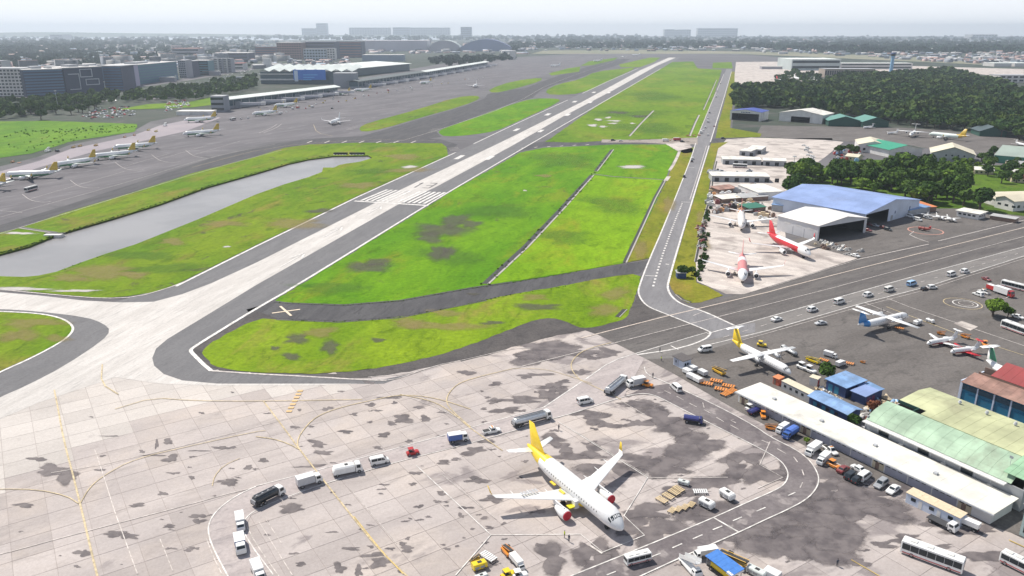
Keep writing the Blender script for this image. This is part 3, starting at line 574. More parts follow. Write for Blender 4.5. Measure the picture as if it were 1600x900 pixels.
# apron lines
line([(-60, 884), (0, 867), (32, 859), (97, 841), (297, 789), (350, 774), (400, 762)], .22, pwf, 1)
line([(400, 760.5), (495, 736), (687, 682.5), (850, 637)], .25, pw, 0)
line([(400, 761), (370, 775), (342, 795), (327, 815), (325, 835), (335, 862), (357, 903)], .3, pw, 2); line([(323, 843), (332, 868), (350, 905)], .2, pwf, 1)
line([(867, 654), (800, 675), (712, 699.5), (620, 722.5), (512, 755), (455, 775), (405, 795), (385, 808), (378, 825), (390, 850), (427, 899)], .24, pw, 2); line([(385, 822), (400, 851), (437, 903)], .2, pwf, 1)
line([(405, 817), (457, 900)], .16, pwf, 0); line([(415, 812), (440, 850)], .14, pwf, 0)
line([(867, 654), (900, 645), (975, 620), (1000, 615.5), (1020, 617), (1045, 629), (1075, 645), (1135, 675), (1198, 707), (1220, 721), (1229, 733), (1232, 745), (1225, 759), (1207, 769), (1165, 787), (1115, 810), (1007, 855), (880, 906)], .3, pw, 2)
line([(1007, 574), (1008, 581), (1014, 588), (1045, 600), (1125, 637), (1180, 667), (1202, 683), (1243, 703), (1264, 719), (1275, 735), (1280, 749), (1276, 764), (1260, 782), (1225, 800), (1200, 811), (1150, 835), (1075, 867), (995, 904)], .3, pw, 2)
line([(1115, 810), (1153, 832)], .4, pw, 0); line([(1203, 691), (1187, 727), (1223, 747), (1184, 764)], .22, pwf, 0); line([(1187, 727), (1203, 736)], .2, pwf, 0)
dashes([(905, 893), (1025, 867), (1060, 854)], .24, 0.01, 50, pw)
for x, y, u, w_ in ((1189, 797, 12, 6), (1152, 812, 12, 6), (1121, 826, 13, 6), (1090, 840, 13, 6.5), (1058, 854, 13, 6.5), (1024, 869, 14, 6.5), (955, 897, 12, 5.5), (1237, 773, 9, 5)): line([(x - u / 2 - 1, y + w_ / 2), (x + u / 2 + 1, y - w_ / 2)], .3, pw, 0)
for a in (((1253, 735), (1256, 744)), ((1254, 755), (1250, 763)), ((1240, 715), (1246, 723)), ((1214, 702), (1228, 710)), ((1190, 689), (1203, 694)), ((1119, 653), (1131, 660)), ((1100, 641), (1111, 647)), ((1077, 631), (1089, 637)), ((1141, 665), (1154, 672)), ((1142, 658), (1150, 662)), ((1057, 620), (1068, 626)), ((1038, 611), (1048, 616))): line(a, .26, pwf, 0)
line([(1100, 638), (1098, 630)], .2, pwf, 0); line([(978, 612), (990, 606)], .2, pwf, 0)
line([(897, 675), (1012, 747.5), (975, 807), (1007, 837.5), (942, 864), (907, 836), (767, 837), (650, 728)], .22, pw, 0); line([(767, 837), (712, 900)], .22, pw, 0); line([(897, 675), (872, 660)], .2, pw, 0)
line([(1012, 747.5), (1137, 747)], .22, pwf, 0); line([(903, 677), (1020, 750)], .14, pwf, 0)
line([(970, 627), (1007, 649)], .2, pwf, 0); line([(690, 742), (775, 812)], .15, pwf, 0); line([(547, 765), (620, 850)], .12, pwf, 0); line([(921, 853), (941, 866)], .5, pwf, 0)
line([(412, 628), (447, 674), (467, 702), (550, 808), (592, 860), (640, 905)], .36, pyf, 1); line([(553, 808), (596, 862), (630, 898)], .2, py_, 1)
line([(400, 683), (430, 687), (455, 696), (467, 703)], .3, pyf, 2); line([(467, 702), (464, 692), (470, 677), (492, 652), (532, 637), (587, 625), (627, 617), (680, 622), (735, 640)], .3, pyf, 2)
line([(625, 617), (675, 627), (702, 642), (735, 670)], .3, pyf, 2); line([(735, 670), (785, 705)], .3, pyf, 0); line([(640, 622), (700, 645), (745, 672)], .16, pwf, 1)
line([(907, 595), (893, 580), (892, 565), (912, 547), (955, 536)], .32, pyf, 2); line([(907, 595), (940, 610), (970, 625)], .3, pyf, 1); line([(800, 576.5), (850, 577), (882, 586), (925, 600)], .2, pyf, 1)
line([(735, 668), (703, 640), (696, 625), (706, 608), (725, 595), (800, 577)], .3, pyf, 2)
line([(604, 595), (625, 592), (675, 573), (740, 560), (800, 545), (832, 545)], .3, pwf, 1); line([(575, 590), (640, 585), (690, 570)], .3, pwf, 1)
line([(85, 610), (91, 640), (100, 690), (120, 765), (150, 893), (155, 910)], .40, pyf, 1); line([(-60, 768), (0, 765), (60, 766), (105, 776), (123, 788)], .26, pyf, 1)
line([(126, 787), (140, 762), (165, 742), (210, 718), (300, 697), (400, 675), (415, 674)], .24, pyf, 2); line([(80, 740), (160, 727), (300, 694), (470, 650)], .16, pwf, 0)
line([(148, 703), (158, 732), (180, 802), (215, 898)], .18, pwf, 0); line([(250, 843), (270, 893)], .14, pwf, 0)
line([(180, 640), (240, 622), (300, 627), (400, 628), (566, 625)], .3, pyf, 1); line([(160, 570), (158, 600), (185, 617)], .4, pyf, 1)
line([(332, 760), (335, 745), (350, 728), (375, 717)], .2, pyf, 1); line([(1330, 876), (1375, 902)], .2, py_, 0)
line([(1576, 845), (1600, 856)], .3, py_, 0)
dashes([(451, 645), (470, 610)], 1.6, 1.2, 1.0, M('orange_paint', (.62, .42, .20), .7, world=True), sm=0)
# hold bars on far taxiways
for c, n_, dx, dy, sx_ in (((540, 203), 4, 9, -3, 12), ((668, 207), 4, 6, -3, 18), ((700, 232), 3, 4, 3, 16)):
    for k in range(n_): line([(c[0] + dx * k * .4, c[1] + dy * k * .6), (c[0] + sx_ + dx * k * .4, c[1] - 1 + dy * k * .6)], .7, pwf, 0)
for k in range(7): x = 480 + k * 27; line([(x, 223.5), (x + 8, 220.5)], 1.6, pwf, 0)
for k in range(6): x = 815 + k * 20; line([(x, 232 - k), (x + 5, 231 - k)], 1.6, pwf, 0)
line([(300, 262), (420, 230), (560, 218), (680, 220)], .35, pyf, 1); line([(0, 340), (200, 285), (330, 245), (430, 226)], .3, pwf, 1); line([(600, 225), (640, 218), (800, 165), (860, 130), (960, 96)], .5, pwf, 1)
for (x, y) in ((60, 312), (135, 290), (205, 262), (262, 250), (315, 243)):
    line([(x - 25, y - 8), (x - 12, y + 2), (x + 8, y + 5), (x + 20, y + 3)], .35, pwf, 2); line([(x - 12, y - 1), (x + 60, y - 22)], .25, pwf, 0)
line([(-20, 372), (100, 335), (330, 264), (440, 235)], .4, pwf, 1); line([(0, 330), (20, 331), (35, 333)], .3, pwf, 1); line([(490, 195), (495, 208), (520, 213)], .4, pyf, 1)
line([(405, 208), (425, 200), (433, 194)], .5, pwf, 2); line([(412, 208), (432, 200), (440, 194)], .5, pwf, 2)
# ---------------------------------------------------------------- aircraft
white = M('aircraft_white', (.80, .80, .80), .3, var=.05, sc=.6, coat=.3)
grey_p = M('aircraft_grey', (.45, .46, .48), .4, var=.08); dark = M('dark_rubber', (.025, .025, .027), .8); metal = M('bare_metal', (.42, .42, .43), .35, .8)
yel = M('tail_yellow', (.80, .56, .02), .35, var=.06, coat=.3); yel_d = M('tail_golden', (.62, .42, .05), .4); red = M('livery_red', (.55, .015, .025), .35, coat=.3)
redc = M('engine_cover_red', (.48, .01, .03), .6); blue = M('livery_blue', (.03, .22, .55), .35, coat=.3); green = M('belly_green', (.10, .30, .16), .4); pgreen = M('tail_green', (.05, .25, .14), .4)
pink = M('faded_pink_red', (.62, .22, .22), .5); navy = M('navy_paint', (.03, .045, .16), .4)
GL = glass()
LT = M('lamp_lens', (.75, .75, .70), .15)
def naca(x):       # half thickness shape
    return 2.97 * (x ** .5) * .1 - .63 * x * .2 - 1.76 * x * x * .1 * .9 + .35 * x ** 3 * .1
def airfoil(le, chord, th, axis_up, n=5):
    """closed loop of points; le = leading edge point, chord runs to -x"""
    xs = [0, .04, .15, .4, .75, 1.]
    yt = [0, .35, .72, 1.0, .5, .04]
    up = [le + Vector((-chord * x, 0, 0)) + axis_up * (th * chord * .55 * y) for x, y in zip(xs, yt)]
    lo = [le + Vector((-chord * x, 0, 0)) - axis_up * (th * chord * .40 * y) for x, y in zip(xs, yt)]
    return up + lo[:0:-1]
def wing_mesh(name, secs, m, paint=None):
    """secs: (le, chord, thickness, up)"""
    mb = MB(); mb.rings([airfoil(*s_) for s_ in secs], m, smooth=True, paint=paint); return mb.mesh(name)
def mir(v): return Vector((v.x, -v.y, v.z))
def airliner(key, L=37.6, R=2.05, zc=3.75, body=white, belly=None, tail=white, tailcone=None, wingm=white, span=17.9, sweep=27, low=True, engines='under', cover=None, ttail=False, winglet=True, wx=.37, cr=6.6, ct=1.6, detail=True, nose=None, fin_h=6.0, nac=white, band_=None, winglet_m=None, stripe=None):
    root = empty('airliner'); seg = 24 if detail else 14
    T = [(0, .06, -.42), (.006, .24, -.40), (.018, .42, -.34), (.035, .60, -.27), (.055, .76, -.18), (.08, .89, -.09), (.115, 1, 0), (.2, 1, 0), (.3, 1, 0), (.42, 1, 0), (.5, 1, 0), (.6, 1, 0), (.68, 1, 0), (.74, .95, .04), (.80, .84, .13), (.86, .67, .26), (.91, .50, .40), (.96, .31, .52), (.99, .18, .58), (1, .10, .6)]
    RG = []
    for t, r, dz in T:
        RG.append([Vector((L * (.5 - t), R * r * math.sin(2 * PI * i / seg), zc + R * dz * .95 + R * r * math.cos(2 * PI * i / seg) * 1.04)) for i in range(seg)])
    def paint(c):
        t = .5 - c.x / L
        if tailcone and t > .80 + (c.z - zc) * -.02: return tailcone
        if band_ and band_[0] < t < band_[1] and (c.z - zc) < band_[2] * R: return band_[3]
        if belly and (c.z - zc) < -.25 * R and .1 < t < .93: return belly
        if nose and t < .03: return nose
        return None
    mb = MB(); mb.rings(RG, body, paint=paint); mb.build('fuselage', root)
    def surf(t, a):      # a from the top, radians
        for (t0, r0, d0), (t1, r1, d1) in zip(T, T[1:]):
            if t0 <= t <= t1:
                k = (t - t0) / (t1 - t0); r = r0 + (r1 - r0) * k; d = d0 + (d1 - d0) * k; break
        return Vector((L * (.5 - t), R * r * math.sin(a), zc + R * d * .95 + R * r * math.cos(a) * 1.04))
    for s_ in ((1, -1) if detail else ()):
        for a0, a1, ta, tb in ((.05, .42, .046, .066), (.48, .84, .049, .070), (.90, 1.18, .056, .078)):
            mb = MB(); P = [surf(ta, a0 * s_ * 1.25), surf(tb, a0 * s_), surf(tb, a1 * s_), surf(ta, a1 * s_ * 1.15)]
            if s_ > 0: P.reverse()
            cen = sum(P, Vector()) / 4; ax = Vector((cen.x, 0, zc - .3)); P = [p + (p - ax).normalized() * .035 for p in P]
            mb.add(P, [(0, 1, 2, 3), (3, 2, 1, 0)], GL); mb.build('cockpit_window', root)
    if not detail:
        mb = MB(); P = [surf(.05, 1.0), surf(.075, .9), surf(.075, -.9), surf(.05, -1.0)]; P = [p + Vector((.1, 0, .1)) for p in P]; Pm = [surf(.047, 0) + Vector((.12, 0, .1)), surf(.073, 0) + Vector((.1, 0, .14))]
        mb.add([P[0], P[1], Pm[1], Pm[0], P[2], P[3]], [(0, 1, 2, 3), (3, 2, 4, 5), (3, 2, 1, 0), (5, 4, 2, 3)], GL); mb.build('cockpit_window', root)
    else:
        mb = MB()
        n = int(L * .5 / .8)
        for i in range(n):
            t = .17 + .56 * i / n
            for s_ in (1, -1):
                P = [surf(t, 1.27 * s_), surf(t + .006, 1.27 * s_), surf(t + .006, 1.42 * s_), surf(t, 1.42 * s_)]
                P = [p + Vector((0, .012 * s_, 0)) for p in P]; mb.add(P, [(0, 1, 2, 3) if s_ > 0 else (3, 2, 1, 0)], GL)
        mb.build('cabin_windows', root, kind='stuff')
        for s_ in (1, -1):
            for t in (.135, .80):
                mb = MB(); P = [surf(t, 1.15 * s_), surf(t + .022, 1.15 * s_), surf(t + .022, 1.75 * s_), surf(t, 1.75 * s_)]
                P = [p + Vector((0, .02 * s_, 0)) for p in P]; mb.add(P, [(0, 1, 2, 3) if s_ > 0 else (3, 2, 1, 0)], grey_p if t > .5 else white); mb.build('door', root)
    up = Vector((0, 0, 1)); zw = zc - .62 * R if low else zc + R * .98
    xw = L * (.5 - wx) + cr * .1
    for s_ in (1, -1):
        def V(x, y, z): return Vector((x, y * s_, z))
        sl = math.tan(R_(sweep)); di = .09 if low else .0
        secs = [(V(xw, 0 if not low else R * .3, zw), cr, .14, up)]
        if low and cr > 4: secs.append((V(xw - sl * span * .36 * .98, span * .36, zw + di * span * .36), cr * .56, .12, up))
        elif not low: secs.append((V(xw, span * .42, zw), cr, .15, up))
        secs.append((V(xw - sl * span * (.97 if low else .5), span * .97, zw + di * span), ct, .10, up))
        if winglet:
            secs.append((V(xw - sl * span - .5, span * .995, zw + di * span + .5), ct * .8, .1, V(0, -.6, .8)))
        wme = wing_mesh('wing', secs, wingm); w = link('wing', wme, root)
        if winglet:
            e = [(V(xw - sl * span - .5, span * .995, zw + di * span + .48), ct * .8, .09, V(0, -.9, .3)), (V(xw - sl * span - 1.5, span * 1.02, zw + di * span + 2.4), ct * .32, .09, V(0, -1, .1))]
            link('winglet', wing_mesh('winglet', e, winglet_m or tail), w)
        if detail:    # flap track fairings
            for k in (.3, .52, .72):
                if low:
                    mb = MB(); x = xw - sl * span * k - cr * (.9 - .55 * k); mb.cyl(V(x + 1.4, span * k, zw + di * span * k - .25), V(x - .6, span * k, zw + di * span * k - .1), .16, .05, 8, wingm); mb.build('flap_fairing', w)
        if s_ > 0: pass
        # tailplane
        zt = zc + R * .55 if not ttail else zc + R * .9 + fin_h
        xt = -L * .5 + (L * .115 if not ttail else L * .035) + (.8 if ttail else 0)
        hs = span * (.35 if not ttail else .27)
        link('tailplane', wing_mesh('tailplane', [(V(xt, 0, zt), cr * (.42 if not ttail else .6), .1, up), (V(xt - (2.6 if not ttail else .5), hs, zt + (.5 if not ttail else 0)), cr * (.22 if not ttail else .4), .09, up)], wingm), root)
        # engines
        if engines == 'under':
            ye = span * .33; xe = xw - .3 + L * .01; ze = zw - .55 if R > 1.8 else zw - .4; Re = R * .56; Le = Re * 3.4
            prof = [(-Le * .62, .55), (-Le * .45, .72), (-Le * .1, .97), (Le * .15, 1.03), (Le * .32, .98), (Le * .38, .90), (Le * .36, .80), (Le * .2, .76)]
            rings = [[V(xe + x, ye + Re * r * math.cos(2 * PI * i / 20), ze - .35 + Re * r * math.sin(2 * PI * i / 20)) for i in range(20)] for x, r in prof]
            if s_ > 0: rings = [r[::-1] for r in rings]
            mb = MB(); mb.rings(rings, nac, cap=False); e = mb.build('engine', root)
            mb = MB(); mb.cyl(V(xe + Le * .2, ye, ze - .35), V(xe + Le * .23, ye, ze - .35), Re * .8, Re * .8, 18, dark); mb.cyl(V(xe + Le * .23, ye, ze - .35), V(xe + Le * .34, ye, ze - .35), Re * .2, .02, 10, grey_p); mb.build('fan', e)
            if cover:
                mb = MB(); mb.cyl(V(xe + Le * .30, ye, ze - .35), V(xe + Le * .41, ye, ze - .35), Re * .95, Re * .90, 20, cover); mb.build('engine_cover', e)
            mb = MB(); mb.cyl(V(xe - Le * .62, ye, ze - .35), V(xe - Le * .9, ye, ze - .35), Re * .42, Re * .1, 12, metal); mb.build('exhaust_cone', e)
            mb = MB(); mb.box(xe - Le * .9, xe + Le * .1, ye * s_ - .16, ye * s_ + .16, ze + .1, zw + di * ye, wingm); mb.build('pylon', e)
        elif engines == 'prop':
            ye = span * .30; ze = zw - .25; xe = xw + 1.6
            rings = [[V(xe + x, ye + r * .62 * math.cos(2 * PI * i / 14), ze + dz + r * .8 * math.sin(2 * PI * i / 14)) for i in range(14)] for x, r, dz in ((-5.2, .15, .1), (-3.5, .7, -.1), (-1.2, .95, -.3), (0, .85, -.3), (.4, .5, -.2))]
            if s_ > 0: rings = [r[::-1] for r in rings]
            mb = MB(); mb.rings(rings, nac); e = mb.build('engine', root)
            mb = MB(); mb.cyl(V(xe + .4, ye, ze - .2), V(xe + .95, ye, ze - .2), .3, .05, 10, grey_p)
            mb.build('spinner', e)
            for k in range(6):
                a = 2 * PI * k / 6 + .3; d = Vector((0, math.cos(a), math.sin(a))); q = Vector((0, -math.sin(a), math.cos(a))); c = V(xe + .6, ye, ze - .2)
                mb = MB(); mb.quad(c + d * .25 - q * .1, c + d * 1.9 - q * .13, c + d * 1.95 + q * .12, c + d * .25 + q * .12, M('prop_grey', (.12, .12, .13), .5), th=.05); mb.build('propeller_blade', e)
        elif engines == 'rear':
            rings = [[V(-L * .2 + x, R * 1.45 + r * R * .42 * math.cos(2 * PI * i / 12), zc + R * .35 + r * R * .42 * math.sin(2 * PI * i / 12)) for i in range(12)] for x, r in ((-L * .09, .6), (-L * .03, .95), (L * .04, 1.05), (L * .07, .85))]
            if s_ > 0: rings = [r[::-1] for r in rings]
            mb = MB(); mb.rings(rings, nac); e = mb.build('engine', root)
    # fin
    fx = -L * .5 + L * (.20 if not ttail else .17)
    zf = zc + R * .9
    fs = [(Vector((fx + L * .05, 0, zf - .5)), L * .20, .05, Vector((0, 1, 0))), (Vector((fx, 0, zf + .5)), L * .165, .08, Vector((0, 1, 0))), (Vector((fx - fin_h * (.72 if not ttail else .5), 0, zf + fin_h)), L * (.065 if not ttail else .075), .08, Vector((0, 1, 0)))]
    link('tail_fin', wing_mesh('tail_fin', fs, tail, (lambda c: stripe if stripe and c.z > zf + fin_h * .35 and c.x > fx - (c.z - zf) * .75 - L * .06 else None)), root)
    # belly fairing
    if low:
        fm = belly or body
        rings = [[Vector((xw - cr * .5 + x, R * 1.02 * k * math.sin(2 * PI * i / 12), zc - R * .72 + R * .5 * k * math.cos(2 * PI * i / 12))) for i in range(12)] for x, k in ((-cr * .95, .35), (-cr * .6, .9), (0, 1.05), (cr * .5, .95), (cr * .85, .35))]
        mb = MB(); mb.rings(rings[::-1], fm if not tailcone or tailcone != yel else yel); mb.build('belly_fairing', root)
    # undercarriage
    for x, y in ((L * .5 - L * .135, 0), (xw - cr * .62, R * 1.5), (xw - cr * .62, -R * 1.5)):
        mb = MB(); wr = .55 if R > 1.6 else .38 if R > 1 else .25
        mb.cyl((x, y, wr), (x, y, zc - R * .6), .12, .14, 8, metal)
        for d in (-.32, .32): mb.cyl((x, y + d - .15, wr), (x, y + d + .15, wr), wr, wr, 14, dark)
        mb.build('landing_gear', root)
    return root
AC = {}
def place_aircraft(key, spec, nose_, tail_, z, label, cat='airliner', group='parked aircraft'):
    if key in AC: o = copy_tree(AC[key])
    else: o = AC[key] = airliner(key, **spec)
    a, b = G(nose_[0], nose_[1], z), G(tail_[0], tail_[1], z); d = a - b
    c = (a + b) / 2; o.location = (c.x, c.y, .13); o.rotation_euler = (0, 0, math.atan2(d.y, d.x))
    tag(o, label, cat, group); return o
A320 = dict(span=18.5, R=2.15, fin_h=6.3, tail=yel, tailcone=yel, cover=redc, belly=None, winglet_m=yel)
place_aircraft('fg', A320, (974, 824), (824, 702), 3.6, 'large white airliner with yellow tail and red engine covers parked on the foreground apron')
a0 = AC['fg']
# yellow wing root hatches and open hold door of the foreground airliner
mb = MB(); mb.box(4.2, 5.6, -4.3, -2.0, 1.75, 1.95, M('bright_yellow', (.85, .75, .02), .4)); mb.box(4.2, 5.6, -2.9, -1.75, 1.2, 3.1, white); mb.build('hold_door', a0)
for x, y in ((-4.2, -2.9), (-.2, -3.1)):
    mb = MB(); mb.box(x, x + 1.9, y - .3, y + .3, 3.0, 3.22, yel); mb.build('wing_root_panel', a0)
mb = MB()
for k in range(6): mb.box(-2.6, -1.3, -8.6 - k * .75, -8.15 - k * .75, 3.72 + .09 * k * .75, 3.745 + .09 * k * .75, grey_p)
o = mb.build('registration_letters', a0); o.location.z = .12
ATR = dict(L=27.2, R=1.38, zc=2.75, low=False, engines='prop', ttail=True, winglet=False, span=13.5, sweep=3, wx=.42, cr=2.6, ct=1.6, fin_h=4.3, wingm=white)
place_aircraft('atry', dict(ATR, tail=yel, tailcone=yel), (1238, 583), (1142, 534), 2.75, 'white high wing propeller airliner with yellow tail beside the stairs and dollies', 'propeller airliner')
place_aircraft('atrb', dict(ATR, tail=blue, tailcone=None, band_=(.82, .93, 2, blue)), (1419, 492), (1340, 511), 2.75, 'white high wing propeller airliner with blue tail on the dark ramp', 'propeller airliner')
A3 = dict(detail=False)
place_aircraft('pk1', dict(A3, tail=pink, L=36, body=M('dusty_white', (.72, .68, .66), .5, dirt=.3, var=.15), cover=None), (1160, 366), (1157, 322), 3.6, 'white airliner with pale red tail facing the camera nearest the scrap yard')
place_aircraft('pk2', dict(A3, tail=red, L=37, tailcone=red, band_=(.18, .82, .72, red)), (1278, 402), (1189, 363), 3.6, 'red and white airliner parked beside the white hangar wall')
place_aircraft('pk3', dict(A3, tail=pink, L=36, band_=(.16, .55, 2, pink), tailcone=pink), (1161, 440), (1159, 396), 3.6, 'white airliner with pink red forward fuselage at the corner of the concrete yard')
GR = dict(A3, belly=green, tail=yel_d, winglet=True, wingm=M('wing_pale', (.66, .70, .68), .4))
for i, (n_, t_, lab) in enumerate([((10, 273), (90, 270), 'green bellied airliner with yellow tail, second from the left edge in the parked row'), ((86, 258), (149, 249), 'green bellied airliner with yellow tail, third in the row behind the pond'),
        ((150, 244), (208, 238), 'green bellied airliner with yellow tail parked fourth in the row by the meadow'), ((182, 230), (240, 226), 'green bellied airliner with yellow tail at the far end of the meadow row'),
        ((-62, 286), (14, 289), 'green bellied airliner cut off by the left edge of the frame'), ((284, 209), (346, 205), 'green bellied airliner parked alone in front of the yellow ground loaders'),
        ((291, 187), (336, 185), 'green bellied airliner parked behind another beside the low white stores'), ((391, 178), (437, 174), 'green bellied airliner at the near end of the terminal pier'),
        ((424, 165), (470, 162), 'white airliner with yellow tail beside the second boarding bridge'), ((502, 148), (566, 143), 'green bellied airliner at the middle of the terminal pier'),
        ((548, 141), (586, 139), 'green bellied airliner partly behind another at the pier'), ((646, 130), (684, 127), 'green bellied airliner with yellow tail at the far pier')]):
    place_aircraft('gr', GR, n_, t_, 3.6, lab, group='airliners parked at the terminal and the meadow')
place_aircraft('wh', dict(A3), (510, 194), (538, 184), 3.6, 'plain white airliner taxiing toward the camera past the striped holding point')
for n_, t_, lab in (((737, 136), (748, 131), 'small white airliner on the far apron beside the long grass strip'), ((845, 103), (890, 102), 'white airliner on the far taxiway left of the runway'), ((976, 90), (970, 88), 'white airliner at the far end of the blue grey taxiway'), ((985, 86), (1003, 86), 'white airliner crossing behind the runway end'), ((922, 95), (946, 94.6), 'white airliner on the cross link far down the field'),
    ((1234, 127), (1206, 124), 'white airliner with dark red tail parked before the wood'), ((1262, 125), (1228, 119), 'white airliner parked behind the red tailed one before the wood'), ((1286, 131), (1262, 122), 'white airliner nearest the wood edge, its nose to the right')):
    o = place_aircraft('wr' if lab.startswith('white airliner with dark') else 'wh', dict(A3, tail=red), n_, t_, 3.6, lab, group='white airliners far down the field')
place_aircraft('wy', dict(A3, tail=yel_d, tailcone=yel_d, body=M('pale_green_white', (.68, .76, .72), .4)), (1443, 208), (1520, 216), 3.6, 'pale airliner with orange yellow tail parked before the dark trees')
place_aircraft('cargo', dict(A3, L=30, R=1.9, zc=3.6, low=False, engines='under', ttail=True, winglet=False, span=16, sweep=14, wx=.35, cr=5, ct=2, fin_h=6), (1422, 211), (1431, 205), 3.6, 'white high wing jet with T tail parked before the dark trees', 'jet aircraft')
BJ = dict(L=13.5, R=.85, zc=1.5, engines='rear', ttail=True, winglet=False, span=6.6, sweep=16, wx=.42, cr=2.5, ct=1.0, fin_h=2.2, belly=red, detail=True, low=True)
place_aircraft('bj1', BJ, (1444, 537), (1500, 528), 1.5, 'small white business jet with red belly and T tail on the ramp', 'business jet', 'business jets on the ramp')
place_aircraft('bj2', dict(BJ, L=11, span=6, belly=red, wingm=red), (1487, 549), (1528, 545), 1.5, 'smallest white business jet with red wings beside the T tailed one', 'business jet', 'business jets on the ramp')
place_aircraft('tt', dict(L=24, R=1.35, zc=2.6, engines='rear', ttail=True, winglet=False, span=12, sweep=14, wx=.42, cr=4, ct=1.4, fin_h=4.4, detail=False, stripe=pgreen), (1630, 612), (1549, 571), 2.6, 'white jet whose tall T tail stands above the dark red roof', 'jet aircraft', 'jets behind the red roof')
for n_, t_, lab in (((1340, 200), (1374, 197), 'small white jet before the dark green hangars'), ((1378, 209), (1412, 206), 'white and red propeller plane behind the cream gabled store'), ((1608, 228), (1582, 222), 'pale blue grey jet at the right edge before the trees')):
    place_aircraft('sj', dict(BJ, L=17, R=1.0, span=8.5, detail=False, belly=None), n_, t_, 1.5, lab, 'small jet', 'small aircraft on the upper ramp')
GAs = dict(L=8, R=.62, zc=1.4, low=False, engines='none', ttail=False, winglet=False, span=5.4, sweep=0, wx=.3, cr=1.5, ct=1.2, fin_h=1.4, detail=False)
for n_, t_, lab in (((1432, 343), (1462, 330), 'small white high wing plane outside the pale blue hangar'), ((1478, 343), (1459, 336), 'light aircraft with white fuselage behind the parked cars'), ((1494, 345), (1478, 340), 'light aircraft at the end of the parked row by the guard building')):
    place_aircraft('ga', GAs, n_, t_, 1.4, lab, 'light aircraft', 'light aircraft outside the hangar')
c = G(1444, 361); o = airliner('heli', L=7, R=.8, zc=1.3, engines='none', winglet=False, span=1.2, cr=.8, ct=.5, sweep=0, fin_h=1.2, detail=False, body=M('maroon_paint', (.30, .06, .05), .5), tail=red); _k = KIDS.pop(o.name); o.name = 'helicopter'; KIDS[o.name] = _k; o.location = (c.x, c.y, .15); o.rotation_euler.z = 2.2
mb = MB(); mb.cyl((0.5, 0, 2), (0.5, 0, 2.6), .1, .1, 6, dark); mb.box(-3.8, 4.6, -.12, .12, 2.6, 2.66, dark); mb.box(.3, .6, -4.2, 4.2, 2.6, 2.66, dark); mb.build('rotor', o)
tag(o, 'small maroon helicopter standing inside the pink painted ring', 'helicopter')
# ---------------------------------------------------------------- vehicles
VM = {}
def paint(name, col, **k): return M('paint_' + name, col, .3, var=.06, coat=.3, **k)
PW = paint('white', (.78, .78, .77)); PD = paint('off_white', (.66, .65, .62), dirt=.3); PR = paint('red', (.45, .03, .03)); PB = paint('blue', (.05, .12, .38)); PK = paint('black', (.03, .035, .04))
PY = paint('yellow', (.80, .58, .02)); PO = paint('orange', (.75, .27, .04)); PG = paint('grey', (.32, .33, .35)); PSV = paint('silver', (.50, .51, .53)); PN = paint('navy', (.03, .035, .16)); PM = paint('maroon', (.22, .05, .05)); PLB = paint('light_blue', (.30, .50, .75)); PGN = paint('green', (.10, .30, .16))
CH = M('chassis_black', (.03, .03, .032), .7); RIM = M('wheel_rim', (.35, .35, .36), .4, .5); TL = M('tail_light_red', (.45, .02, .02), .3); WOOD = M('bare_wood', (.50, .33, .18), .8, var=.3)
def veh_body(mb, secs, m, glass_rng=None):
    """secs: (x, z0, zbelt, ztop, half width belt, half width roof)"""
    R_s = []
    for x, z0, zb, zt, wb, wt in secs:
        R_s.append([(x, -wb * .94, z0), (x, -wb, z0 + .2), (x, -wb, zb), (x, -wt, zt - .07), (x, -wt * .88, zt), (x, wt * .88, zt), (x, wt, zt - .07), (x, wb, zb), (x, wb, z0 + .2), (x, wb * .94, z0)])
    mb.rings([[Vector(p) for p in r] for r in R_s], m, smooth=False); return mb
def lerp_sec(secs, x):
    S_ = sorted(secs, key=lambda s_: s_[0])
    for a, c in zip(S_, S_[1:]):
        if a[0] <= x <= c[0]:
            k = (x - a[0]) / max(1e-6, c[0] - a[0]); return [a[i] + (c[i] - a[i]) * k for i in range(6)]
    return S_[-1] if x > S_[-1][0] else S_[0]
def side_windows(root, secs, rng, lo=.12, hi=.86):
    for xa, xb in rng:
        for s_ in (1, -1):
            P = []
            for x, t in ((xa, lo), (xb, lo), (xb, hi), (xa, hi)):
                c = lerp_sec(secs, x); P.append(Vector((x, (c[4] + (c[5] - c[4]) * t) * s_, c[2] + (c[3] - .07 - c[2]) * t)))
            if s_ > 0: P.reverse()
            mb = MB(); mb.quad(*P, GL, off=.02, th=.03); mb.build('window', root)
def cross_window(root, secs, xa, xb, name='windshield', f=.84, lift=.02):
    a, c = lerp_sec(secs, xa), lerp_sec(secs, xb)
    P = [Vector((xa, -a[5] * f, a[3])), Vector((xa, a[5] * f, a[3])), Vector((xb, c[5] * f, c[3])), Vector((xb, -c[5] * f, c[3]))]
    k = .1; P = [P[0].lerp(P[3], k), P[1].lerp(P[2], k), P[2].lerp(P[1], k), P[3].lerp(P[0], k)]
    if xb > xa: P = [P[1], P[0], P[3], P[2]][::-1]; P = [P[1], P[0], P[3], P[2]]
    n = (P[1] - P[0]).cross(P[3] - P[0])
    if n.z < 0: P = [P[1], P[0], P[3], P[2]]
    mb = MB(); mb.quad(*P, GL, off=lift, th=.03); mb.build(name, root)
def wheels(root, xs, y, r=.33, w=.22):
    for x in xs:
        for s_ in (1, -1):
            mb = MB(); mb.cyl((x, (y - w) * s_, r), (x, y * s_, r), r, r, 12, CH); mb.cyl((x, y * s_, r), (x, (y + .012) * s_, r), r * .55, r * .5, 8, RIM); mb.build('wheel', root)
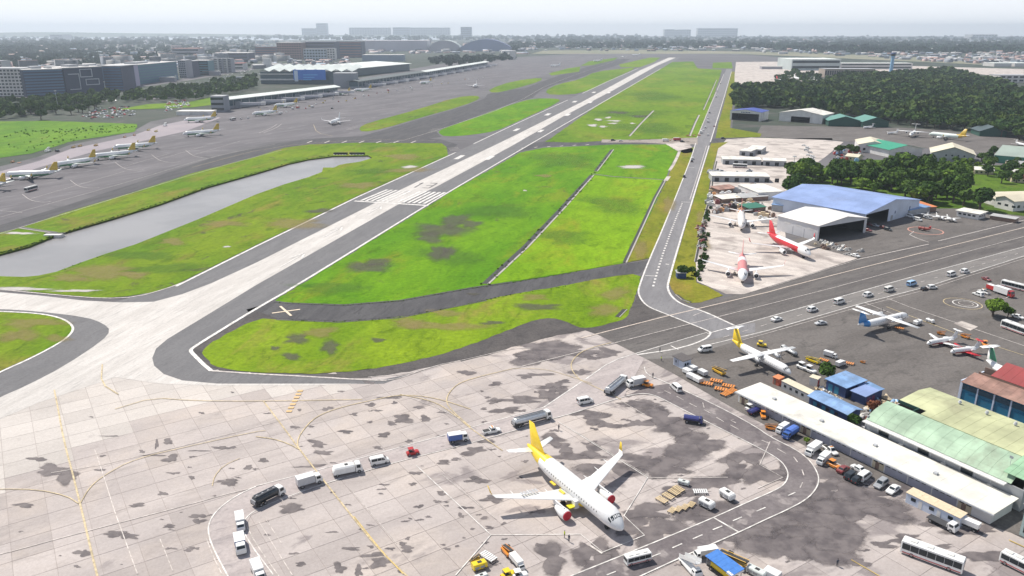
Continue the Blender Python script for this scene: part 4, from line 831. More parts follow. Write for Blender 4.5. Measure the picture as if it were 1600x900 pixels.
def lamps(root, xf, xr, y, zf, zr):
    for s_ in (1, -1):
        mb = MB(); mb.box(xf - .02, xf + .03, y * s_ - .14, y * s_ + .14, zf - .09, zf + .09, LT); mb.build('headlight', root)
        mb = MB(); mb.box(xr - .03, xr + .02, y * s_ - .1, y * s_ + .1, zr - .12, zr + .12, TL); mb.build('tail_light', root)
def mk_van(c, L=4.8, H=2.05, Wd=.9):
    r = empty('van'); f = L / 2
    S_ = [(f, .38, .78, .92, Wd * .86, Wd * .78), (f - .18, .28, .95, 1.08, Wd * .95, Wd * .82), (f - .55, .28, 1.1, 1.22, Wd, Wd * .84), (f - 1.35, .28, 1.15, H - .05, Wd, Wd * .84), (f - 1.8, .28, 1.15, H, Wd, Wd * .85), (-f + .25, .28, 1.15, H, Wd, Wd * .85), (-f + .02, .35, 1.1, H - .25, Wd * .97, Wd * .8)]
    mb = MB(); veh_body(mb, S_, c); mb.build('body', r)
    cross_window(r, S_, f - .58, f - 1.33); side_windows(r, S_, ((f - 1.9, f - 1.15), (f - 2.95, f - 2.0), (-f + .35, f - 3.05)))
    mb = MB(); mb.quad((-f + .1, -Wd * .7, 1.25), (-f + .1, Wd * .7, 1.25), (-f + .22, Wd * .66, H - .2), (-f + .22, -Wd * .66, H - .2), GL, off=-.11, th=.03); 
    mb.v = [(x - .16, y, z) for x, y, z in mb.v]; mb.build('rear_window', r)
    wheels(r, (f - .9, -f + .95), Wd + .01); lamps(r, f, -f, Wd * .66, .75, .95)
    mb = MB(); mb.box(f - .02, f + .07, -Wd * .9, Wd * .9, .33, .52, CH); mb.build('bumper', r); return r
def mk_car(c, L=4.5, H=1.48, Wd=.88, wagon=False, pick=False, bar=None):
    r = empty('car'); f = L / 2
    S_ = [(f, .35, .60, .66, Wd * .82, Wd * .72), (f - .25, .25, .74, .80, Wd * .95, Wd * .8), (f - 1.15, .25, .86, .93, Wd, Wd * .82), (f - 1.85, .25, .92, H - .03, Wd, Wd * .76), (f - 2.2, .25, .92, H, Wd, Wd * .76)]
    if pick: S_ += [(f - 2.9, .25, .92, H - .02, Wd, Wd * .76), (f - 3.05, .25, .90, .98, Wd, Wd * .95), (-f, .3, .88, .98, Wd * .97, Wd * .93)]
    elif wagon: S_ += [(-f + .6, .25, .95, H - .02, Wd, Wd * .78), (-f + .05, .3, .9, .98, Wd * .95, Wd * .8)]
    else: S_ += [(-f + 1.35, .25, .94, H - .05, Wd, Wd * .75), (-f + .62, .25, .92, .99, Wd, Wd * .82), (-f, .32, .80, .88, Wd * .9, Wd * .8)]
    mb = MB(); veh_body(mb, S_, c); mb.build('body', r)
    cross_window(r, S_, f - 1.2, f - 1.83)
    rb = (f - 3.0, f - 2.92) if pick else ((-f + .1, -f + .56) if wagon else (-f + .68, -f + 1.3)); cross_window(r, S_, rb[0], rb[1], 'rear_window')
    side_windows(r, S_, ((f - 2.5, f - 1.75), ((f - 2.88, f - 2.56) if pick else (-f + (.75 if wagon else 1.2), f - 2.58))))
    if pick: mb = MB(); mb.box(-f + .1, f - 3.12, -Wd * .82, Wd * .82, .9, 1.0, CH); mb.build('cargo_bed', r)
    if bar: mb = MB(); mb.box(f - 2.5, f - 2.2, -.5, .5, H, H + .13, bar); mb.build('light_bar', r)
    wheels(r, (f - .85, -f + .9), Wd + .01); lamps(r, f - .05, -f + .02, Wd * .62, .62, .75); return r
def mk_cab(r, x0, x1, Wd, H, c, name='cab'):
    S_ = [(x1, .45, 1.2, 1.3, Wd, Wd * .92), (x1 - .1, .4, 1.3, 1.5, Wd, Wd * .94), (x1 - .45, .4, 1.35, H - .05, Wd, Wd * .9), (x1 - .7, .4, 1.35, H, Wd, Wd * .9), (x0, .45, 1.35, H, Wd, Wd * .9)]
    mb = MB(); veh_body(mb, S_, c); cb = mb.build(name, r)
    cross_window(r, S_, x1 - .11, x1 - .43, f=.86); side_windows(r, S_, ((x0 + .25, x1 - .5),)); return cb
def mk_truck(c, L=6.4, Wd=1.05, H=2.3, body='box', bc=None, bh=2.7, cabL=1.7):
    r = empty('truck'); f = L / 2; bc = bc or c
    mk_cab(r, f - cabL, f, Wd * .96, H, c)
    mb = MB(); mb.box(-f, f - .3, -Wd * .45, Wd * .45, .55, .85, CH); mb.build('chassis', r)
    xb = f - cabL - .15
    if body == 'box':
        mb = MB(); mb.box(-f, xb, -Wd, Wd, .85, bh, bc)
        cb = mb.build('cargo_box', r)
        mb = MB(); mb.box(-f - .02, xb + .02, -Wd - .02, Wd + .02, bh, bh + .05, PW); mb.build('roof_panel', cb)
        for k in range(2): mb = MB(); mb.box(-f - .03, -f, -Wd * .95 + k * Wd, -.04 + k * Wd, .95, bh - .1, bc); mb.build('door', cb)
    elif body == 'tank':
        for k in range(1):
            mb = MB(); n = 18; rg = []
            for x, s_ in ((-f, .8), (-f + .15, 1), (xb - .15, 1), (xb, .8)): rg.append([Vector((x, Wd * 1.02 * s_ * math.cos(2 * PI * i / n), 1.72 + .85 * s_ * math.sin(2 * PI * i / n))) for i in range(n)])
            mb.rings(rg, bc); tk = mb.build('tank', r)
        for k in range(4): mb = MB(); x = -f + .8 + k * (xb + f - 1.4) / 3; mb.cyl((x, 0, 2.54), (x, 0, 2.68), .26, .24, 12, PG); mb.build('tank_hatch', tk)
        mb = MB(); mb.box(-f + .2, xb - .2, .35, .40, 2.56, 2.85, PG); mb.box(-f + .2, xb - .2, -.40, -.35, 2.56, 2.85, PG); mb.build('catwalk_rail', tk)
        mb = MB(); mb.box(-f - .3, -f + .9, -Wd, Wd, .6, 1.5, CH); mb.box(-f - .35, -f - .05, -Wd * .7, Wd * .7, .9, 1.9, PG); mb.build('pump_box', r)
    elif body == 'flat':
        mb = MB(); mb.box(-f, xb, -Wd, Wd, .85, 1.02, bc); 
        fl = mb.build('flatbed', r); mb = MB(); mb.box(xb - .1, xb, -Wd, Wd, 1.02, 1.9, c); mb.build('headboard', fl)
    elif body == 'canvas':
        mb = MB(); mb.box(-f, xb, -Wd, Wd, .85, 1.1, CH); rg = [[Vector((x, -Wd, 1.1)), Vector((x, -Wd, bh - .3)), Vector((x, -Wd * .5, bh)), Vector((x, Wd * .5, bh)), Vector((x, Wd, bh - .3)), Vector((x, Wd, 1.1))] for x in (-f, -f / 3, xb)]
        mb.rings(rg, bc, smooth=False); mb.build('canvas_cover', r)
    elif body == 'lift':      # catering / stairs style: raised box and scissor legs
        mb = MB(); mb.box(-f, xb + .6, -Wd, Wd, 1.5, bh + .4, bc); cb = mb.build('cargo_box', r)
        for s_ in (1, -1):
            for d in (1, -1): mb = MB(); mb.cyl((-f * .6 * d, s_ * Wd * .7, .9), (f * .3 * d, s_ * Wd * .7, 1.5), .06, .06, 6, PG); mb.build('scissor_arm', r)
    elif body == 'sweeper':
        rg = []
        for x, z, w in ((-f, 1.5, .9), (-f + .5, 2.4, 1.), (xb - .4, 2.45, 1.), (xb, 2.2, .95)): rg.append([Vector((x, -Wd * w, .7)), Vector((x, -Wd * w, z - .3)), Vector((x, -Wd * w * .7, z)), Vector((x, Wd * w * .7, z)), Vector((x, Wd * w, z - .3)), Vector((x, Wd * w, .7))])
        mb = MB(); mb.rings(rg, bc, smooth=False); h = mb.build('hopper', r)
        mb = MB(); mb.box(-.6, .2, -.35, .35, 2.4, 2.55, CH); mb.build('air_intake', h)
        mb = MB(); mb.box(-f, -f + 1.2, Wd, Wd + .03, .8, 1.3, M('stripe_red', (.5, .05, .05), .4)); mb.build('side_stripe', h)
    wheels(r, (f - .9, -f + 1.0) if L < 7.5 else (f - .9, -f + 1.0, -f + 2.1), Wd, r=.46, w=.3); lamps(r, f, -f, Wd * .72, .85, .9); return r
def mk_bus(c, L=11.5, Wd=1.25, H=3.1, low=PSV):
    r = empty('bus'); f = L / 2
    S_ = [(f, .4, 1.3, H - .25, Wd * .95, Wd * .9), (f - .15, .32, 1.3, H, Wd, Wd * .96), (-f + .15, .32, 1.3, H, Wd, Wd * .96), (-f, .4, 1.3, H - .2, Wd * .96, Wd * .92)]
    mb = MB(); veh_body(mb, S_, c); mb.build('body', r)
    n = max(4, int(L / 1.5)); st = (L - .5) / n
    side_windows(r, S_, [(-f + .25 + k * st + .03, -f + .25 + (k + 1) * st - .03) for k in range(n)], lo=.02, hi=.80)
    for x, nm in ((f, 'windshield'), (-f, 'rear_window')):
        s_ = 1 if x > 0 else -1; mb = MB(); P = [(x + .02 * s_, -Wd * .86, 1.35), (x + .02 * s_, Wd * .86, 1.35), (x + .02 * s_, Wd * .82, H - .5), (x + .02 * s_, -Wd * .82, H - .5)]
        if s_ < 0: P.reverse()
        mb.quad(*P, GL, off=.03, th=.05); mb.build(nm, r)
    for x in (-f * .55, f * .1, f * .62): mb = MB(); mb.box(x - .6, x + .6, -.5, .5, H, H + .16, PD); mb.build('roof_unit', r)
    for s_ in (1, -1): mb = MB(); mb.box(-f * .95, f * .93, s_ * Wd - .015, s_ * Wd + .02, .5, .75, M('skirt_red', (.50, .12, .12), .5)); mb.build('skirt_band', r)
    wheels(r, (f - 2.2, -f + 2.4) if L > 8 else (f - 1.2, -f + 1.3), Wd + .01, r=.48, w=.3); lamps(r, f, -f, Wd * .7, .85, 1.0); return r
def mk_tug(c, L=3.2, drv=True):
    r = empty('tug'); f = L / 2
    S_ = [(f, .35, .75, .85, .62, .58), (f - .3, .25, .9, 1.0, .72, .66), (0, .25, .9, 1.0, .72, .66), (-f, .3, .8, .9, .7, .64)]
    mb = MB(); veh_body(mb, S_, c); mb.build('body', r)
    mb = MB(); mb.box(-.75, -.1, -.55, .55, 1.0, 1.15, CH); mb.box(-.95, -.78, -.5, .5, 1.0, 1.6, CH); mb.build('seat', r)
    mb = MB()
    for x in (.1, -1.05):
        for s_ in (1, -1): mb.box(x - .03, x + .03, s_ * .6 - .03, s_ * .6 + .03, 1.0, 1.85, CH)
    mb.box(-1.15, .2, -.66, .66, 1.85, 1.92, c); mb.build('canopy', r)
    mb = MB(); mb.cyl((.25, 0, 1.0), (.1, 0, 1.3), .02, .02, 5, CH); mb.cyl((.08, 0, 1.3), (.05, 0, 1.33), .2, .2, 10, CH); mb.build('steering_wheel', r)
    wheels(r, (f - .6, -f + .6), .74, r=.34); lamps(r, f, -f, .45, .6, .6); return r
def mk_dolly(c, L=3.0, n=6, deck=True, load=None):
    r = empty('baggage_dolly'); f = L / 2; mb = MB()
    mb.box(-f, f, -.85, -.75, .4, .5, c); mb.box(-f, f, .75, .85, .4, .5, c); mb.build('frame', r)
    for k in range(n): x = -f + (k + .5) * L / n; mb = MB(); mb.box(x - L / n * .3, x + L / n * .3, -.85, .85, .5, .56, c); mb.build('slat', r)
    mb = MB(); mb.cyl((f, 0, .42), (f + .9, 0, .25), .04, .04, 6, CH); mb.build('tow_bar', r)
    if load: mb = MB(); mb.box(-f * .9, f * .9, -.75, .75, .56, 1.5, load); mb.build('load', r)
    wheels(r, (f - .4, -f + .4), .84, r=.2, w=.12); return r
def mk_container(c, top=PW, L=3.0, Wd=1.0, H=1.75):
    r = empty('cargo_container'); f = L / 2; mb = MB()
    rg = [[Vector((x, -Wd, .55)), Vector((x, -Wd, H - .05)), Vector((x, -Wd * .9, H)), Vector((x, Wd * .9, H)), Vector((x, Wd, H - .05)), Vector((x, Wd, .55))] for x in (-f, f)]
    mb.rings(rg, c, smooth=False); b_ = mb.build('shell', r); mb = MB(); mb.box(-f + .1, f - .1, -Wd * .85, Wd * .85, H, H + .03, top); mb.build('lid', b_)
    for k in range(2): mb = MB(); mb.box(f, f + .02, -Wd * .9 + k * Wd * .93, -.05 + k * Wd * .93, .65, H - .12, PSV); mb.build('door', b_)
    mb = MB(); mb.box(-f, f, -Wd * .8, Wd * .8, .4, .55, CH); mb.build('dolly_frame', r); wheels(r, (f - .5, -f + .5), Wd * .85, r=.2, w=.12); return r
def mk_stairs(c, L=6.5):
    r = empty('passenger_stairs'); f = L / 2
    mb = MB(); mb.box(-f, f * .6, -.9, .9, .45, .75, c); mb.build('chassis', r); mk_cab(r, f - 1.5, f, .9, 1.9, c)
    n = 14
    for k in range(n): t = k / n; mb = MB(); x = -f + t * (L - .6); z = .8 + t * 2.6; mb.box(x, x + L / n, -.6, .6, z, z + .08, PSV); mb.build('step', r)
    for s_ in (1, -1):
        mb = MB(); mb.quad((-f, .68 * s_, .8), (f - .6, .68 * s_, 3.4), (f - .6, .68 * s_, 4.3), (-f, .68 * s_, 1.7), PW, th=.05); mb.build('side_panel', r)
    wheels(r, (f - 1.0, -f + 1.2), .9, r=.36); return r
def mk_loader(c, L=5.5):      # belt / cargo loader
    r = empty('belt_loader'); f = L / 2
    mb = MB(); mb.box(-f * .8, f * .8, -.85, .85, .4, .95, c); mb.build('chassis', r)
    mb = MB(); mb.quad((-f, -.45, 1.05), (f, -.45, 1.9), (f, .45, 1.9), (-f, .45, 1.05), CH, th=.18); b_ = mb.build('belt', r)
    for s_ in (1, -1): mb = MB(); mb.cyl((-f, .5 * s_, 1.15), (f, .5 * s_, 2.0), .06, .06, 6, c); mb.build('side_rail', b_)
    mb = MB(); mb.box(-f * .5, -f * .2, .5, .85, .95, 1.5, CH); mb.build('seat', r)
    wheels(r, (f * .55, -f * .55), .86, r=.34); return r
def mk_gpu(c, L=3.0): 
    r = empty('ground_power_unit'); f = L / 2; mb = MB(); veh_body(mb, [(f, .4, 1.1, 1.35, .8, .7), (f - .25, .35, 1.3, 1.55, .85, .75), (-f, .35, 1.3, 1.55, .85, .75)], c); b_ = mb.build('housing', r)
    for s_ in (1, -1):
        for k in range(2): mb = MB(); mb.box(-f + .25 + k * 1.2, -f + 1.2 + k * 1.2, s_ * .85 - .02, s_ * .85 + .02, .6, 1.15, PG); mb.build('side_panel', b_)
    mb = MB(); mb.box(-.4, .5, -.35, .35, 1.55, 1.6, CH); mb.build('vent_grille', b_); mb = MB(); mb.cyl((f, 0, .5), (f + .9, 0, .3), .04, .04, 6, CH); mb.build('tow_bar', r)
    wheels(r, (f - .6, -f + .6), .86, r=.3); return r
def mk_canopy(c):
    r = empty('covered_loader'); mb = MB(); mb.box(-3.4, 3.4, -1.3, 1.3, .5, .95, CH); mb.build('chassis', r)
    for x in (-3.2, 3.2):
        for s_ in (1, -1): mb = MB(); mb.cyl((x, 1.4 * s_, .9), (x, 1.4 * s_, 3.0), .08, .08, 6, PG); mb.build('post', r)
    for k in range(5): mb = MB(); x = -3.6 + k * 1.45; mb.quad((x, -1.75, 2.85), (x + 1.42, -1.75, 2.85), (x + 1.42, 1.75, 3.15), (x, 1.75, 3.15), c, th=.08); mb.build('roof_sheet', r)
    mb = MB(); mb.box(2.2, 3.6, -1.72, 1.72, 2.5, 2.9, PW); mb.build('valance', r); mb = MB(); mb.box(-2.5, 2.5, -1.1, 1.1, .95, 2.0, PY); mb.build('load', r); wheels(r, (2.2, -2.2), 1.3, r=.42); return r
KINDS = dict(van=lambda: mk_van(PW), van_grey=lambda: mk_van(PSV), van_dirty=lambda: mk_van(PD), vanblue=lambda: mk_van(PLB), car=lambda: mk_car(PW), car_silver=lambda: mk_car(PSV), car_red=lambda: mk_car(PM), suv=lambda: mk_car(PW, 4.7, 1.8, .93, True), suv_grey=lambda: mk_car(PG, 4.7, 1.75, .92, True), suv_dark=lambda: mk_car(PK, 4.8, 1.8, .92, True), pickup=lambda: mk_car(PW, 5.1, 1.75, .9, pick=True, bar=PO),
    box_white=lambda: mk_truck(PW, 6.2, body='box'), box_blue=lambda: mk_truck(PW, 5.4, body='box', bc=PB, bh=2.4), box_grey=lambda: mk_truck(PW, 6.0, body='box', bc=PSV), sweeper=lambda: mk_truck(PW, 7.2, 1.2, 2.5, 'sweeper'), fuel=lambda: mk_truck(PW, 11.5, 1.2, 2.6, 'tank', bc=M('tank_alloy', (.62, .64, .66), .3, .3)), water=lambda: mk_truck(PW, 7.6, 1.15, 2.4, 'tank', bc=PK),
    flat=lambda: mk_truck(PW, 6.6, 1.1, 2.2, 'flat', bc=M('deck_dark', (.06, .06, .065), .6)), canvas=lambda: mk_truck(PB, 6.0, 1.1, 2.2, 'canvas', bc=M('blue_canvas', (.08, .17, .52), .8)), lift=lambda: mk_truck(PW, 7.0, 1.15, 2.3, 'lift', bc=PW), fire=lambda: mk_truck(PR, 8.5, 1.25, 2.9, 'box', bc=PW, bh=3.2), fire_red=lambda: mk_truck(PR, 7.5, 1.25, 2.8, 'box', bc=PR, bh=3.),
    bus=lambda: mk_bus(PW), minibus=lambda: mk_bus(PW, 7.0, 1.05, 2.7), bus_dark=lambda: mk_bus(PW, 11, low=PK), bus_grey=lambda: mk_bus(PD, 10.5), tug_red=lambda: mk_tug(PR), tug_orange=lambda: mk_tug(PO), tug_yellow=lambda: mk_tug(PY), tug_white=lambda: mk_tug(PW), dolly=lambda: mk_dolly(M('dolly_cream', (.62, .48, .28), .6)), dolly_y=lambda: mk_dolly(PY), dolly_w=lambda: mk_dolly(PW, 3.4, 7), pallet=lambda: mk_dolly(PO, 3.2, 5, load=None),
    cont=lambda: mk_container(PSV), cont_w=lambda: mk_container(PW), stairs=lambda: mk_stairs(PW), loader=lambda: mk_loader(PY), loader_o=lambda: mk_loader(M('loader_amber', (.68, .40, .04), .4)), gpu=lambda: mk_gpu(PW), canopy=lambda: mk_canopy(M('blue_sheet', (.05, .19, .55), .5)), covered=lambda: mk_truck(PN, 5.2, 1.1, 1.9, 'canvas', bc=PN, bh=1.9, cabL=.9), redload=lambda: mk_loader(PO, 3.6), gpu_y=lambda: mk_gpu(PY), gpu_p=lambda: mk_gpu(M('pale_housing', (.62, .66, .64), .4), 3.8))
PROTO = {}
NAMES = dict(van='van', car='car', suv='car', pickup='pickup_truck', box='truck', sweeper='sweeper_truck', fuel='fuel_truck', water='tank_truck', flat='flatbed_truck', canvas='truck', lift='lift_truck', fire='fire_truck', bus='bus', minibus='minibus', tug='tug', dolly='baggage_dolly', pallet='pallet_dolly', cont='cargo_container', stairs='passenger_stairs', loader='belt_loader', gpu='ground_power_unit', canopy='covered_loader', covered='covered_truck', redload='belt_loader', vanblue='van')
def veh(kind, px, py, dx, dy, label, group='vehicles on the apron', z=.15, cat=None, sc=1):
    if kind in PROTO: o = copy_tree(PROTO[kind])
    else:
        o = PROTO[kind] = KINDS[kind](); old = o.name; o.name = NAMES[kind.split('_')[0]]
        if o.name != old: KIDS[o.name] = KIDS.pop(old)
    c = G(px, py, z); o.location = c; o.rotation_euler = (0, 0, ang_px(px, py, dx, dy)); o.scale = (sc,) * 3
    return tag(o, label, cat or o.name.split('.')[0].replace('_', ' '), group)
G1 = 'vehicles queued along the white apron lane'
veh('water', 421, 781, 20, -10, 'black tank truck with white cab, leftmost in the row along the apron lane', G1)
veh('box_grey', 484, 757, 20, -6, 'white box truck with grey sides behind the black tank truck', G1)
veh('sweeper', 543, 739, 20, -4, 'white sweeper truck with dark roof intake on the apron lane', G1)
veh('van', 593, 724, 20, -4, 'white van between the sweeper truck and the red tug', G1)
veh('tug_red', 645, 710, 20, -4, 'small red tug alone on the apron lane', G1)
veh('box_blue', 716, 689, 20, -3, 'truck with blue cargo box and pale cab on the apron lane', G1)
veh('pickup', 768, 676, 20, -4, 'white pickup truck close behind the large fuel truck', G1)
veh('fuel', 832, 660, 30, -8, 'silver fuel truck just behind the yellow tail of the foreground airliner', G1)
veh('van', 914, 630, 20, -4, 'white van beside the bend of the apron lane below the fuel trucks', G1)
veh('fuel', 963, 607, 22, -18, 'silver fuel truck pointing away at the upper end of the apron lane', G1)
veh('box_grey', 993, 603, -20, 4, 'grey and white box truck in front of the second fuel truck', G1)
veh('tug_orange', 1012, 604, 20, 4, 'orange tug beside the grey box truck', G1)
veh('van', 1056, 609, -14, -12, 'white van on the upper right bend of the loop road', G1)
veh('van', 1101, 549, -20, 3, 'white van by the gatehouse and the yellow tailed propeller plane', G1)
veh('covered', 1083, 660, 20, 3, 'low navy blue covered truck on the dark apron stain', G1)
G2 = 'vehicles driving on the road strip'
for k, x, y, lab in (('car', 1213, 501, 'white car at the left end of the convoy on the road strip'), ('suv', 1269, 486, 'white high car second from the left in the convoy'), ('van', 1311, 474, 'white van third in the convoy, above the blue tailed plane'), ('suv', 1356, 463, 'white car fourth in the convoy on the road strip'), ('van_dirty', 1389, 455, 'off white van just left of the blue and white one'), ('vanblue', 1424, 446, 'light blue van in the middle of the convoy'), ('van', 1486, 431, 'white van second from the right end of the convoy'), ('suv', 1507, 426, 'white car at the right end of the convoy')):
    veh(k, x, y, 20, -6, lab, G2, sc=1.12)
veh('car_silver', 1282, 507, -20, 2, 'silver car outside the lane lines left of the blue tailed plane', G2)
veh('suv', 1456, 451, 20, -2, 'white car below the lane lines right of the light blue van', G2)
veh('car_red', 1541, 438, 12, 5, 'dark red car with white roof alone on the ramp', G2)
veh('suv_dark', 1444, 453, 8, -2, 'dark car tucked beside the white car below the lane', G2, sc=.8)
G3 = 'vehicles at the lower left bend of the loop'
veh('box_white', 376, 822, 2, 16, 'white truck uppermost of the three at the left bend', G3, sc=.86)
veh('box_blue', 376, 857, 3, 16, 'pale truck with dark blue rear body below the white one at the bend', G3)
veh('box_white', 404, 900, 6, 14, 'white truck cut by the bottom edge at the left bend', G3, sc=.9)
veh('minibus', 996, 878, -20, 5, 'white minibus on the lower lane in front of the airliner nose', G3, sc=.80)
veh('stairs', 1078, 890, 12, 14, 'white stair truck at the bottom edge beside the blue canopy', G3)
veh('canopy', 1130, 898, 13, 10, 'loader under a bright blue sheet roof at the bottom edge', G3, sc=1.0)
veh('lift', 1102, 870, -18, 3, 'white truck behind the blue sheet roof at the bottom edge', G3, sc=.7)
veh('loader_o', 1145, 880, 20, 12, 'amber belt loader behind the blue sheet roof', G3, sc=1.2)
veh('gpu_p', 1182, 899, 20, 10, 'pale power unit at the bottom edge right of the blue sheet roof', G3); veh('cont_w', 1206, 903, 20, 10, 'white container cut by the bottom edge right of the power unit', G3)
G4 = 'ground equipment right of the airliner'
veh('gpu', 1104, 792, 14, 7, 'white power unit lowest of the three right of the airliner', G4, sc=1.15); veh('gpu', 1136, 778, 14, 9, 'white power unit farthest to the right near the road line', G4, sc=1.15)
veh('dolly_w', 1094, 770, 18, 0, 'white flat dolly behind the two power units', G4); veh('gpu_p', 1068, 757, 14, 4, 'small pale unit at the end of the cream dollies', G4, sc=.7)
for i, (x, y) in enumerate(((1034, 783), (1044, 777), (1053, 771), (1060, 766))): veh('dolly', x, y, 16, 9, ('cream slatted dolly nearest the airliner', 'cream slatted dolly second from the airliner', 'cream slatted dolly third from the airliner', 'cream slatted dolly next to the small pale unit')[i], G4, sc=.95)
for i, (x, y) in enumerate(((1050, 799), (1060, 797), (1070, 794), (1080, 790))): veh('dolly', x, y, -10, 10, ('empty pale dolly at the dark end of the ladder like row', 'second empty pale dolly of the ladder like row', 'third empty pale dolly of the ladder like row', 'last empty pale dolly beside the lower power unit')[i], G4, sc=.78)
G5 = 'ground equipment at the bottom of the stand'
veh('gpu_y', 749, 888, 16, -5, 'bright yellow power unit at the bottom of the stand', G5, sc=1.0); veh('loader_o', 742, 876, 14, -8, 'amber equipment behind the bright yellow power unit', G5, sc=.5)
veh('dolly_w', 763, 872, 14, 9, 'white flat dolly with tow bar beside the yellow unit', G5, sc=1.1); veh('redload', 793, 865, 10, 12, 'orange red loader at the bottom of the stand', G5); veh('lift', 808, 884, 12, 14, 'white deck loader with red base at the bottom of the stand', G5, sc=.62)
veh('tug_yellow', 795, 902, 14, -5, 'yellow tug cut by the bottom edge', G5); veh('gpu_p', 752, 905, 14, -5, 'pale green unit cut by the bottom edge', G5, sc=.7); veh('tug_white', 812, 903, 14, -3, 'white tug cut by the bottom edge next to the yellow one', G5)
# right side, by the long terminal shed
G6 = 'vehicles along the long white shed'
veh('bus', 1455, 877, -30, -11, 'long white bus with dark windows parked lower right'); veh('minibus', 1592, 890, -20, -10, 'white minibus cut by the right edge behind the bus')
veh('lift', 1270, 708, -14, 10, 'white truck with raised box at the head of the shed row', G6, sc=.82); veh('box_white', 1286, 722, -14, 12, 'white and red service truck second in the shed row', G6, sc=.8); veh('pickup', 1297, 706, 14, 10, 'white pickup truck behind the raised box truck', G6, sc=.9)
veh('tug_orange', 1302, 730, 12, 6, 'orange and white tug between the service truck and the cars', G6); veh('car_red', 1317, 736, 12, -8, 'white roofed maroon car left of the dark vehicles', G6, sc=.95); veh('suv_dark', 1330, 746, 12, -8, 'dark car in the shadow left of the white van by the shed', G6); veh('suv_dark', 1340, 752, 12, -8, 'black car next to the white van by the shed', G6, sc=.9)
veh('van', 1350, 748, 14, -10, 'white van parked between dark and grey cars by the shed', G6); veh('suv_grey', 1376, 759, -14, 10, 'grey estate car next to the white van by the shed', G6); veh('car', 1395, 768, -14, 10, 'white saloon car at the end of the row by the shed', G6); veh('car', 1343, 737, 12, 7, 'white car close to the shed wall behind the van', G6)
veh('flat', 1472, 822, 18, 9, 'white flatbed truck in front of the portable office', G6, sc=.95); veh('lift', 1510, 824, -16, -7, 'white truck with cab roof window right of the flatbed', G6, sc=.7)
veh('canvas', 1234, 682, -16, 10, 'truck with bright blue canvas beside the white cab near the shed', G6, sc=.9); veh('box_white', 1222, 674, -16, 10, 'white box truck left of the blue canvas truck', G6, sc=.75); veh('redload', 1204, 671, 14, 3, 'orange loader at the road side near the shed', G6, sc=.9); veh('tug_orange', 1192, 652, 4, 12, 'orange tug against the shed wall', G6, sc=.9)
veh('tug_white', 1172, 640, 12, -4, 'white tug at the upper end of the shed', G6); veh('covered', 1178, 646, 14, -6, 'dark blue covered truck at the upper end of the shed', G6, sc=.8)
# containers and pallets by the gatehouse
G7 = 'containers by the gatehouse'
for i, (x, y, k) in enumerate(((1074, 584, 'cont_w'), (1082, 579, 'cont'), (1080, 592, 'cont'), (1098, 586, 'cont'), (1090, 597, 'cont_w'))): veh(k, x, y, 14, 7, ('white container dolly nearest the gatehouse', 'grey container behind the white one by the gatehouse', 'grey container in the middle of the gatehouse cluster', 'grey container at the back right of the gatehouse cluster', 'white container at the front of the gatehouse cluster')[i], G7, sc=.95)
veh('loader_o', 1123, 583, 16, 9, 'amber belt loader near the wing of the yellow tailed plane', G7, sc=1.05)
for i, (x, y) in enumerate(((1104, 601), (1119, 597), (1126, 610), (1138, 605), (1135, 617), (1142, 613))): veh('pallet', x, y, 16, 3 if i < 4 else -7, ('orange pallet dolly at the left end of the group', 'cream topped pallet dolly at the back of the group', 'orange pallet dolly in the middle of the group', 'orange pallet dolly at the right of the group', 'orange pallet dolly nearest the white shed roof', 'orange pallet dolly touching the shed end')[i], G7, sc=1.2)
veh('fuel', 1232, 551, -16, -9, 'green and white tank truck behind the wing of the yellow tailed plane', G7, sc=.62)
veh('loader', 1270, 566, 16, 6, 'yellow loader behind the dark tree', G7); veh('pallet', 1287, 564, 14, 4, 'orange pallet dolly left of the dark tree', G7); veh('box_white', 1297, 558, 14, 4, 'white truck beyond the dark tree', G7, sc=.7); veh('tug_white', 1254, 577, 12, 5, 'white tug left of the dark tree', G7, sc=1.2); veh('tug_white', 1266, 582, 12, 5, 'white tug next to the small pale booth', G7, sc=1.2)
veh('box_grey', 1313, 572, 14, -6, 'pale blue and white truck right of the dark tree', G7, sc=.7); veh('pallet', 1326, 569, 14, 3, 'orange and white pallet right of the pale blue truck', G7); veh('redload', 1348, 567, 10, 3, 'small orange loader alone on the ramp above the blue roofs', G7, sc=.5)
veh('tug_yellow', 1190, 541, 14, 2, 'yellow tug behind the fuselage of the yellow tailed plane', G7)
veh('gpu', 1433, 507, -14, 5, 'white power unit beside the nose of the blue tailed plane', G7, sc=1.1); veh('gpu', 1453, 504, 12, 4, 'white unit right of the one by the blue tailed plane', G7, sc=.9); veh('pallet', 1405, 514, 14, 3, 'flat dolly under the wing of the blue tailed plane', G7)
veh('redload', 1470, 523, 14, 3, 'orange yellow loader behind the small business jet', G7, sc=.8); veh('redload', 1508, 528, 12, 4, 'red loader behind the smaller business jet', G7, sc=.9); veh('tug_orange', 1539, 541, 8, 8, 'orange tug right of the business jets', G7)
G8 = 'emergency vehicles near the round tree'
veh('suv', 1528, 462, -14, -5, 'white car foremost beside the fire trucks', G8); veh('pickup', 1537, 458, -14, -5, 'white pickup truck beside the fire trucks', G8)
veh('fire', 1568, 461, 18, 6, 'red fire truck with white body behind the round tree', G8, sc=.95); veh('fire_red', 1552, 455, 16, 6, 'all red fire truck left of the red and white one', G8, sc=.8); veh('bus_dark', 1584, 451, 20, 5, 'dark windowed bus behind the fire trucks', G8, sc=.9); veh('bus_dark', 1588, 519, 22, 8, 'dark bus with white roof at the right edge below the tree', G8)
veh('car', 1590, 497, 14, 4, 'white car between the round tree and the blue hut', G8)
G9 = 'cars parked by the pale blue hangar'
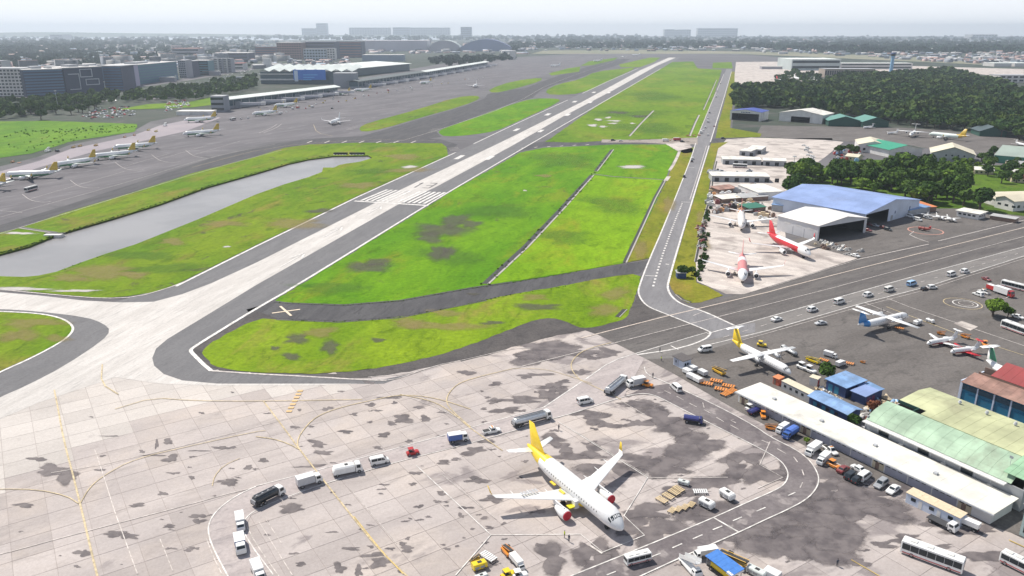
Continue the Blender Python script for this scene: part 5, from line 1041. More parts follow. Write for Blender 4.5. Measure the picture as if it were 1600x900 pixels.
for x, y, k, lab in ((1350, 355, 'suv_dark', 'dark car deepest in the shade of the hangar mouth'), (1358, 352, 'car_red', 'dark red car by the hangar mouth'), (1368, 354, 'car_silver', 'silver car by the hangar mouth'), (1380, 357, 'car_red', 'dark red car right of the silver one'), (1387, 360, 'suv_dark', 'dark car right of the dark red one'), (1356, 361, 'car_red', 'dark red car nearest the white hangar corner'),
        (1423, 340, 'van', 'white van against the pale blue hangar wall'), (1434, 345, 'van', 'white van in the second row by the pale blue hangar'), (1450, 342, 'suv_grey', 'grey car right of the white van in the second row'), (1336, 401, 'car', 'white car parked at the concrete rubble corner')):
    veh(k, x, y, 16, 4, lab, G9)
# far vehicles on the parallel taxiway and its junction
G10 = 'works vehicles at the taxiway junction'
for x, y, k, dx, dy, lab in ((1082, 249, 'van', 2, -9, 'white truck stopped on the left edge of the parallel road'), (1081, 253, 'suv_dark', 2, -9, 'dark car just behind the white truck on the parallel road'), (1069, 277, 'suv_dark', 2, -9, 'black vehicle at the left edge of the parallel road'), (1095, 208, 'box_white', 3, -9, 'white truck in the queue above the junction'), (1102, 200, 'van', 3, -9, 'white van in the queue above the junction'), (1099, 204, 'car', 3, -9, 'white car between the queued truck and van'), (1106, 191, 'box_white', 3, -9, 'white truck farther up the parallel road'), (1106, 186, 'van', 3, -9, 'white van ahead of the farther truck'), (1119, 152, 'box_white', 3, -9, 'small white truck far up the parallel road'), (1109, 177, 'suv_dark', 3, -9, 'dark car far up the parallel road'), (1116, 198, 'car_red', 3, -9, 'dark red car on the right of the parallel road'), (1106, 212, 'suv', 3, -9, 'white car at the junction itself'),
        (1092, 212, 'tug_orange', 9, 0, 'orange machine at the junction'), (1075, 213, 'redload', 9, 0, 'orange red excavating machine left of the junction'), (1084, 213, 'redload', 9, 0, 'orange machine between the junction and the excavator'), (1058, 220, 'fire_red', 9, 0, 'red truck in the works area'), (1066, 222, 'suv_dark', 9, 0, 'dark vehicle in the works area'), (1045, 220, 'loader', 9, 0, 'yellow loader in the works area'), (1040, 221, 'box_white', 9, 0, 'white truck in the works area'), (958, 220, 'suv_dark', 9, 0, 'dark vehicle on the bare strip left of the works'), (970, 221, 'car_silver', 9, 0, 'silver car on the bare strip left of the works'), (1130, 217, 'suv_dark', 9, 0, 'dark car on the dirt road right of the junction'), (1126, 131, 'suv_dark', 3, -9, 'tiny dark vehicle at the far end of the parallel road'), (1120, 143, 'van', 3, -9, 'tiny white van at the far end of the parallel road')):
    veh(k, x, y, dx, dy, lab, G10)
sheet('bare_soil', [(1040, 225), (1060, 222), (1078, 226), (1084, 238), (1070, 240), (1058, 236)], .2, conc_white, jit=.5); sheet('bare_soil', [(940, 218), (1000, 219), (1090, 215), (1090, 226), (1060, 226), (1000, 223), (940, 223)], .19, soil_light, jit=.5)
# buses and trucks on the pale concrete yard, ground gear on the left apron
G11 = 'vehicles on the pale yard'
veh('bus_dark', 1156, 262, 20, 1, 'dark sided bus in front of the low pale sheds'); veh('minibus', 1245, 258, 20, 2, 'white truck right of the low pale sheds', G11); 
for i, (x, y) in enumerate(((1256, 228), (1262, 232), (1260, 236), (1266, 239), (1263, 243), (1270, 246), (1268, 250), (1272, 254))): veh(('car', 'suv', 'van', 'car_silver')[i % 4], x, y, 16, 2, ('white car at the top of the parked column on the pale yard', 'white high car second in the column', 'white van third in the column', 'silver car fourth in the column', 'white car in the middle of the column', 'white high car below the middle of the column', 'white van near the bottom of the column', 'silver car at the bottom of the column')[i], 'cars in a column on the pale yard')
veh('bus_grey', 49, 298, 18, -5, 'white bus crossing the apron below the parked green bellied airliners', 'vehicles by the terminal')
G12 = 'ground gear by the meadow'
for x, y, k, lab in ((20, 254, 'redload', 'reddish loader at the left edge behind the parked airliners'), (30, 255, 'pallet', 'low dolly beside the reddish loader'), (75, 237, 'stairs', 'stair truck behind the first gap of parked airliners'), (90, 237, 'suv_dark', 'dark car beside the stair truck by the meadow'), (115, 231, 'loader_o', 'brown and yellow loader leftmost of three by the meadow'), (125, 229, 'loader_o', 'brown and yellow loader in the middle of three by the meadow'), (150, 228, 'loader_o', 'brown and yellow loader rightmost of three by the meadow'), (195, 215, 'redload', 'orange loader by the end of the meadow'), (210, 212, 'redload', 'reddish loader next to the orange one'), (232, 204, 'loader', 'yellow and green loader behind the isolated airliner'), (244, 206, 'loader', 'yellow loader right of the yellow and green one'), (258, 197, 'stairs', 'grey stairs behind the isolated airliner'), (335, 182, 'bus_grey', 'grey bus near the low white stores'), (364, 188, 'bus_dark', 'dark bus in front of the low white stores'), (330, 178, 'loader_o', 'amber steps beside the low white stores'), (488, 168, 'box_white', 'white truck on the open terminal apron'), (519, 170, 'suv_dark', 'dark car on the open terminal apron')):
    veh(k, x, y, 14, -3, lab, G12)
G13 = 'ground vehicles along the terminal pier'
rr = random.Random(5); PL = ['red', 'white', 'orange', 'white', 'pale', 'small', 'dark', 'boxy']
for i in range(46):
    t = i / 46; x = 375 + t * 390 + rr.uniform(-6, 6); y = 181 - t * 62 + rr.uniform(-3, 3) + (4 if t < .3 else 0)
    veh(rr.choice(['van', 'tug_red', 'box_white', 'suv', 'tug_orange', 'loader', 'car', 'dolly_w', 'cont_w', 'fire_red', 'tug_white']), x, y, 14, rr.choice((-4, 5)), 'small ground vehicle among the gear along the terminal pier', G13, cat='ground vehicle')
# ---------------------------------------------------------------- buildings
def bm(name, col, **k): return M('building_' + name, col, .75, world=False, **k)
WL = bm('lilac_grey_wall', (.36, .36, .43), dirt=.3, sc=.3); WW = bm('white_wall', (.68, .67, .66), dirt=.25, sc=.2); WC = bm('cream_wall', (.58, .50, .36), dirt=.4, sc=.3); WG = bm('grey_wall', (.38, .39, .41), dirt=.3, sc=.2)
RWt = M('roof_white_sheet', (.74, .72, .66), .6, dirt=.35, sc=.22, var=.2); RCr = M('roof_cream_green', (.50, .52, .31), .7, dirt=.4, sc=.10, var=.3); RGn = M('roof_pale_green', (.37, .51, .37), .65, dirt=.4, sc=.14, var=.35); RMt = M('roof_mint', (.30, .50, .32), .6, dirt=.25, sc=.2, var=.25)
RBl = M('roof_blue', (.20, .34, .58), .6, dirt=.3, sc=.3, var=.3); RBl2 = M('roof_periwinkle', (.24, .33, .58), .6, dirt=.2, sc=.08, var=.2); RRu = M('roof_rusted', (.36, .21, .17), .8, dirt=.55, sc=.25, var=.4); RRd = M('roof_dark_red', (.30, .05, .05), .6, dirt=.2, sc=.2)
RDg = M('roof_dark_green', (.03, .17, .11), .55, dirt=.15, sc=.1); ROr = M('roof_orange_tile', (.62, .22, .09), .7, dirt=.2, sc=.2); RTan = M('roof_pale_tan', (.66, .60, .46), .6, dirt=.2, sc=.1); RGy = M('roof_grey_sheet', (.42, .42, .42), .6, dirt=.4, sc=.15)
TEAL = bm('teal_blue_wall', (.03, .20, .34), dirt=.3, sc=.3); NAV = bm('navy_wall', (.03, .06, .17), dirt=.2); DG = bm('dark_green_wall', (.02, .08, .06)); BRN = bm('brown_wall', (.22, .15, .12), dirt=.4); DK = bm('dark_interior', (.03, .03, .032)); PBL = bm('pale_blue_wall', (.58, .64, .76), dirt=.15, sc=.1)
BLK = M('vent_dark', (.04, .04, .045), .7)
def hz(P, pytop):
    """height of a photo row above a ground point"""
    return CAMH - P.y * math.tan(PIT + math.atan((pytop - 450) / FPX))
def shed(name, label, cat, p0, p1, D, h, roof='flat', rise=1.5, wall=WW, rmat=RWt, z=0., over=.4, opn=None, opr=None, wins=(), group=None, step=4., ridge='x', skylights=0, th=.16, thirds=None):
    a = p0 if isinstance(p0, Vector) else G(*p0, z); b_ = p1 if isinstance(p1, Vector) else G(*p1, z)
    d = b_ - a; L = d.length; r = empty(name, (a.x, a.y, .1), math.atan2(d.y, d.x)); tag(r, label, cat, group)
    def wallbox(x0, x1, y0, y1, z0, z1, m=wall): mb = MB(); mb.box(x0, x1, y0, y1, z0, z1, m); return mb.build('wall', r)
    t = .25
    if opn:
        x0, x1, hh = opn[0] * L, opn[1] * L, opn[2]
        wallbox(0, x0, 0, t, 0, h); wallbox(x1, L, 0, t, 0, h); wallbox(x0, x1, 0, t, hh, h)
    else: wallbox(0, L, 0, t, 0, h)
    if opr:
        y0, y1, hh = opr[0] * D, opr[1] * D, opr[2]
        wallbox(L - t, L, t, y0, 0, h); wallbox(L - t, L, y1, D - t, 0, h); wallbox(L - t, L, y0, y1, hh, h)
    else: wallbox(L - t, L, t, D - t, 0, h)
    wallbox(0, t, t, D - t, 0, h); wallbox(0, L, D - t, D, 0, h)
    if opn or opr:
        mb = MB(); mb.box(t, L - t, t, D - t, .0, .03, M('hangar_floor', (.10, .095, .09), .7)); mb.build('floor', r)  # floor colour darkened to carry the shade inside
        li = M('dark_lining', (.05, .055, .06), .8); mb = MB(); mb.box(t, t + .1, t, D - t, .03, h, li); mb.box(L - t - .1, L - t, t, D - t, .03, h, li); mb.box(t, L - t, D - t - .1, D - t, .03, h, li); mb.box(t, L - t, t + .3, D - t, h - .2, h - .1, li); mb.build('lining', r)  # dark boards added so the open mouth looks shaded inside
    n = max(1, int(L / step)) if ridge == 'x' else max(1, int(D / step))
    def sheetq(P, nm='roof_sheet', m=rmat): mb = MB(); mb.quad(*P, m, off=th, th=th); return mb.build(nm, r)
    if roof == 'flat' or roof == 'mono':
        z0, z1 = h, h + (rise if roof == 'mono' else .25)
        for k in range(n):
            xa, xb = -over + (L + 2 * over) * k / n, -over + (L + 2 * over) * (k + 1) / n - .03
            sheetq(((xa, -over, z0), (xb, -over, z0), (xb, D + over, z1), (xa, D + over, z1)))
    elif roof == 'gable':
        if ridge == 'x':
            for s_ in (0, 1):
                for k in range(n):
                    xa, xb = -over + (L + 2 * over) * k / n, -over + (L + 2 * over) * (k + 1) / n - .03
                    if s_ == 0: sheetq(((xa, -over, h - .1), (xb, -over, h - .1), (xb, D / 2, h + rise), (xa, D / 2, h + rise)))
                    else: sheetq(((xa, D / 2, h + rise), (xb, D / 2, h + rise), (xb, D + over, h - .1), (xa, D + over, h - .1)))
            for x in (0, L - t): mb = MB(); mb.add([(x, 0, h), (x, D, h), (x, D / 2, h + rise), (x + t, 0, h), (x + t, D, h), (x + t, D / 2, h + rise)], [(0, 2, 1), (3, 4, 5), (0, 1, 4, 3), (1, 2, 5, 4), (2, 0, 3, 5)], wall); mb.build('gable', r)
        else:
            f = thirds or .5
            for s_ in (0, 1):
                for k in range(n):
                    ya, yb = -over + (D + 2 * over) * k / n, -over + (D + 2 * over) * (k + 1) / n - .03
                    if s_ == 0: sheetq(((-over, ya, h - .1), (L * f, ya, h + rise), (L * f, yb, h + rise), (-over, yb, h - .1)))
                    else: sheetq(((L * f, ya, h + rise), (L + over, ya, h - .1), (L + over, yb, h - .1), (L * f, yb, h + rise)))
            for y in (0, D - t): mb = MB(); mb.add([(0, y, h), (L, y, h), (L * f, y, h + rise), (0, y + t, h), (L, y + t, h), (L * f, y + t, h + rise)], [(0, 1, 2), (3, 5, 4), (0, 3, 4, 1), (1, 4, 5, 2), (2, 5, 3, 0)], wall); mb.build('gable', r)
    for w in wins:
        side, s0, stp, cnt, zz0, zz1, ww = w[:7]; mm = w[7] if len(w) > 7 else GL; nm = w[8] if len(w) > 8 else 'window'
        for k in range(cnt):
            q = s0 + k * stp; mb = MB()
            if side == 'front': mb.box(q, q + ww, -.05, .05, zz0, zz1, mm)
            elif side == 'right': mb.box(L - .05, L + .05, q, q + ww, zz0, zz1, mm)
            elif side == 'left': mb.box(-.05, .05, q, q + ww, zz0, zz1, mm)
            mb.build(nm, r)
    return r, L
# long white shed along the apron
r, L = shed('apron_terminal_shed', 'long low shed with plain white roof running beside the loop road', 'shed', (1153, 628), (1546, 820), 9.3, 3.0, 'flat', wall=WW, rmat=RWt, over=.7, step=4.4)
x = .6; k = 0; rr = random.Random(2)
while x < L - 6:
    w = 5.6 if k % 4 else 3.0
    mb = MB(); mb.box(x, x + w, -.08, .02, .15, 2.45, WL if k % 4 else WC); pn = mb.build('wall_panel', r)
    for q in range(int(w / 1.5)): mb = MB(); mb.box(x + .3 + q * 1.5, x + 1.3 + q * 1.5, -.12, -.06, 2.05 if k % 4 else 1.9, 2.4, GL); mb.build('vent_window', pn)
    if k % 4 == 0: mb = MB(); mb.box(x + .8, x + 1.8, -.14, -.04, .1, 2.0, BRN); mb.build('door', r)
    x += w + .35; k += 1
mb = MB(); mb.box(-.8, L + .8, -.95, -.72, 2.75, 3.1, PSV); mb.build('gutter', r)
for i in range(4): mb = MB(); q = L * (.12 + .22 * i); mb.box(q, q + .9, 4, 4.9, 3.35, 3.8, PSV); mb.build('roof_vent', r)
# portable office in front of it
r, L = shed('portable_office', 'long pale portable office with cream roof beside the white flatbed', 'portable office', (1414, 785), (1497, 826), 2.7, 2.5, 'flat', wall=PBL, rmat=M('roof_sand', (.66, .54, .38), .6, dirt=.2), over=.15, step=3,
    wins=(('front', 1.2, 4.2, 3, 1.1, 1.9, 1.1), ('front', 3.0, 4.2, 3, .1, 2.0, .8, WW, 'door')), th=.1)
# big warehouse behind the shed
wr = M('gutter_white', (.70, .69, .68), .6, dirt=.2)
a, b_ = G(1353, 656, 5.5), G(1600, 767, 5.5); d = b_ - a; L = d.length
r = empty('warehouse', (a.x, a.y, .1), math.atan2(d.y, d.x)); tag(r, 'large warehouse with pale green curved roof and cream green upper roof', 'warehouse')
mb = MB(); mb.box(0, L, 0, .3, 0, 5.4, WG); mb.build('wall', r)
mb = MB(); mb.box(0, .3, .3, 24, 0, 6.5, WG); mb.build('wall', r); mb = MB(); mb.box(L - .3, L, .3, 24, 0, 6.5, WG); mb.build('wall', r); mb = MB(); mb.box(.3, L - .3, 23.7, 24, 0, 8, WG); mb.build('wall', r)
for k in range(int(L / 3.6)):
    mb = MB(); x = k * 3.6; mb.box(x, x + 3.55, -1.6, .2, 5.3, 5.55, wr); mb.build('canopy_panel', r)
    if k % 3 == 1: mb = MB(); mb.box(x + .4, x + 3.2, -.08, .02, 3.2, 4.6, GL); mb.build('window', r)
    mb = MB(); mb.box(x, x + .14, -.1, 0, .2, 5.2, PSV); mb.build('downpipe', r)
for k in range(3): mb = MB(); x = 10 + k * 11; mb.box(x, x + 1.1, -1.0, -.1, 2.6, 3.4, WW); mb.build('air_conditioner', r)
n = 28; prof = [(0, 5.6), (1.6, 6.7), (3.6, 7.6), (6.0, 8.2), (8.6, 8.6)]
for k in range(n):
    xa = L * k / n * .93; xb = L * (k + 1) / n * .93 - .025; mb = MB()
    for (ya, za), (yb, zb) in zip(prof, prof[1:]): mb.quad((xa, ya, za), (xb, ya, za), (xb, yb, zb), (xa, yb, zb), RGn, off=.12 + .03 * (k % 2), th=.12)
    mb.build('roof_sheet', r)
for k in range(16):
    xa, xb = 1.5 + (L * 1.0 + 2) * k / 16, 1.5 + (L * 1.0 + 2) * (k + 1) / 16 - .05; mb = MB()
    y0 = 8.6 if k > 2 else 11.5
    mb.quad((xa, y0, 8.75), (xb, y0, 8.75), (xb, 20, 9.5), (xa, 20, 9.5), RCr, off=.12, th=.12); mb.quad((xa, 20, 9.5), (xb, 20, 9.5), (xb, 25.5, 8.9), (xa, 25.5, 8.9), RCr, off=.12, th=.12); mb.build('roof_sheet', r)
mb = MB(); mb.box(1.3, L * .18, 11.3, 11.5, 8.0, 8.9, DG); mb.box(L * .18, L * .18 + .2, 8.6, 11.4, 8.3, 8.9, DG); mb.build('roof_step', r)
for x, y in ((12, 21.5), (19, 21.5), (26, 21.5), (32.5, 20.5)):
    mb = MB(); mb.cyl((x, y, 9.3), (x, y, 9.9), .28, .28, 10, PSV); mb.cyl((x, y, 9.9), (x, y, 10.5), .5, .3, 10, PSV); mb.build('roof_ventilator', r)
mb = MB(); mb.cyl((L * .86, 4, 8), (L * .86, 4, 10.2), .06, .05, 6, PSV); mb.box(L * .86 - .4, L * .86 + .4, 3.95, 4.05, 9.6, 10.2, PG); mb.build('antenna', r)
for k in range(8):
    xa = L * .87 + k * 1.25; mb = MB(); mb.quad((xa, .6, 7.5), (xa + 1.2, .6, 7.5), (xa + 1.2, 9.5, 9.2), (xa, 9.5, 9.2), RMt, off=.1, th=.1); mb.build('mint_roof_sheet', r)
# narrow yard between the two: kerb, rail
mb = MB(); a, b_ = G(1345, 672), G(1580, 790); d = (b_ - a).normalized(); nn = Vector((-d.y, d.x, 0)); mb.prism([a, b_, b_ + nn * .3, a + nn * .3], .1, 1.3, WW); tag(mb.build('boundary_wall'), 'low white wall in the gap between shed and green roofed warehouse', 'wall')
# rust roofed hall with teal bays, and the dark red roof behind
a, b_ = G(1497, 627), G(1600, 667); d = (b_ - a).normalized(); b_ = a + d * 30; L = 30
r = empty('open_bay_hall', (a.x, a.y, .1), math.atan2(d.y, d.x)); tag(r, 'hall with rusty roof and row of blue bays between white columns', 'hall')
mb = MB(); mb.box(0, L, .3, .6, 0, 6.2, TEAL); mb.build('wall', r)
for k in range(7): mb = MB(); x = k * 4.6; mb.box(x, x + .4, -.15, .3, 0, 6, PBL); mb.build('column', r)
for k in range(6):
    x = k * 4.6 + .4; mb = MB(); mb.box(x + .1, x + 4.1, .1, .3, .8, 3.2, M('bay_blue', (.015, .17, .30), .5, dirt=.2)); b1 = mb.build('bay_door', r); mb = MB(); mb.box(x, x + 4.2, -.05, .15, .1, .7, PBL); mb.build('sill', b1); mb = MB(); mb.box(x, x + 4.2, .05, .28, 4.1, 5.6, M('upper_glazing', (.03, .08, .12), .2)); mb.build('window', r)
mb = MB(); mb.box(-.4, 0, 0, 12, 0, 6.6, PBL); mb.build('end_wall', r); mb = MB(); mb.box(0, L, 11.7, 12, 0, 8, BRN); mb.build('wall', r)
for k in range(12): mb = MB(); x = k * 2.5; mb.quad((x, -.5, 6.2), (x + 2.46, -.5, 6.2), (x + 2.46, 6.2, 7.6), (x, 6.2, 7.6), RRu, off=.1, th=.1); mb.build('roof_sheet', r)
for k in range(12):
    x = 4.5 + k * 2.5; mb = MB(); mb.quad((x, 6.2, 8.3 + .0), (x + 2.46, 6.2, 8.3), (x + 2.46, 14, 10.6), (x, 14, 10.6), RRd, off=.1, th=.1); mb.build('red_roof_sheet', r)
mb = MB(); mb.box(1, L, 6.2, 6.4, 7.5, 8.3, BRN); mb.build('wall', r)
# blue roofed group in the middle
shed('workshop', 'navy walled workshop with large pale blue roof beside the dark tree', 'workshop', (1290, 609), (1320, 623), 8.2, 3.4, 'mono', rise=.6, wall=NAV, rmat=RBl, step=1.6, over=.5, wins=(('front', .8, 2.2, 2, .1, 2.4, 1.5, TEAL, 'door'),))
shed('workshop_annex', 'lower blue roofed annex with purple doors right of the workshop', 'workshop', (1329, 625), (1350, 634), 6.0, 2.8, 'mono', rise=.4, wall=NAV, rmat=RBl2, step=1.6, over=.4, wins=(('right', 1, 2.2, 2, .1, 2.2, 1.5, M('plum_door', (.14, .03, .10), .6), 'door'),))
shed('blue_hut', 'small square hut with blue roof at the right of the workshop annex', 'hut', (1362, 627), (1377, 622), 4.6, 2.8, 'mono', rise=.3, wall=NAV, rmat=RBl, step=1.6, over=.4, wins=(('front', .8, 1.6, 1, .1, 2.0, 1., M('plum_door', (.14, .03, .10), .6), 'door'),))
shed('storage_building', 'long narrow building with bright blue roof behind the white shed', 'storage building', (1263, 634), (1322, 663), 5.4, 3.0, 'gable', rise=.8, wall=NAV, rmat=RBl, step=1.5, over=.5, wins=(('front', 1.5, 3, 3, .1, 2.1, 1.2, TEAL, 'door'), ('front', 3, 3, 3, 1.2, 2, .9)))
shed('container_office', 'pale grey container office with cream roof left of the long blue roof', 'portable office', (1220, 608), (1264, 630), 2.6, 2.6, 'flat', wall=WG, rmat=RTan, step=1.7, over=.1, wins=(('front', 1, 2.2, 4, 1.1, 1.9, .9),), th=.1)
shed('booth', 'small white and red booth below the dark tree', 'booth', (1264, 602), (1276, 606), 1.8, 2.6, 'flat', wall=WW, rmat=RTan, step=3, over=.2, wins=(('right', .3, 1, 1, .2, 2.2, 1, PR, 'door'),))
shed('gatehouse', 'small pale striped gatehouse with dark roof at the apron corner', 'gatehouse', (1052, 570), (1067, 578), 3.2, 2.9, 'flat', wall=PBL, rmat=M('roof_charcoal', (.10, .09, .09), .8, dirt=.2), step=1.3, over=.5, wins=(('front', .3, .62, 4, .2, 2.5, .24, WL, 'panel'), ('front', .9, 1, 1, 1.2, 2.0, .5), ('right', .6, 1, 2, 1.1, 2.0, .6)))
shed('red_store', 'small orange red store at the end of the container office', 'store', (1207, 600), (1216, 604), 2.2, 2.2, 'flat', wall=M('red_store', (.5, .12, .07), .7), rmat=ROr, step=3, over=.2, wins=(('front', .3, 1, 1, .2, 1.8, .8, BRN, 'door'),))
shed('glass_block', 'teal grey block cut by the right edge below the warehouse', 'building', (1592, 836), (1640, 862), 10, 7.5, 'flat', wall=M('teal_grey_wall', (.35, .45, .45), .6), rmat=RGy, step=4, wins=(('front', .6, 2.2, 3, 1, 2.6, 1.6), ('front', .6, 2.2, 3, 4.2, 5.8, 1.6)))
# junk yards: crates, sacks and drums between the sheds
CN = {'paint_off_white': 'dull white', 'paint_light_blue': 'light blue', 'building_brown_wall': 'brown', 'chassis_black': 'black', 'paint_navy': 'navy', 'building_cream_wall': 'cream', 'crate_cream': 'cream', 'crate_orange': 'orange', 'crate_grey': 'grey', 'scrap_maroon': 'maroon'}
def clutter(region, n, label, cat, mats, smin, smax, group, seed=1, shp='box', z=.12, dx=16, dy=7):
    P = polyw(region); rr = random.Random(seed); me = []
    for m in mats:
        mb = MB()
        if shp == 'box':
            mb.box(-.5, .5, -.35, .35, 0, .55, m); mb.box(-.52, .52, -.37, .37, .55, .62, m)
            mb.box(-.3, .1, -.2, .2, .62, .85, m)
        elif shp == 'car':
            mb.rings([[Vector((x, -w, .3)), Vector((x, -w, zb)), Vector((x, -w * .8, zt)), Vector((x, w * .8, zt)), Vector((x, w, zb)), Vector((x, w, .3))] for x, w, zb, zt in ((-2.2, .8, .8, .85), (-1.5, .88, .9, .95), (-.9, .88, .95, 1.45), (.5, .88, .95, 1.45), (1.1, .88, .9, .95), (2.2, .8, .7, .75))], m, smooth=False); mb.box(-.85, .45, -.9, .9, 1.0, 1.3, GL)
        elif shp == 'drum': mb.cyl((0, 0, 0), (0, 0, .8), .3, .3, 10, m); mb.cyl((0, 0, .8), (0, 0, .84), .27, .25, 10, m)
        else:
            for i in range(5): a = rr.uniform(0, 6); mb.cyl((rr.uniform(-.4, .4), rr.uniform(-.4, .4), 0), (rr.uniform(-.3, .3), rr.uniform(-.3, .3), rr.uniform(.3, .7)), .35, .15, 6, m)
        me.append(mb.mesh(cat.replace(' ', '_')))
    bx = [p.x for p in P]; by = [p.y for p in P]; k = 0; rz = ang_px(*region[0], dx, dy)
    for _ in range(n * 30):
        p = Vector((rr.uniform(min(bx), max(bx)), rr.uniform(min(by), max(by)), z))
        if inside(p, P):
            qi = rr.randrange(len(me)); cn = CN.get(mats[qi].name, mats[qi].name.split('_')[-1]); o = link(cat.replace(' ', '_'), me[qi]); o.location = p; s_ = rr.uniform(smin, smax); o.scale = (s_ * rr.uniform(.8, 1.5), s_, s_ * rr.uniform(.7, 1.2)); o.rotation_euler.z = rz + rr.choice((0, PI / 2)) + rr.uniform(-.3, .3)
            tag(o, label.replace('{c}', cn), cat, group); k += 1
            if k >= n: break
cw_, co_, cg_ = M('crate_cream', (.62, .50, .34), .8, dirt=.3), M('crate_orange', (.60, .30, .12), .7), M('crate_grey', (.35, .34, .33), .8, dirt=.3)
clutter([(1200, 612), (1270, 650), (1262, 654), (1192, 616)], 46, '{c} crate in the strip behind the white shed roof', 'crate', [cw_, cw_, co_, PD], .8, 1.3, 'crates behind the white shed')
clutter([(1272, 606), (1288, 602), (1325, 632), (1310, 636)], 26, '{c} sack in the heap beside the navy workshop', 'sack', [PW, PD, cw_], .6, 1.0, 'sacks beside the workshop', 3, 'pile')
clutter([(1338, 640), (1372, 618), (1398, 624), (1408, 640), (1385, 655), (1352, 662)], 50, '{c} bundle in the scrap yard between blue roofs and green warehouse', 'bundle', [PD, PLB, cg_, cw_, M('scrap_maroon', (.20, .07, .06), .9)], .9, 2.0, 'bundles in the small scrap yard', 5, 'pile')
clutter([(1108, 300), (1186, 290), (1190, 318), (1215, 330), (1200, 350), (1150, 330), (1105, 335)], 120, '{c} scrap piece in the cluttered yard beyond the parked airliners', 'scrap', [PW, PD, co_, PG, BRN, CH, cw_, PM], 1.8, 4.2, 'scrap in the yard beyond the airliners', 7, 'box', dx=14, dy=1)
clutter([(1090, 352), (1103, 345), (1104, 395), (1092, 400)], 40, '{c} scrap heap along the grass verge beside the airliners', 'scrap', [BRN, CH, PM, cg_], 1.2, 2.6, 'scrap along the verge', 8, 'pile')
clutter([(1280, 375), (1345, 392), (1338, 404), (1268, 384)], 36, '{c} rubble block at the corner of the concrete yard', 'rubble', [cg_, PD, WC, BRN], 1.2, 2.6, 'rubble at the yard corner', 9, 'pile')
clutter([(1106, 268), (1184, 270), (1186, 283), (1110, 284)], 50, '{c} vehicle wreck in the dark row behind the pale sheds', 'wreck', [CH, PG, PW, PSV], 2.0, 3.6, 'wrecks behind the pale sheds', 10, 'box', dx=14, dy=1)
clutter([(1300, 232), (1345, 238), (1340, 262), (1308, 262)], 40, '{c} crate in the cluttered lot before the trees', 'crate', [PW, PR, PD, CH, PLB], 2.0, 3.4, 'crates in the lot before the trees', 11, 'box')
clutter([(150, 170), (205, 166), (215, 182), (120, 188)], 90, 'small {c} parked car in the crowded lot behind the meadow', 'car', [PW, PW, PSV, PR, CH], .95, 1.15, 'cars in the lot behind the meadow', 12, 'car', dx=14, dy=-1)
clutter([(262, 160), (292, 156), (298, 166), (255, 176)], 60, 'small parked {c} car in the lot left of the terminal pier', 'car', [PW, PW, PSV, PR], .95, 1.15, 'cars in the lot left of the pier', 13, 'car', dx=14, dy=-1)
clutter([(40, 160), (200, 148), (395, 108), (395, 114), (205, 156), (40, 168)], 70, 'tiny {c} car on the boulevard before the city blocks', 'car', [PW, PW, PSV, PM, CH], .95, 1.15, 'cars on the boulevard', 14, 'car', dx=14, dy=-2)
# hangars on the right
a0_ = G(1276, 377); a1_ = G(1352, 363.5)
shed('hangar', 'white gabled hangar with open dark mouth beside the red airliner', 'hangar', a0_, a1_, 27, 8.0, 'gable', rise=2.6, wall=bm('hangar_white', (.62, .62, .64), dirt=.15, sc=.1), rmat=M('roof_offwhite', (.74, .71, .68), .5, dirt=.1, sc=.05), ridge='y', thirds=.56, opn=(.03, .95, 7.2), step=4, over=.5, wins=(('left', 3, 7.5, 3, 5, 6.2, 4, WW), ('left', 1, 7.5, 3, .2, 4.6, .25, WG, 'pilaster')))
r, L = shed('hangar', 'large hangar with periwinkle blue roof and pale blue annex wall', 'hangar', G(1349, 357), G(1434, 333), 58, 8.0, 'gable', rise=4.2, wall=PBL, rmat=RBl2, ridge='y', thirds=.5, opn=(.02, .42, 7.4), step=5, over=.8, wins=(('front', 33, 6, 1, 3.6, 5.2, .9, NAV), ('front', 50, 6, 1, 3.6, 5.6, 1.0, NAV), ('front', 29, 4, 1, .2, 3, 2.4, WG, 'door')))
shed('lean_to', 'blue roofed lean to beside the white gabled hangar', 'lean to', (1205, 330), (1222, 332), 14, 4, 'mono', rise=1, wall=WG, rmat=RBl, step=4)
shed('store_building', 'white flat roofed store behind the blue hangar corner', 'store', (1184, 312), (1223, 310), 26, 4.5, 'flat', wall=WW, rmat=RWt, step=6)
shed('tiled_building', 'low building with orange tiled roof right of the blue hangar', 'building', (1428, 334), (1462, 331), 20, 3.0, 'mono', rise=1.2, wall=BRN, rmat=ROr, step=3)
shed('canopy_shed', 'dark canopy behind the small planes at the blue hangar', 'canopy', (1420, 338), (1452, 332), 8, 3.4, 'mono', rise=.6, wall=WG, rmat=RBl, step=4)
shed('guard_building', 'small white building with pale roof and window row by the taxiway', 'guard building', (1494, 338), (1528, 344), 9, 3.4, 'flat', wall=WW, rmat=RWt, step=3, over=.8, wins=(('front', 1, 2.6, 4, 1.4, 2.4, 1.6), ('right', 1, 2.6, 3, 1.4, 2.4, 1.4)))
shed('low_wall_building', 'brown low building right of the guard building', 'building', (1546, 343), (1585, 349), 6, 2.2, 'flat', wall=BRN, rmat=RGy, step=4)
shed('cream_building', 'cream roofed building with white wall at the right behind the trees', 'building', (1553, 324), (1582, 331), 34, 6.2, 'gable', rise=2, wall=WW, rmat=RTan, ridge='y', step=6, over=.8, wins=(('front', 2, 5, 3, 2.4, 3.6, 2.4), ('right', 3, 5, 4, 2, 3.6, 2)))
shed('cream_building', 'long cream roofed wing left of the white walled building', 'building', (1520, 312), (1553, 322), 34, 4.5, 'gable', rise=1.6, wall=WW, rmat=RTan, ridge='y', step=6, over=.8)
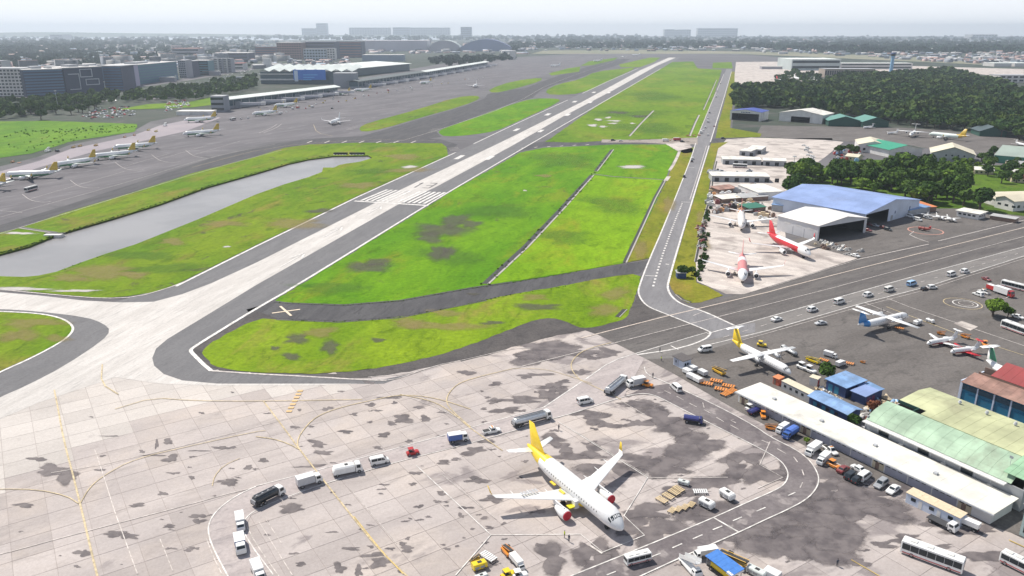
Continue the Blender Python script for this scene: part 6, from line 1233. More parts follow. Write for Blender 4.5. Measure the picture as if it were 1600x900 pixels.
shed('hangar', 'small white gabled hangar with red ridge before the wood', 'hangar', (1217, 189), (1284, 194), 34, 10, 'gable', rise=4.5, wall=WW, rmat=RWt, ridge='y', opn=(.28, .72, 6.5), step=8, over=1)
r, L = shed('hangar', 'blue roofed hangar with white framed mouth beside the verge', 'hangar', (1140, 187), (1188, 190), 30, 10.5, 'gable', rise=2.5, wall=WW, rmat=M('roof_royal_blue', (.04, .07, .34), .5), ridge='y', opn=(.06, .94, 8.2), step=8, over=.6)
mb = MB()
for k in range(6): mb.box(L * .36 + k * 1.9, L * .36 + k * 1.9 + 1.3, -.12, -.02, 9.0, 10.2, NAV)
mb.build('sign_lettering', r)
shed('hangar', 'dark green hangar left of two before the wood', 'hangar', (1294, 197), (1345, 198), 30, 6, 'gable', rise=5, wall=DG, rmat=M('roof_teal', (.10, .26, .22), .6), ridge='y', step=8, over=1)
shed('hangar', 'dark green hangar right of two before the wood', 'hangar', (1347, 199), (1388, 199), 30, 6, 'gable', rise=5, wall=DG, rmat=M('roof_teal', (.10, .26, .22), .6), ridge='y', step=8, over=1)
shed('hangar', 'dark arched store at the right edge before the wood', 'hangar', (1530, 213), (1572, 214), 26, 5, 'gable', rise=5, wall=DG, rmat=M('roof_dark_slate', (.06, .09, .10), .6), ridge='y', step=8, over=1)
shed('store_building', 'pale tan roofed store left of the green roofed one', 'store', (1340, 238), (1388, 240), 34, 7, 'gable', rise=3, wall=WW, rmat=RTan, ridge='y', thirds=.5, step=7, wins=(('front', 4, 6, 3, 2, 4, 2),))
shed('store_building', 'white walled store with bright green gabled roof', 'store', (1388, 246), (1440, 244), 36, 6.5, 'gable', rise=3.5, wall=WW, rmat=M('roof_emerald', (.03, .30, .18), .5), ridge='y', step=7, over=1.5, opn=(.2, .6, 4))
shed('store_building', 'grey walled store with cream gabled roof and four small windows', 'store', (1454, 252), (1521, 256), 30, 7, 'gable', rise=5.5, wall=WG, rmat=RTan, ridge='y', step=7, over=1, wins=(('front', 10, 4.4, 4, 5, 6.2, 1.2),))
shed('store_building', 'grey green roofed store cut by the right edge', 'store', (1552, 254), (1640, 262), 30, 6, 'mono', rise=5, wall=M('green_wall', (.06, .25, .18), .7), rmat=M('roof_grey_green', (.30, .36, .32), .7, dirt=.4, sc=.05), step=8)
for i, (x, y, w_, m_, lab) in enumerate(((1522, 272, 30, RWt, 'tiny white roofed hut in the trees on the right'), (1575, 262, 40, RGy, 'grey roofed house at the right edge'), (1580, 285, 40, RRd, 'dark red roofed house at the right edge'), (1572, 276, 30, RWt, 'white roofed house between the red and grey ones'), (1320, 250, 20, RTan, 'small tan roofed hut left of the tan store'))): shed('house', lab, 'house', (x, y), (x + w_, y + 2), 12, 3.2, 'gable', rise=1.6, wall=WC, rmat=m_, step=5, wins=(('front', 1, 3, 3, 1, 2.2, 1.2),))
for x, y, w_, D_, lab in ((1129, 257, 60, 14, 'long low pale shed at the left of the concrete yard'), (1192, 259, 36, 13, 'low pale shed in the middle of the concrete yard'), (1112, 284, 90, 16, 'long pale green edged shed above the wreck row'), (1155, 243, 17, 14, 'small white shed front of the yard pair'), (1167, 240, 22, 22, 'larger white shed back of the yard pair')):
    shed('yard_shed', lab, 'shed', (x, y), (x + w_, y + 1.5), D_, 4.2, 'flat', wall=WG, rmat=RWt, step=10, wins=(('front', 2, 7, max(2, int(w_ / 10)), .2, 3, 3, DK, 'door'),))
for x, y, w_, lab, m_ in ((1128, 318, 34, 'white scrap roof nearest the upper pale red tail', RWt), (1160, 316, 40, 'low dark sided lean to in the scrap yard', RGy), (1122, 303, 30, 'rusty lean to at the left of the scrap yard', RRu), (1170, 333, 26, 'dark green shelter by the scrap yard lane', RDg)): shed('scrap_shelter', lab, 'shelter', (x, y), (x + w_, y - 3), 9, 2.6, 'mono', rise=.8, wall=BRN, rmat=m_, step=4)
shed('pump_hut', 'tiny navy hut on the verge beside the round bush', 'hut', (1058, 436), (1072, 436), 3.4, 2.6, 'flat', wall=NAV, rmat=RGy, step=3)
# headwalls of the pond
for x, y, w_, lab in ((521, 242, 22, 'concrete outlet at the far end of the pond, left of two'), (546, 242, 24, 'concrete outlet at the far end of the pond, right of two')):
    a = G(x, y); b_ = G(x + w_, y); r = empty('culvert_outlet', (a.x, a.y, -1), 0); L = (b_ - a).length; tag(r, lab, 'culvert')
    mb = MB(); mb.box(0, L, .6, 1.2, 0, 3, CH); mb.build('headwall', r)
    for k in range(5): mb = MB(); mb.box(k * L / 5, k * L / 5 + L / 9, -.8, .6, 0, 1.4, WW); mb.build('pier', r)
mb = MB(); a = G(83, 368); mb.box(a.x - 4, a.x + 5, a.y - 2, a.y + 2, -1.0, .8, WW); mb.box(a.x - 5, a.x + 6, a.y + 1, a.y + 2, .6, 1.1, CH); tag(mb.build('culvert_outlet'), 'white concrete outlet where the short drain meets the pond', 'culvert')

# ---------------------------------------------------------------- terminal on the left and the city
TG = M('terminal_glass', (.05, .10, .13), .25); TW = M('terminal_roof_white', (.74, .78, .74), .5, dirt=.05, sc=.02); TGr = bm('terminal_grey', (.27, .29, .33), sc=.02)
cli_ = bm('bridge_pale_grey', (.50, .50, .54), sc=.05)
def pier(name, label, p0, p1, D, h, nb, z0=0, roofm=TW, drop=2.5, bridges=True):
    a, b_ = G(*p0), G(*p1); d = b_ - a; L = d.length; r = empty(name, (a.x, a.y, .1), math.atan2(d.y, d.x)); tag(r, label, 'terminal building')
    mb = MB(); mb.box(0, L, 0, D, 0, h, TG); mb.build('facade', r)
    mb = MB(); mb.box(-.5, L, -.4, D, 0, h * .30, TGr); mb.build('plinth', r)
    n = max(4, int(L / 16))
    for k in range(n):
        xa, xb = -4 + (L + 8) * k / n, -4 + (L + 8) * (k + 1) / n - .3; mb = MB()
        mb.quad((xa, -4, h), (xb, -4, h), (xb, D / 2, h + 2.6), (xa, D / 2, h + 2.6), roofm, off=.5, th=.8); mb.quad((xa, D / 2, h + 2.6), (xb, D / 2, h + 2.6), (xb, D + 4, h), (xa, D + 4, h), roofm, off=.5, th=.8); mb.build('roof_sheet', r)
        mb = MB(); mb.box(xa + 4, xa + 4.8, -.5, 0, 0, h, WG); mb.build('pier_column', r)
    for k in range(nb if bridges else 0):
        x = L * (k + .5) / nb; m_ = Matrix.Translation((x, 0, 0)) @ Matrix.Rotation(R_(-62), 4, 'Z'); mb = MB(); mb.box(0, 36, -2, 2, 4.2, 7.4, cli_, m_); br = mb.build('boarding_bridge', r)
        mb = MB(); mb.box(34, 40, -2.6, 2.6, 3.8, 7.8, WW, m_); mb.build('bridge_cab', br); mb = MB(); mb.box(30, 31, -1.2, 1.2, 0, 4.2, PG, m_); mb.build('bridge_leg', br)
        mb = MB(); mb.box(-1, 6, -4, 4, 0, 8.6, TGr, m_); mb.build('stair_tower', br)
    return r
pier('terminal_pier', 'near terminal pier with long white roof and row of boarding bridges', (352, 171), (528, 148), 16, 12.5, 6)
pier('terminal_pier', 'middle terminal pier with dark fascia between hall and far pier', (560, 139), (664, 122), 18, 13, 6, roofm=M('dark_fascia', (.12, .14, .14), .6))
pier('terminal_pier', 'far terminal pier with thin white roof running toward the runway end', (664, 122), (762, 104), 16, 13, 8)
def block(name, label, px0, px1, pyb, pyt, D, wall, cat='building', bands=0, roofm=WG, rot=None, bandm=None, cols=0, group=None, bump_=0, arch=0, pyb1=None):
    a, b_ = G(px0, pyb), G(px1, pyb1 or pyb); h = hz(a, pyt); d = b_ - a; L = d.length; r = empty(name, (a.x, a.y, .05), math.atan2(d.y, d.x)); tag(r, label, cat, group)
    if arch:
        n = 10; mb = MB(); P = [[Vector((L * k / n, y, max(.5, h * math.sin(PI * k / n) ** arch))) for k in range(n + 1)] for y in (0, D)]
        mb.rings(P, roofm, close=False, cap=False); mb.build('roof', r); mb = MB()
        for y in (0, D): mb.add([(L * k / n, y, 0) for k in range(n + 1)] + [tuple(p) for p in P[0 if y == 0 else 1]], [(k, k + 1, n + 2 + k, n + 1 + k) for k in range(n)], wall)
        mb.build('wall', r); return r
    mb = MB(); mb.box(0, L, 0, D, 0, h, wall); mb.build('wall', r)
    mb = MB(); mb.box(-.4, L + .4, -.4, D + .4, h, h + max(.6, h * .03), roofm); mb.build('roof', r)
    if bump_: mb = MB(); mb.box(L * .3, L * .55, D * .3, D * .7, h, h + h * .12, WG); mb.box(L * .7, L * .82, D * .3, D * .7, h, h + h * .08, WG); mb.build('roof_plant', r)
    st = h / max(1, bands)
    for k in range(bands):
        if cols:
            for c in range(cols): mb = MB(); mb.box(L * (c + .18) / cols, L * (c + .82) / cols, -.25, -.0, k * st + st * .3, k * st + st * .82, bandm or GL); mb.build('window', r)
        else: mb = MB(); mb.box(L * .02, L * .98, -.25, 0, k * st + st * .35, k * st + st * .8, bandm or GL); mb.build('window_band', r)
    return r
block('terminal_tower', 'grey drum like block at the near end of the terminal pier', 331, 351, 175, 151, 22, TGr, bands=3)
block('terminal_tower', 'dark grey block where near pier joins the terminal hall', 522, 556, 138, 115, 30, TGr)
# main hall with zigzag roof
a, b_ = G(408, 131), G(482, 131); d = b_ - a; r = empty('terminal_hall', (a.x, a.y, .1), math.atan2(d.y, d.x)); L = (b_ - a).length; H = hz(a, 112); tag(r, 'main terminal hall with white zigzag roof', 'terminal building')
mb = MB(); mb.box(0, L * 1.9, 0, 70, 0, H, TG); mb.build('facade', r); mb = MB(); mb.box(-2, L * .98, -2, 0, H * .3, H * .42, WW); mb.box(-2, L * .98, -2, 0, H * .75, H * .85, WW); mb.build('fascia_bands', r)
n = 9
for k in range(n):
    xa = L * 1.95 * k / n; w = L * 1.95 / n
    for s_ in (0, 1): mb = MB(); mb.quad((xa + s_ * w / 2, -8, H + (0 if s_ == 0 else 5)), (xa + (s_ + 1) * w / 2, -8, H + (5 if s_ == 0 else 0)), (xa + (s_ + 1) * w / 2, 110, H + (11 if s_ == 0 else 6)), (xa + s_ * w / 2, 110, H + (6 if s_ == 0 else 11)), TW, off=.6, th=.8); mb.build('roof_fold', r)
a, b_ = G(512, 124), G(640, 110); d = b_ - a; r = empty('terminal_hall', (a.x, a.y, .1), math.atan2(d.y, d.x)); L = d.length; H = hz(a, 111); tag(r, 'second terminal hall with broad white roof behind the middle pier', 'terminal building')
mb = MB(); mb.box(0, L, 0, 80, 0, H, TG); mb.build('facade', r)
for k in range(10): mb = MB(); xa = L * k / 10; mb.quad((xa, -8, H), (xa + L / 10 - 1, -8, H), (xa + L / 10 - 1, 100, H + 5), (xa, 100, H + 5), TW, off=.6, th=.8); mb.build('roof_sheet', r)
# blue billboard
a, b_ = G(460, 131.6), G(510, 131.6); d = b_ - a; L = d.length; H = hz(a, 109); r = empty('billboard', (a.x, a.y, .1), math.atan2(d.y, d.x)); tag(r, 'large blue billboard on the front of the terminal hall', 'billboard')
mb = MB(); mb.box(0, L, -2, 0, H * .3, H, M('billboard_blue', (.01, .16, .62), .4)); mb.build('panel', r)
mb = MB(); mb.box(2, L * .14, -2.2, -2, H * .2, H * .95, M('billboard_white', (.6, .7, .85), .4)); mb.build('picture', r)
mb = MB(); [mb.box(L * .3, L * (.75 - .1 * k), -2.2, -2, H * (.62 - .17 * k), H * (.68 - .17 * k), M('billboard_cyan', (.08, .40, .80), .4)) for k in range(3)]; mb.build('text_lines', r)
block('water_tank_building', 'small white cube building left of the terminal hall', 412, 423, 107, 92, 14, WW)
cityg = 'city blocks behind the boulevard'
gd = M('city_dark_glass', (.012, .03, .08), .4); gb = M('city_blue_glass', (.05, .13, .24), .35); gt = M('city_teal_glass', (.04, .17, .22), .3); cwm = bm('city_white', (.62, .60, .58), sc=.02); cgm = bm('city_grey', (.34, .33, .37), sc=.02); cli = bm('city_lilac', (.42, .38, .50), sc=.02); cbr = bm('city_brown', (.24, .13, .12), sc=.02); cda = bm('city_dark', (.075, .08, .13), sc=.02)
block('office_block', 'white block with many windows at the left edge', -40, 40, 150, 108, 50, cwm, bands=8, cols=14, group=cityg)
block('office_block', 'pale tower behind the white block at the left edge', -30, 8, 130, 96, 30, cwm, bands=6, cols=6, group=cityg)
block('office_block', 'dark glass block right of the white block', 42, 104, 151, 110, 60, gd, bands=9, bandm=gb, roofm=cwm, group=cityg, pyb1=148, bump_=1)
r = block('office_block', 'dark block with three pale square outlines', 105, 165, 147, 107, 60, gd, bands=0, roofm=cwm, group=cityg, pyb1=143, bump_=1)
h = hz(G(105, 147), 107); L = (G(165, 143) - G(105, 147)).length; fm = M('outline_grey', (.42, .44, .48), .5)
for x0, x1, z0, z1, lft in ((.10, .38, .15, .78, False), (.40, .72, .62, .95, True), (.52, .88, .30, .55, True)):
    mb = MB(); t_ = L * .02
    mb.box(L * x0, L * x1, -.5, 0, h * z1 - t_, h * z1, fm); mb.box(L * x0, L * x1, -.5, 0, h * z0, h * z0 + t_, fm); mb.box(L * x1 - t_, L * x1, -.5, 0, h * z0 + t_, h * z1 - t_, fm)
    if lft: mb.box(L * x0, L * x0 + t_, -.5, 0, h * z0 + t_, h * z1 - t_, fm)
    mb.build('square_outline', r)
block('office_block', 'grey glass block between square outlines and lilac strip', 166, 194, 142, 104, 50, cda, bands=9, bandm=gb, group=cityg)
block('office_block', 'narrow lilac tower strip before the long blue grey block', 195, 205, 136, 103, 40, cli, bands=9, cols=2, group=cityg)
block('office_block', 'long blue grey block with pale roof', 206, 279, 134, 103, 60, gb, bands=7, bandm=gt, roofm=cwm, group=cityg, pyb1=124, bump_=1)
block('office_block', 'pale grey tower left of the teal block', 281, 292, 122, 95, 40, cgm, bands=8, cols=4, group=cityg)
block('office_block', 'grey striped tower beside the teal block', 293, 303, 120, 96, 40, cda, bands=8, cols=3, group=cityg)
block('office_block', 'teal glass block between striped towers', 304, 327, 118, 95, 40, gt, bands=6, roofm=cwm, group=cityg)
for i in range(5): block('tower_block', ('first', 'second', 'third', 'fourth', 'last')[i] + ' pale narrow tower in the cluster left of the terminal', 329 + i * 7, 334 + i * 7, 115 - i * .4, 92, 30, cwm if i % 2 else cgm, bands=8, cols=3, group=cityg)
block('office_block', 'low block with red roof beside the pale towers', 364, 380, 109, 99, 40, cwm, roofm=M('red_tile', (.42, .10, .08), .7), bands=2)
block('office_block', 'wide grey building with pale flat roof behind the towers', 335, 388, 97, 83, 80, cda, roofm=cwm, bands=3)
block('office_block', 'brownish building with pink roof behind the teal block', 270, 312, 92, 76, 60, cgm, roofm=M('pink_roof', (.50, .25, .22), .7), bands=3)
block('office_block', 'dark low block left of the brown block', 400, 433, 92, 73, 60, cda, bands=5, bandm=cbr); block('office_block', 'brown block with balconies behind the terminal hall', 434, 472, 93, 67, 70, cbr, bands=7, cols=10, roofm=cwm)
block('office_block', 'wide dark lilac block behind the pale twin towers', 472, 525, 92, 66, 80, cda, bands=6, roofm=cda); block('office_block', 'pale blue grey building with rounded roof before the lilac block', 475, 511, 95, 77, 40, bm('city_pale_blue', (.40, .46, .52), sc=.02), bands=4, cols=8)
block('tower_block', 'narrow pale tower right of the rounded roof building', 512, 524, 95, 76, 30, cwm, bands=5, cols=3); block('office_block', 'dark brown block with red edge', 526, 566, 90, 65, 80, cda, bands=6, bandm=cbr); block('office_block', 'low blue grey block behind the second hall', 566, 630, 96, 86, 60, bm('city_blue_grey', (.24, .30, .38), sc=.02), roofm=cwm)
block('warehouse', 'long pale lilac warehouse roof behind the terminal', 565, 668, 80, 64, 150, bm('pale_lilac', (.46, .44, .50), sc=.01), roofm=bm('pale_lilac_roof', (.58, .54, .58), sc=.01)); block('warehouse', 'pale green grey vaulted roof right of the long warehouse', 668, 722, 80, 63, 150, cgm, roofm=bm('pale_green_grey', (.46, .52, .50), sc=.01), arch=.5)
block('dome_hangar', 'wide blue domed hangar behind the far pier', 712, 806, 80, 61, 200, bm('blue_slate', (.20, .24, .38), sc=.01), 'hangar', roofm=bm('blue_slate_roof', (.18, .21, .36), sc=.01), arch=.8)
sky_ = bm('skyline_blue_grey', (.20, .24, .30), sc=.01); sky2 = bm('skyline_pale', (.42, .42, .42), sc=.01)
block('skyscraper', 'wide block left part of the stepped tower on the skyline', 472, 495, 57, 44.5, 150, sky_, bands=5); block('skyscraper', 'taller round topped part of the stepped tower on the skyline', 495, 511, 57, 37, 150, sky_, bands=7)
block('skyscraper', 'long pale slab block on the skyline right of the stepped tower', 546, 610, 57, 43.5, 150, sky2, bands=4, cols=16); block('skyscraper', 'blue grey slab on the skyline between pale slabs', 614, 641, 57, 43, 150, sky_, bands=4); block('skyscraper', 'long pale slab with crane on the skyline', 642, 703, 57, 43.5, 150, sky2, bands=4, cols=16)
block('skyscraper', 'single dark cube tower on the skyline', 720, 737, 60, 42.5, 120, sky_, bands=6); block('skyscraper', 'small far block alone over the bay', 79, 99, 62, 54, 200, sky2, bands=3)
block('skyscraper', 'small pale block left of the long one above the runway end', 1038, 1053, 57, 46, 150, sky2, bands=3, cols=5); block('skyscraper', 'pale block beside the small one above the runway end', 1054, 1079, 57, 46.5, 150, sky2, bands=3, cols=8); block('skyscraper', 'long pale slab on the right skyline', 1090, 1152, 57, 44.5, 150, sky2, bands=4, cols=18); block('skyscraper', 'low grey slab far on the right skyline', 1519, 1558, 60, 54, 200, sky2, bands=2, cols=8)
# right side far: old terminal, tower, beige block, school
block('old_terminal', 'old terminal with pale roof and white oval dome', 1236, 1312, 110, 93, 120, bm('pale_teal', (.45, .50, .50), sc=.02), 'terminal building', roofm=TW, bands=2)
o = block('oval_dome', 'white oval dome on the roof of the old terminal', 1282, 1310, 103, 91, 60, cwm, 'dome', roofm=TW, arch=.5)
block('old_terminal', 'long low pier right of the old terminal', 1312, 1425, 108, 99, 40, cwm, 'terminal building', roofm=TW, bands=2); block('barracks', 'beige colonnaded block in front of the old terminal', 1288, 1366, 121, 108, 40, bm('beige_old', (.40, .33, .28), sc=.02), bands=1, cols=22, bandm=DK)
block('school', 'white block with window squares at the upper right edge', 1561, 1610, 129, 118, 40, cwm, bands=2, cols=5); block('hall', 'long white roofs beyond the field on the upper right', 1553, 1580, 104, 99, 60, cwm, roofm=TW); block('hall', 'second long white roof at the upper right edge', 1585, 1620, 104, 99, 60, cwm, roofm=TW)
a = G(1392, 112); H = hz(a, 82); r = empty('control_tower', (a.x, a.y, 0)); tag(r, 'pale blue control tower rising from the wood', 'control tower')
cb = bm('tower_pale_blue', (.25, .48, .72), sc=.05)
mb = MB(); mb.cyl((0, 0, 0), (0, 0, H * .74), 4.6, 4.0, 16, cb); mb.build('shaft', r); mb = MB(); mb.cyl((0, 0, H * .74), (0, 0, H * .82), 4.2, 7, 16, cb); mb.build('collar', r); mb = MB(); mb.cyl((0, 0, H * .82), (0, 0, H * .93), 6, 7, 16, GL); mb.build('glass_cab', r); mb = MB(); mb.cyl((0, 0, H * .93), (0, 0, H), 7.4, 5, 16, NAV); mb.cyl((0, 0, H), (0, 0, H * 1.12), .3, .1, 6, PR); mb.build('roof', r)
block('white_tower', 'small white tower at the left end of the far trees', 797, 806, 93, 81, 14, cwm); block('store', 'low white store beside the terminal end of the meadow', 276, 331, 180, 174.5, 18, WW, roofm=RWt, group='low stores'); block('bus_shelter', 'white long shelter before the pier on the boulevard', 369, 396, 124, 120, 10, WW); block('station_roof', 'white segmented canopy on the boulevard, left of two', 243, 273, 128, 121, 12, cgm, roofm=WW); block('station_roof', 'white segmented canopy on the boulevard, right of two', 317, 343, 118, 111.5, 12, cgm, roofm=WW)
block('aeroplane_shed', 'pale green low roofs before the old terminal', 1190, 1242, 108, 104, 20, cgm, roofm=RWt)
sheet('road', [(-200, 172), (0, 158), (90, 151), (200, 139), (300, 125), (400, 108), (400, 105), (300, 121), (200, 134), (90, 146), (0, 153), (-200, 164)], .12, asph_term); sheet('road', [(225, 157), (290, 150), (340, 139), (400, 125), (400, 123), (335, 136), (285, 147), (225, 154)], .13, asph_term)
# light masts
def mast(px, py, pyt, label):
    a = G(px, py); h = hz(a, pyt); r = empty('light_mast', (a.x, a.y, .1)); tag(r, label, 'light mast', 'tall light masts')
    mb = MB(); mb.cyl((0, 0, 0), (0, 0, h), .35, .16, 8, PSV); mb.build('pole', r); mb = MB(); mb.cyl((0, 0, h), (0, 0, h + .5), 1.2, 1.2, 10, PSV); h_ = mb.build('head_ring', r)
    for k in range(6): mb = MB(); c = (1.3 * math.cos(k * PI / 3), 1.3 * math.sin(k * PI / 3)); mb.box(c[0] - .25, c[0] + .25, c[1] - .25, c[1] + .25, h - .3, h + .1, LT); mb.build('floodlight', h_)
for t in ((92, 176, 142, 'tall light mast in front of the dark blocks'), (277, 141, 118, 'light mast on the boulevard before the teal block'), (1238, 278, 245, 'light mast at the edge of the pale yard and the tree belt'), (166, 150, 128, 'light mast left of the lilac tower')): mast(*t)
# people on the apron
SK = M('skin', (.35, .20, .13), .6); PT = M('dark_trousers', (.04, .045, .06), .8)
def person_(px, py, shirt, label, dirr=0.):
    r = empty('person', G(px, py, .16), dirr); tag(r, label, 'person', 'ground crew on foot'); n = 8
    def limb(pts, m, mb):
        P = [[Vector((x + rr_ * math.cos(2 * PI * i / n), y + rr_ * math.sin(2 * PI * i / n), z)) for i in range(n)] for x, y, z, rr_ in pts]; mb.rings(P[::-1], m)
    mb = MB(); limb([(.04, .11, .02, .06), (.02, .11, .45, .06), (0, .1, .88, .09)][::-1][::-1], PT, mb); limb([(-.1, -.11, .02, .06), (-.04, -.11, .45, .06), (0, -.1, .88, .09)], PT, mb)
    limb([(0, 0, .84, .16), (0, 0, 1.1, .14), (0, 0, 1.35, .19), (0, 0, 1.46, .10), (0, 0, 1.52, .05)], shirt, mb); limb([(.10, .27, .8, .035), (.04, .27, 1.1, .045), (0, .2, 1.4, .06)], shirt, mb); limb([(.05, -.28, .8, .035), (-.02, -.27, 1.1, .045), (0, -.2, 1.4, .06)], shirt, mb)
    limb([(0, 0, 1.5, .05), (.01, 0, 1.58, .09), (.01, 0, 1.66, .105), (0, 0, 1.73, .08), (0, 0, 1.76, .02)], SK, mb); mb.build('body', r)
    mb = MB(); limb([(0, 0, 1.66, .11), (0, 0, 1.73, .10), (0, 0, 1.78, .03)], M('cap_dark', (.03, .03, .03), .8), mb); mb.build('cap', r)
vest = M('hi_vis_vest', (.55, .65, .05), .7); dsh = M('dark_shirt', (.06, .07, .10), .8)
for px, py, m_, lab in ((873, 672, dsh, 'person in dark clothes walking behind the airliner'), (889, 846, dsh, 'person standing by the stand line below the airliner'), (882, 840, vest, 'person in yellow vest beside the one below the airliner'), (1020, 590, dsh, 'person near the grey box truck'), (1031, 550, dsh, 'person left of the gatehouse'), (1033, 564, vest, 'person in yellow vest in front of the gatehouse'), (1308, 884, dsh, 'person at the bottom edge left of the bus')): person_(px, py, m_, lab, px * .1)
# ---------------------------------------------------------------- vegetation
def foliage(name, a, b_, sc=.35):
    m = bpy.data.materials.new(name); nt, b, o = nodes(m); cw = coords(nt, True); ge = nt.nodes.new('ShaderNodeNewGeometry'); oi = nt.nodes.new('ShaderNodeObjectInfo')
    col = mixc(nt, ramp(nt, noise(nt, cw, sc * .25, 3), .35, .65), a, b_)
    col = mixc(nt, 1., col, mixc(nt, ge.outputs['Random Per Island'], (.6, .6, .6), (1.35, 1.3, 1.1)), 'MULTIPLY')
    col = mixc(nt, 1., col, mixc(nt, oi.outputs['Random'], (.75, .8, .8), (1.2, 1.15, 1.0)), 'MULTIPLY')
    nt.links.new(col, b.inputs['Base Color']); b.inputs['Roughness'].default_value = .8; b.inputs['Specular IOR Level'].default_value = .15
    MATS[name] = m; return m
FD = foliage('foliage_dark', (.035, .082, .014), (.065, .12, .02)); FM = foliage('foliage_mid', (.065, .135, .018), (.10, .17, .022)); FB = foliage('foliage_bright', (.09, .17, .02), (.12, .20, .03))
FF = foliage('foliage_wood', (.030, .078, .020), (.080, .125, .026), .10); FC = foliage('foliage_city', (.016, .046, .034), (.032, .066, .042), .02); BK = M('tree_bark', (.11, .085, .065), .9, dirt=.2)
def crown_np(rs, n_clump, R=4., H=5., z0=2.2, size=.85, lobes=8, core=True):
    """leaf clumps spread over lobes: returns verts, quads"""
    L = []
    for i in range(lobes):
        a = rs.uniform(0, 2 * PI); d = R * (.0 if i == 0 else rs.uniform(.35, .62)); z = z0 + H * (.55 if i == 0 else rs.uniform(.28, .72)); r = R * (.62 if i == 0 else rs.uniform(.34, .5)); L.append((d * math.cos(a), d * math.sin(a), z, r, r * H / R * rs.uniform(.6, .85) * .9))
    w = np.array([l[3] ** 2 for l in L]); w = w / w.sum(); k = rs.choice(len(L), n_clump, p=w); L = np.array(L)[k]
    v = rs.normal(size=(n_clump, 3)); v /= np.linalg.norm(v, axis=1, keepdims=True); v[:, 2] = np.where(v[:, 2] < -.45, -v[:, 2], v[:, 2])
    q = rs.uniform(.82, 1.08, (n_clump, 1)); c = L[:, :3] + v * q * np.stack([L[:, 3], L[:, 3], L[:, 4]], 1)
    nrm = v + rs.normal(scale=.45, size=v.shape); nrm /= np.linalg.norm(nrm, axis=1, keepdims=True)
    t = np.cross(nrm, rs.normal(size=v.shape)); t /= np.linalg.norm(t, axis=1, keepdims=True) + 1e-9; b_ = np.cross(nrm, t); s_ = (size * rs.uniform(.6, 1.25, (n_clump, 1)))
    V = np.stack([c - t * s_ - b_ * s_ * .6, c + t * s_ * .8 - b_ * s_ * .8, c + t * s_ + b_ * s_ * .6, c - t * s_ * .7 + b_ * s_ * .9], 1).reshape(-1, 3)
    F = np.arange(n_clump * 4).reshape(-1, 4)
    if core:
        cv = []; cf = []
        for l in {tuple(x) for x in L.tolist()}:
            b0 = len(V) + len(cv)
            for zz, rr_ in ((-.85, .35), (-.3, .8), (.35, .75), (.8, .3)):
                for i in range(6): a = PI / 3 * i; cv.append((l[0] + l[3] * rr_ * math.cos(a) * .9, l[1] + l[3] * rr_ * math.sin(a) * .9, l[2] + l[4] * zz * .9))
            for j in range(3):
                for i in range(6): cf.append((b0 + j * 6 + i, b0 + j * 6 + (i + 1) % 6, b0 + (j + 1) * 6 + (i + 1) % 6, b0 + (j + 1) * 6 + i))
        V = np.concatenate([V, np.array(cv)]); F = np.concatenate([F, np.array(cf)])
    return V, F
def np_mesh(name, V, F, mats, mi=None):
    me = bpy.data.meshes.new(name); me.vertices.add(len(V)); me.vertices.foreach_set('co', V.astype(np.float32).ravel())
    me.loops.add(F.size); me.loops.foreach_set('vertex_index', F.astype(np.int32).ravel()); me.polygons.add(len(F)); me.polygons.foreach_set('loop_start', np.arange(0, F.size, 4, dtype=np.int32)); me.polygons.foreach_set('loop_total', np.full(len(F), 4, dtype=np.int32))
    for m in mats: me.materials.append(m)
    if mi is not None: me.polygons.foreach_set('material_index', mi.astype(np.int32))
    me.update(calc_edges=True); me.validate(); return me
RS = np.random.RandomState(11)
TREEM = {}
def trunk_mesh(R, H, z0):
    mb = MB(); rr = random.Random(int(R * 10)); mb.cyl((0, 0, -.2), (.1, .05, z0 + H * .2), .38, .26, 8, BK)
    for i in range(5): a = i * 1.26 + rr.uniform(0, .6); mb.cyl((.1, .05, z0 * .8 + i * .25), (math.cos(a) * R * .5, math.sin(a) * R * .5, z0 + H * .42), .17, .06, 6, BK)
    return mb.mesh('trunk')
for key, mt, R, H, z0, n, sz in (('dark', FD, 4.2, 5.2, 2.0, 620, .55), ('mid', FM, 4.0, 5.6, 2.2, 560, .55), ('bright', FB, 3.2, 3.6, .6, 420, .5), ('round', FB, 4.2, 4.6, 1.4, 1500, .34), ('wood', FF, 4.6, 5.0, 2.6, 260, .85), ('brownish', foliage('foliage_red_brown', (.15, .05, .03), (.20, .08, .05)), 3.0, 3.4, 1.2, 500, .4)):
    for q in range(3 if key != 'round' else 1):
        V, F = crown_np(RS, n, R, H, z0, sz); TREEM.setdefault(key, []).append((np_mesh('crown', V, F, [mt]), trunk_mesh(R, H, z0)))
TI = [0]
def tree(kind, p, s_, label, group=None, name='tree', z=.1, cat='tree'):
    me, tr = TREEM[kind][TI[0] % len(TREEM[kind])]; TI[0] += 1
    r = empty(name, (p.x, p.y, z), (TI[0] * 2.4) % 6.28); r.scale = (s_, s_, s_ * (.9 + .2 * ((TI[0] * .37) % 1))); tag(r, label, cat, group)
    link('trunk', tr, r); link('crown', me, r); return r
tree('round', G(1551, 495), 1.15, 'single round green tree beside the painted rings on the ramp'); tree('mid', G(1574, 497), .55, 'smaller pale green tree right of the round one')
tree('dark', G(1293, 597), .78, 'dark round tree overhanging the navy workshop roof', z=.4); tree('dark', G(1303, 604), .5, 'low dark tree spilling over the workshop eave')
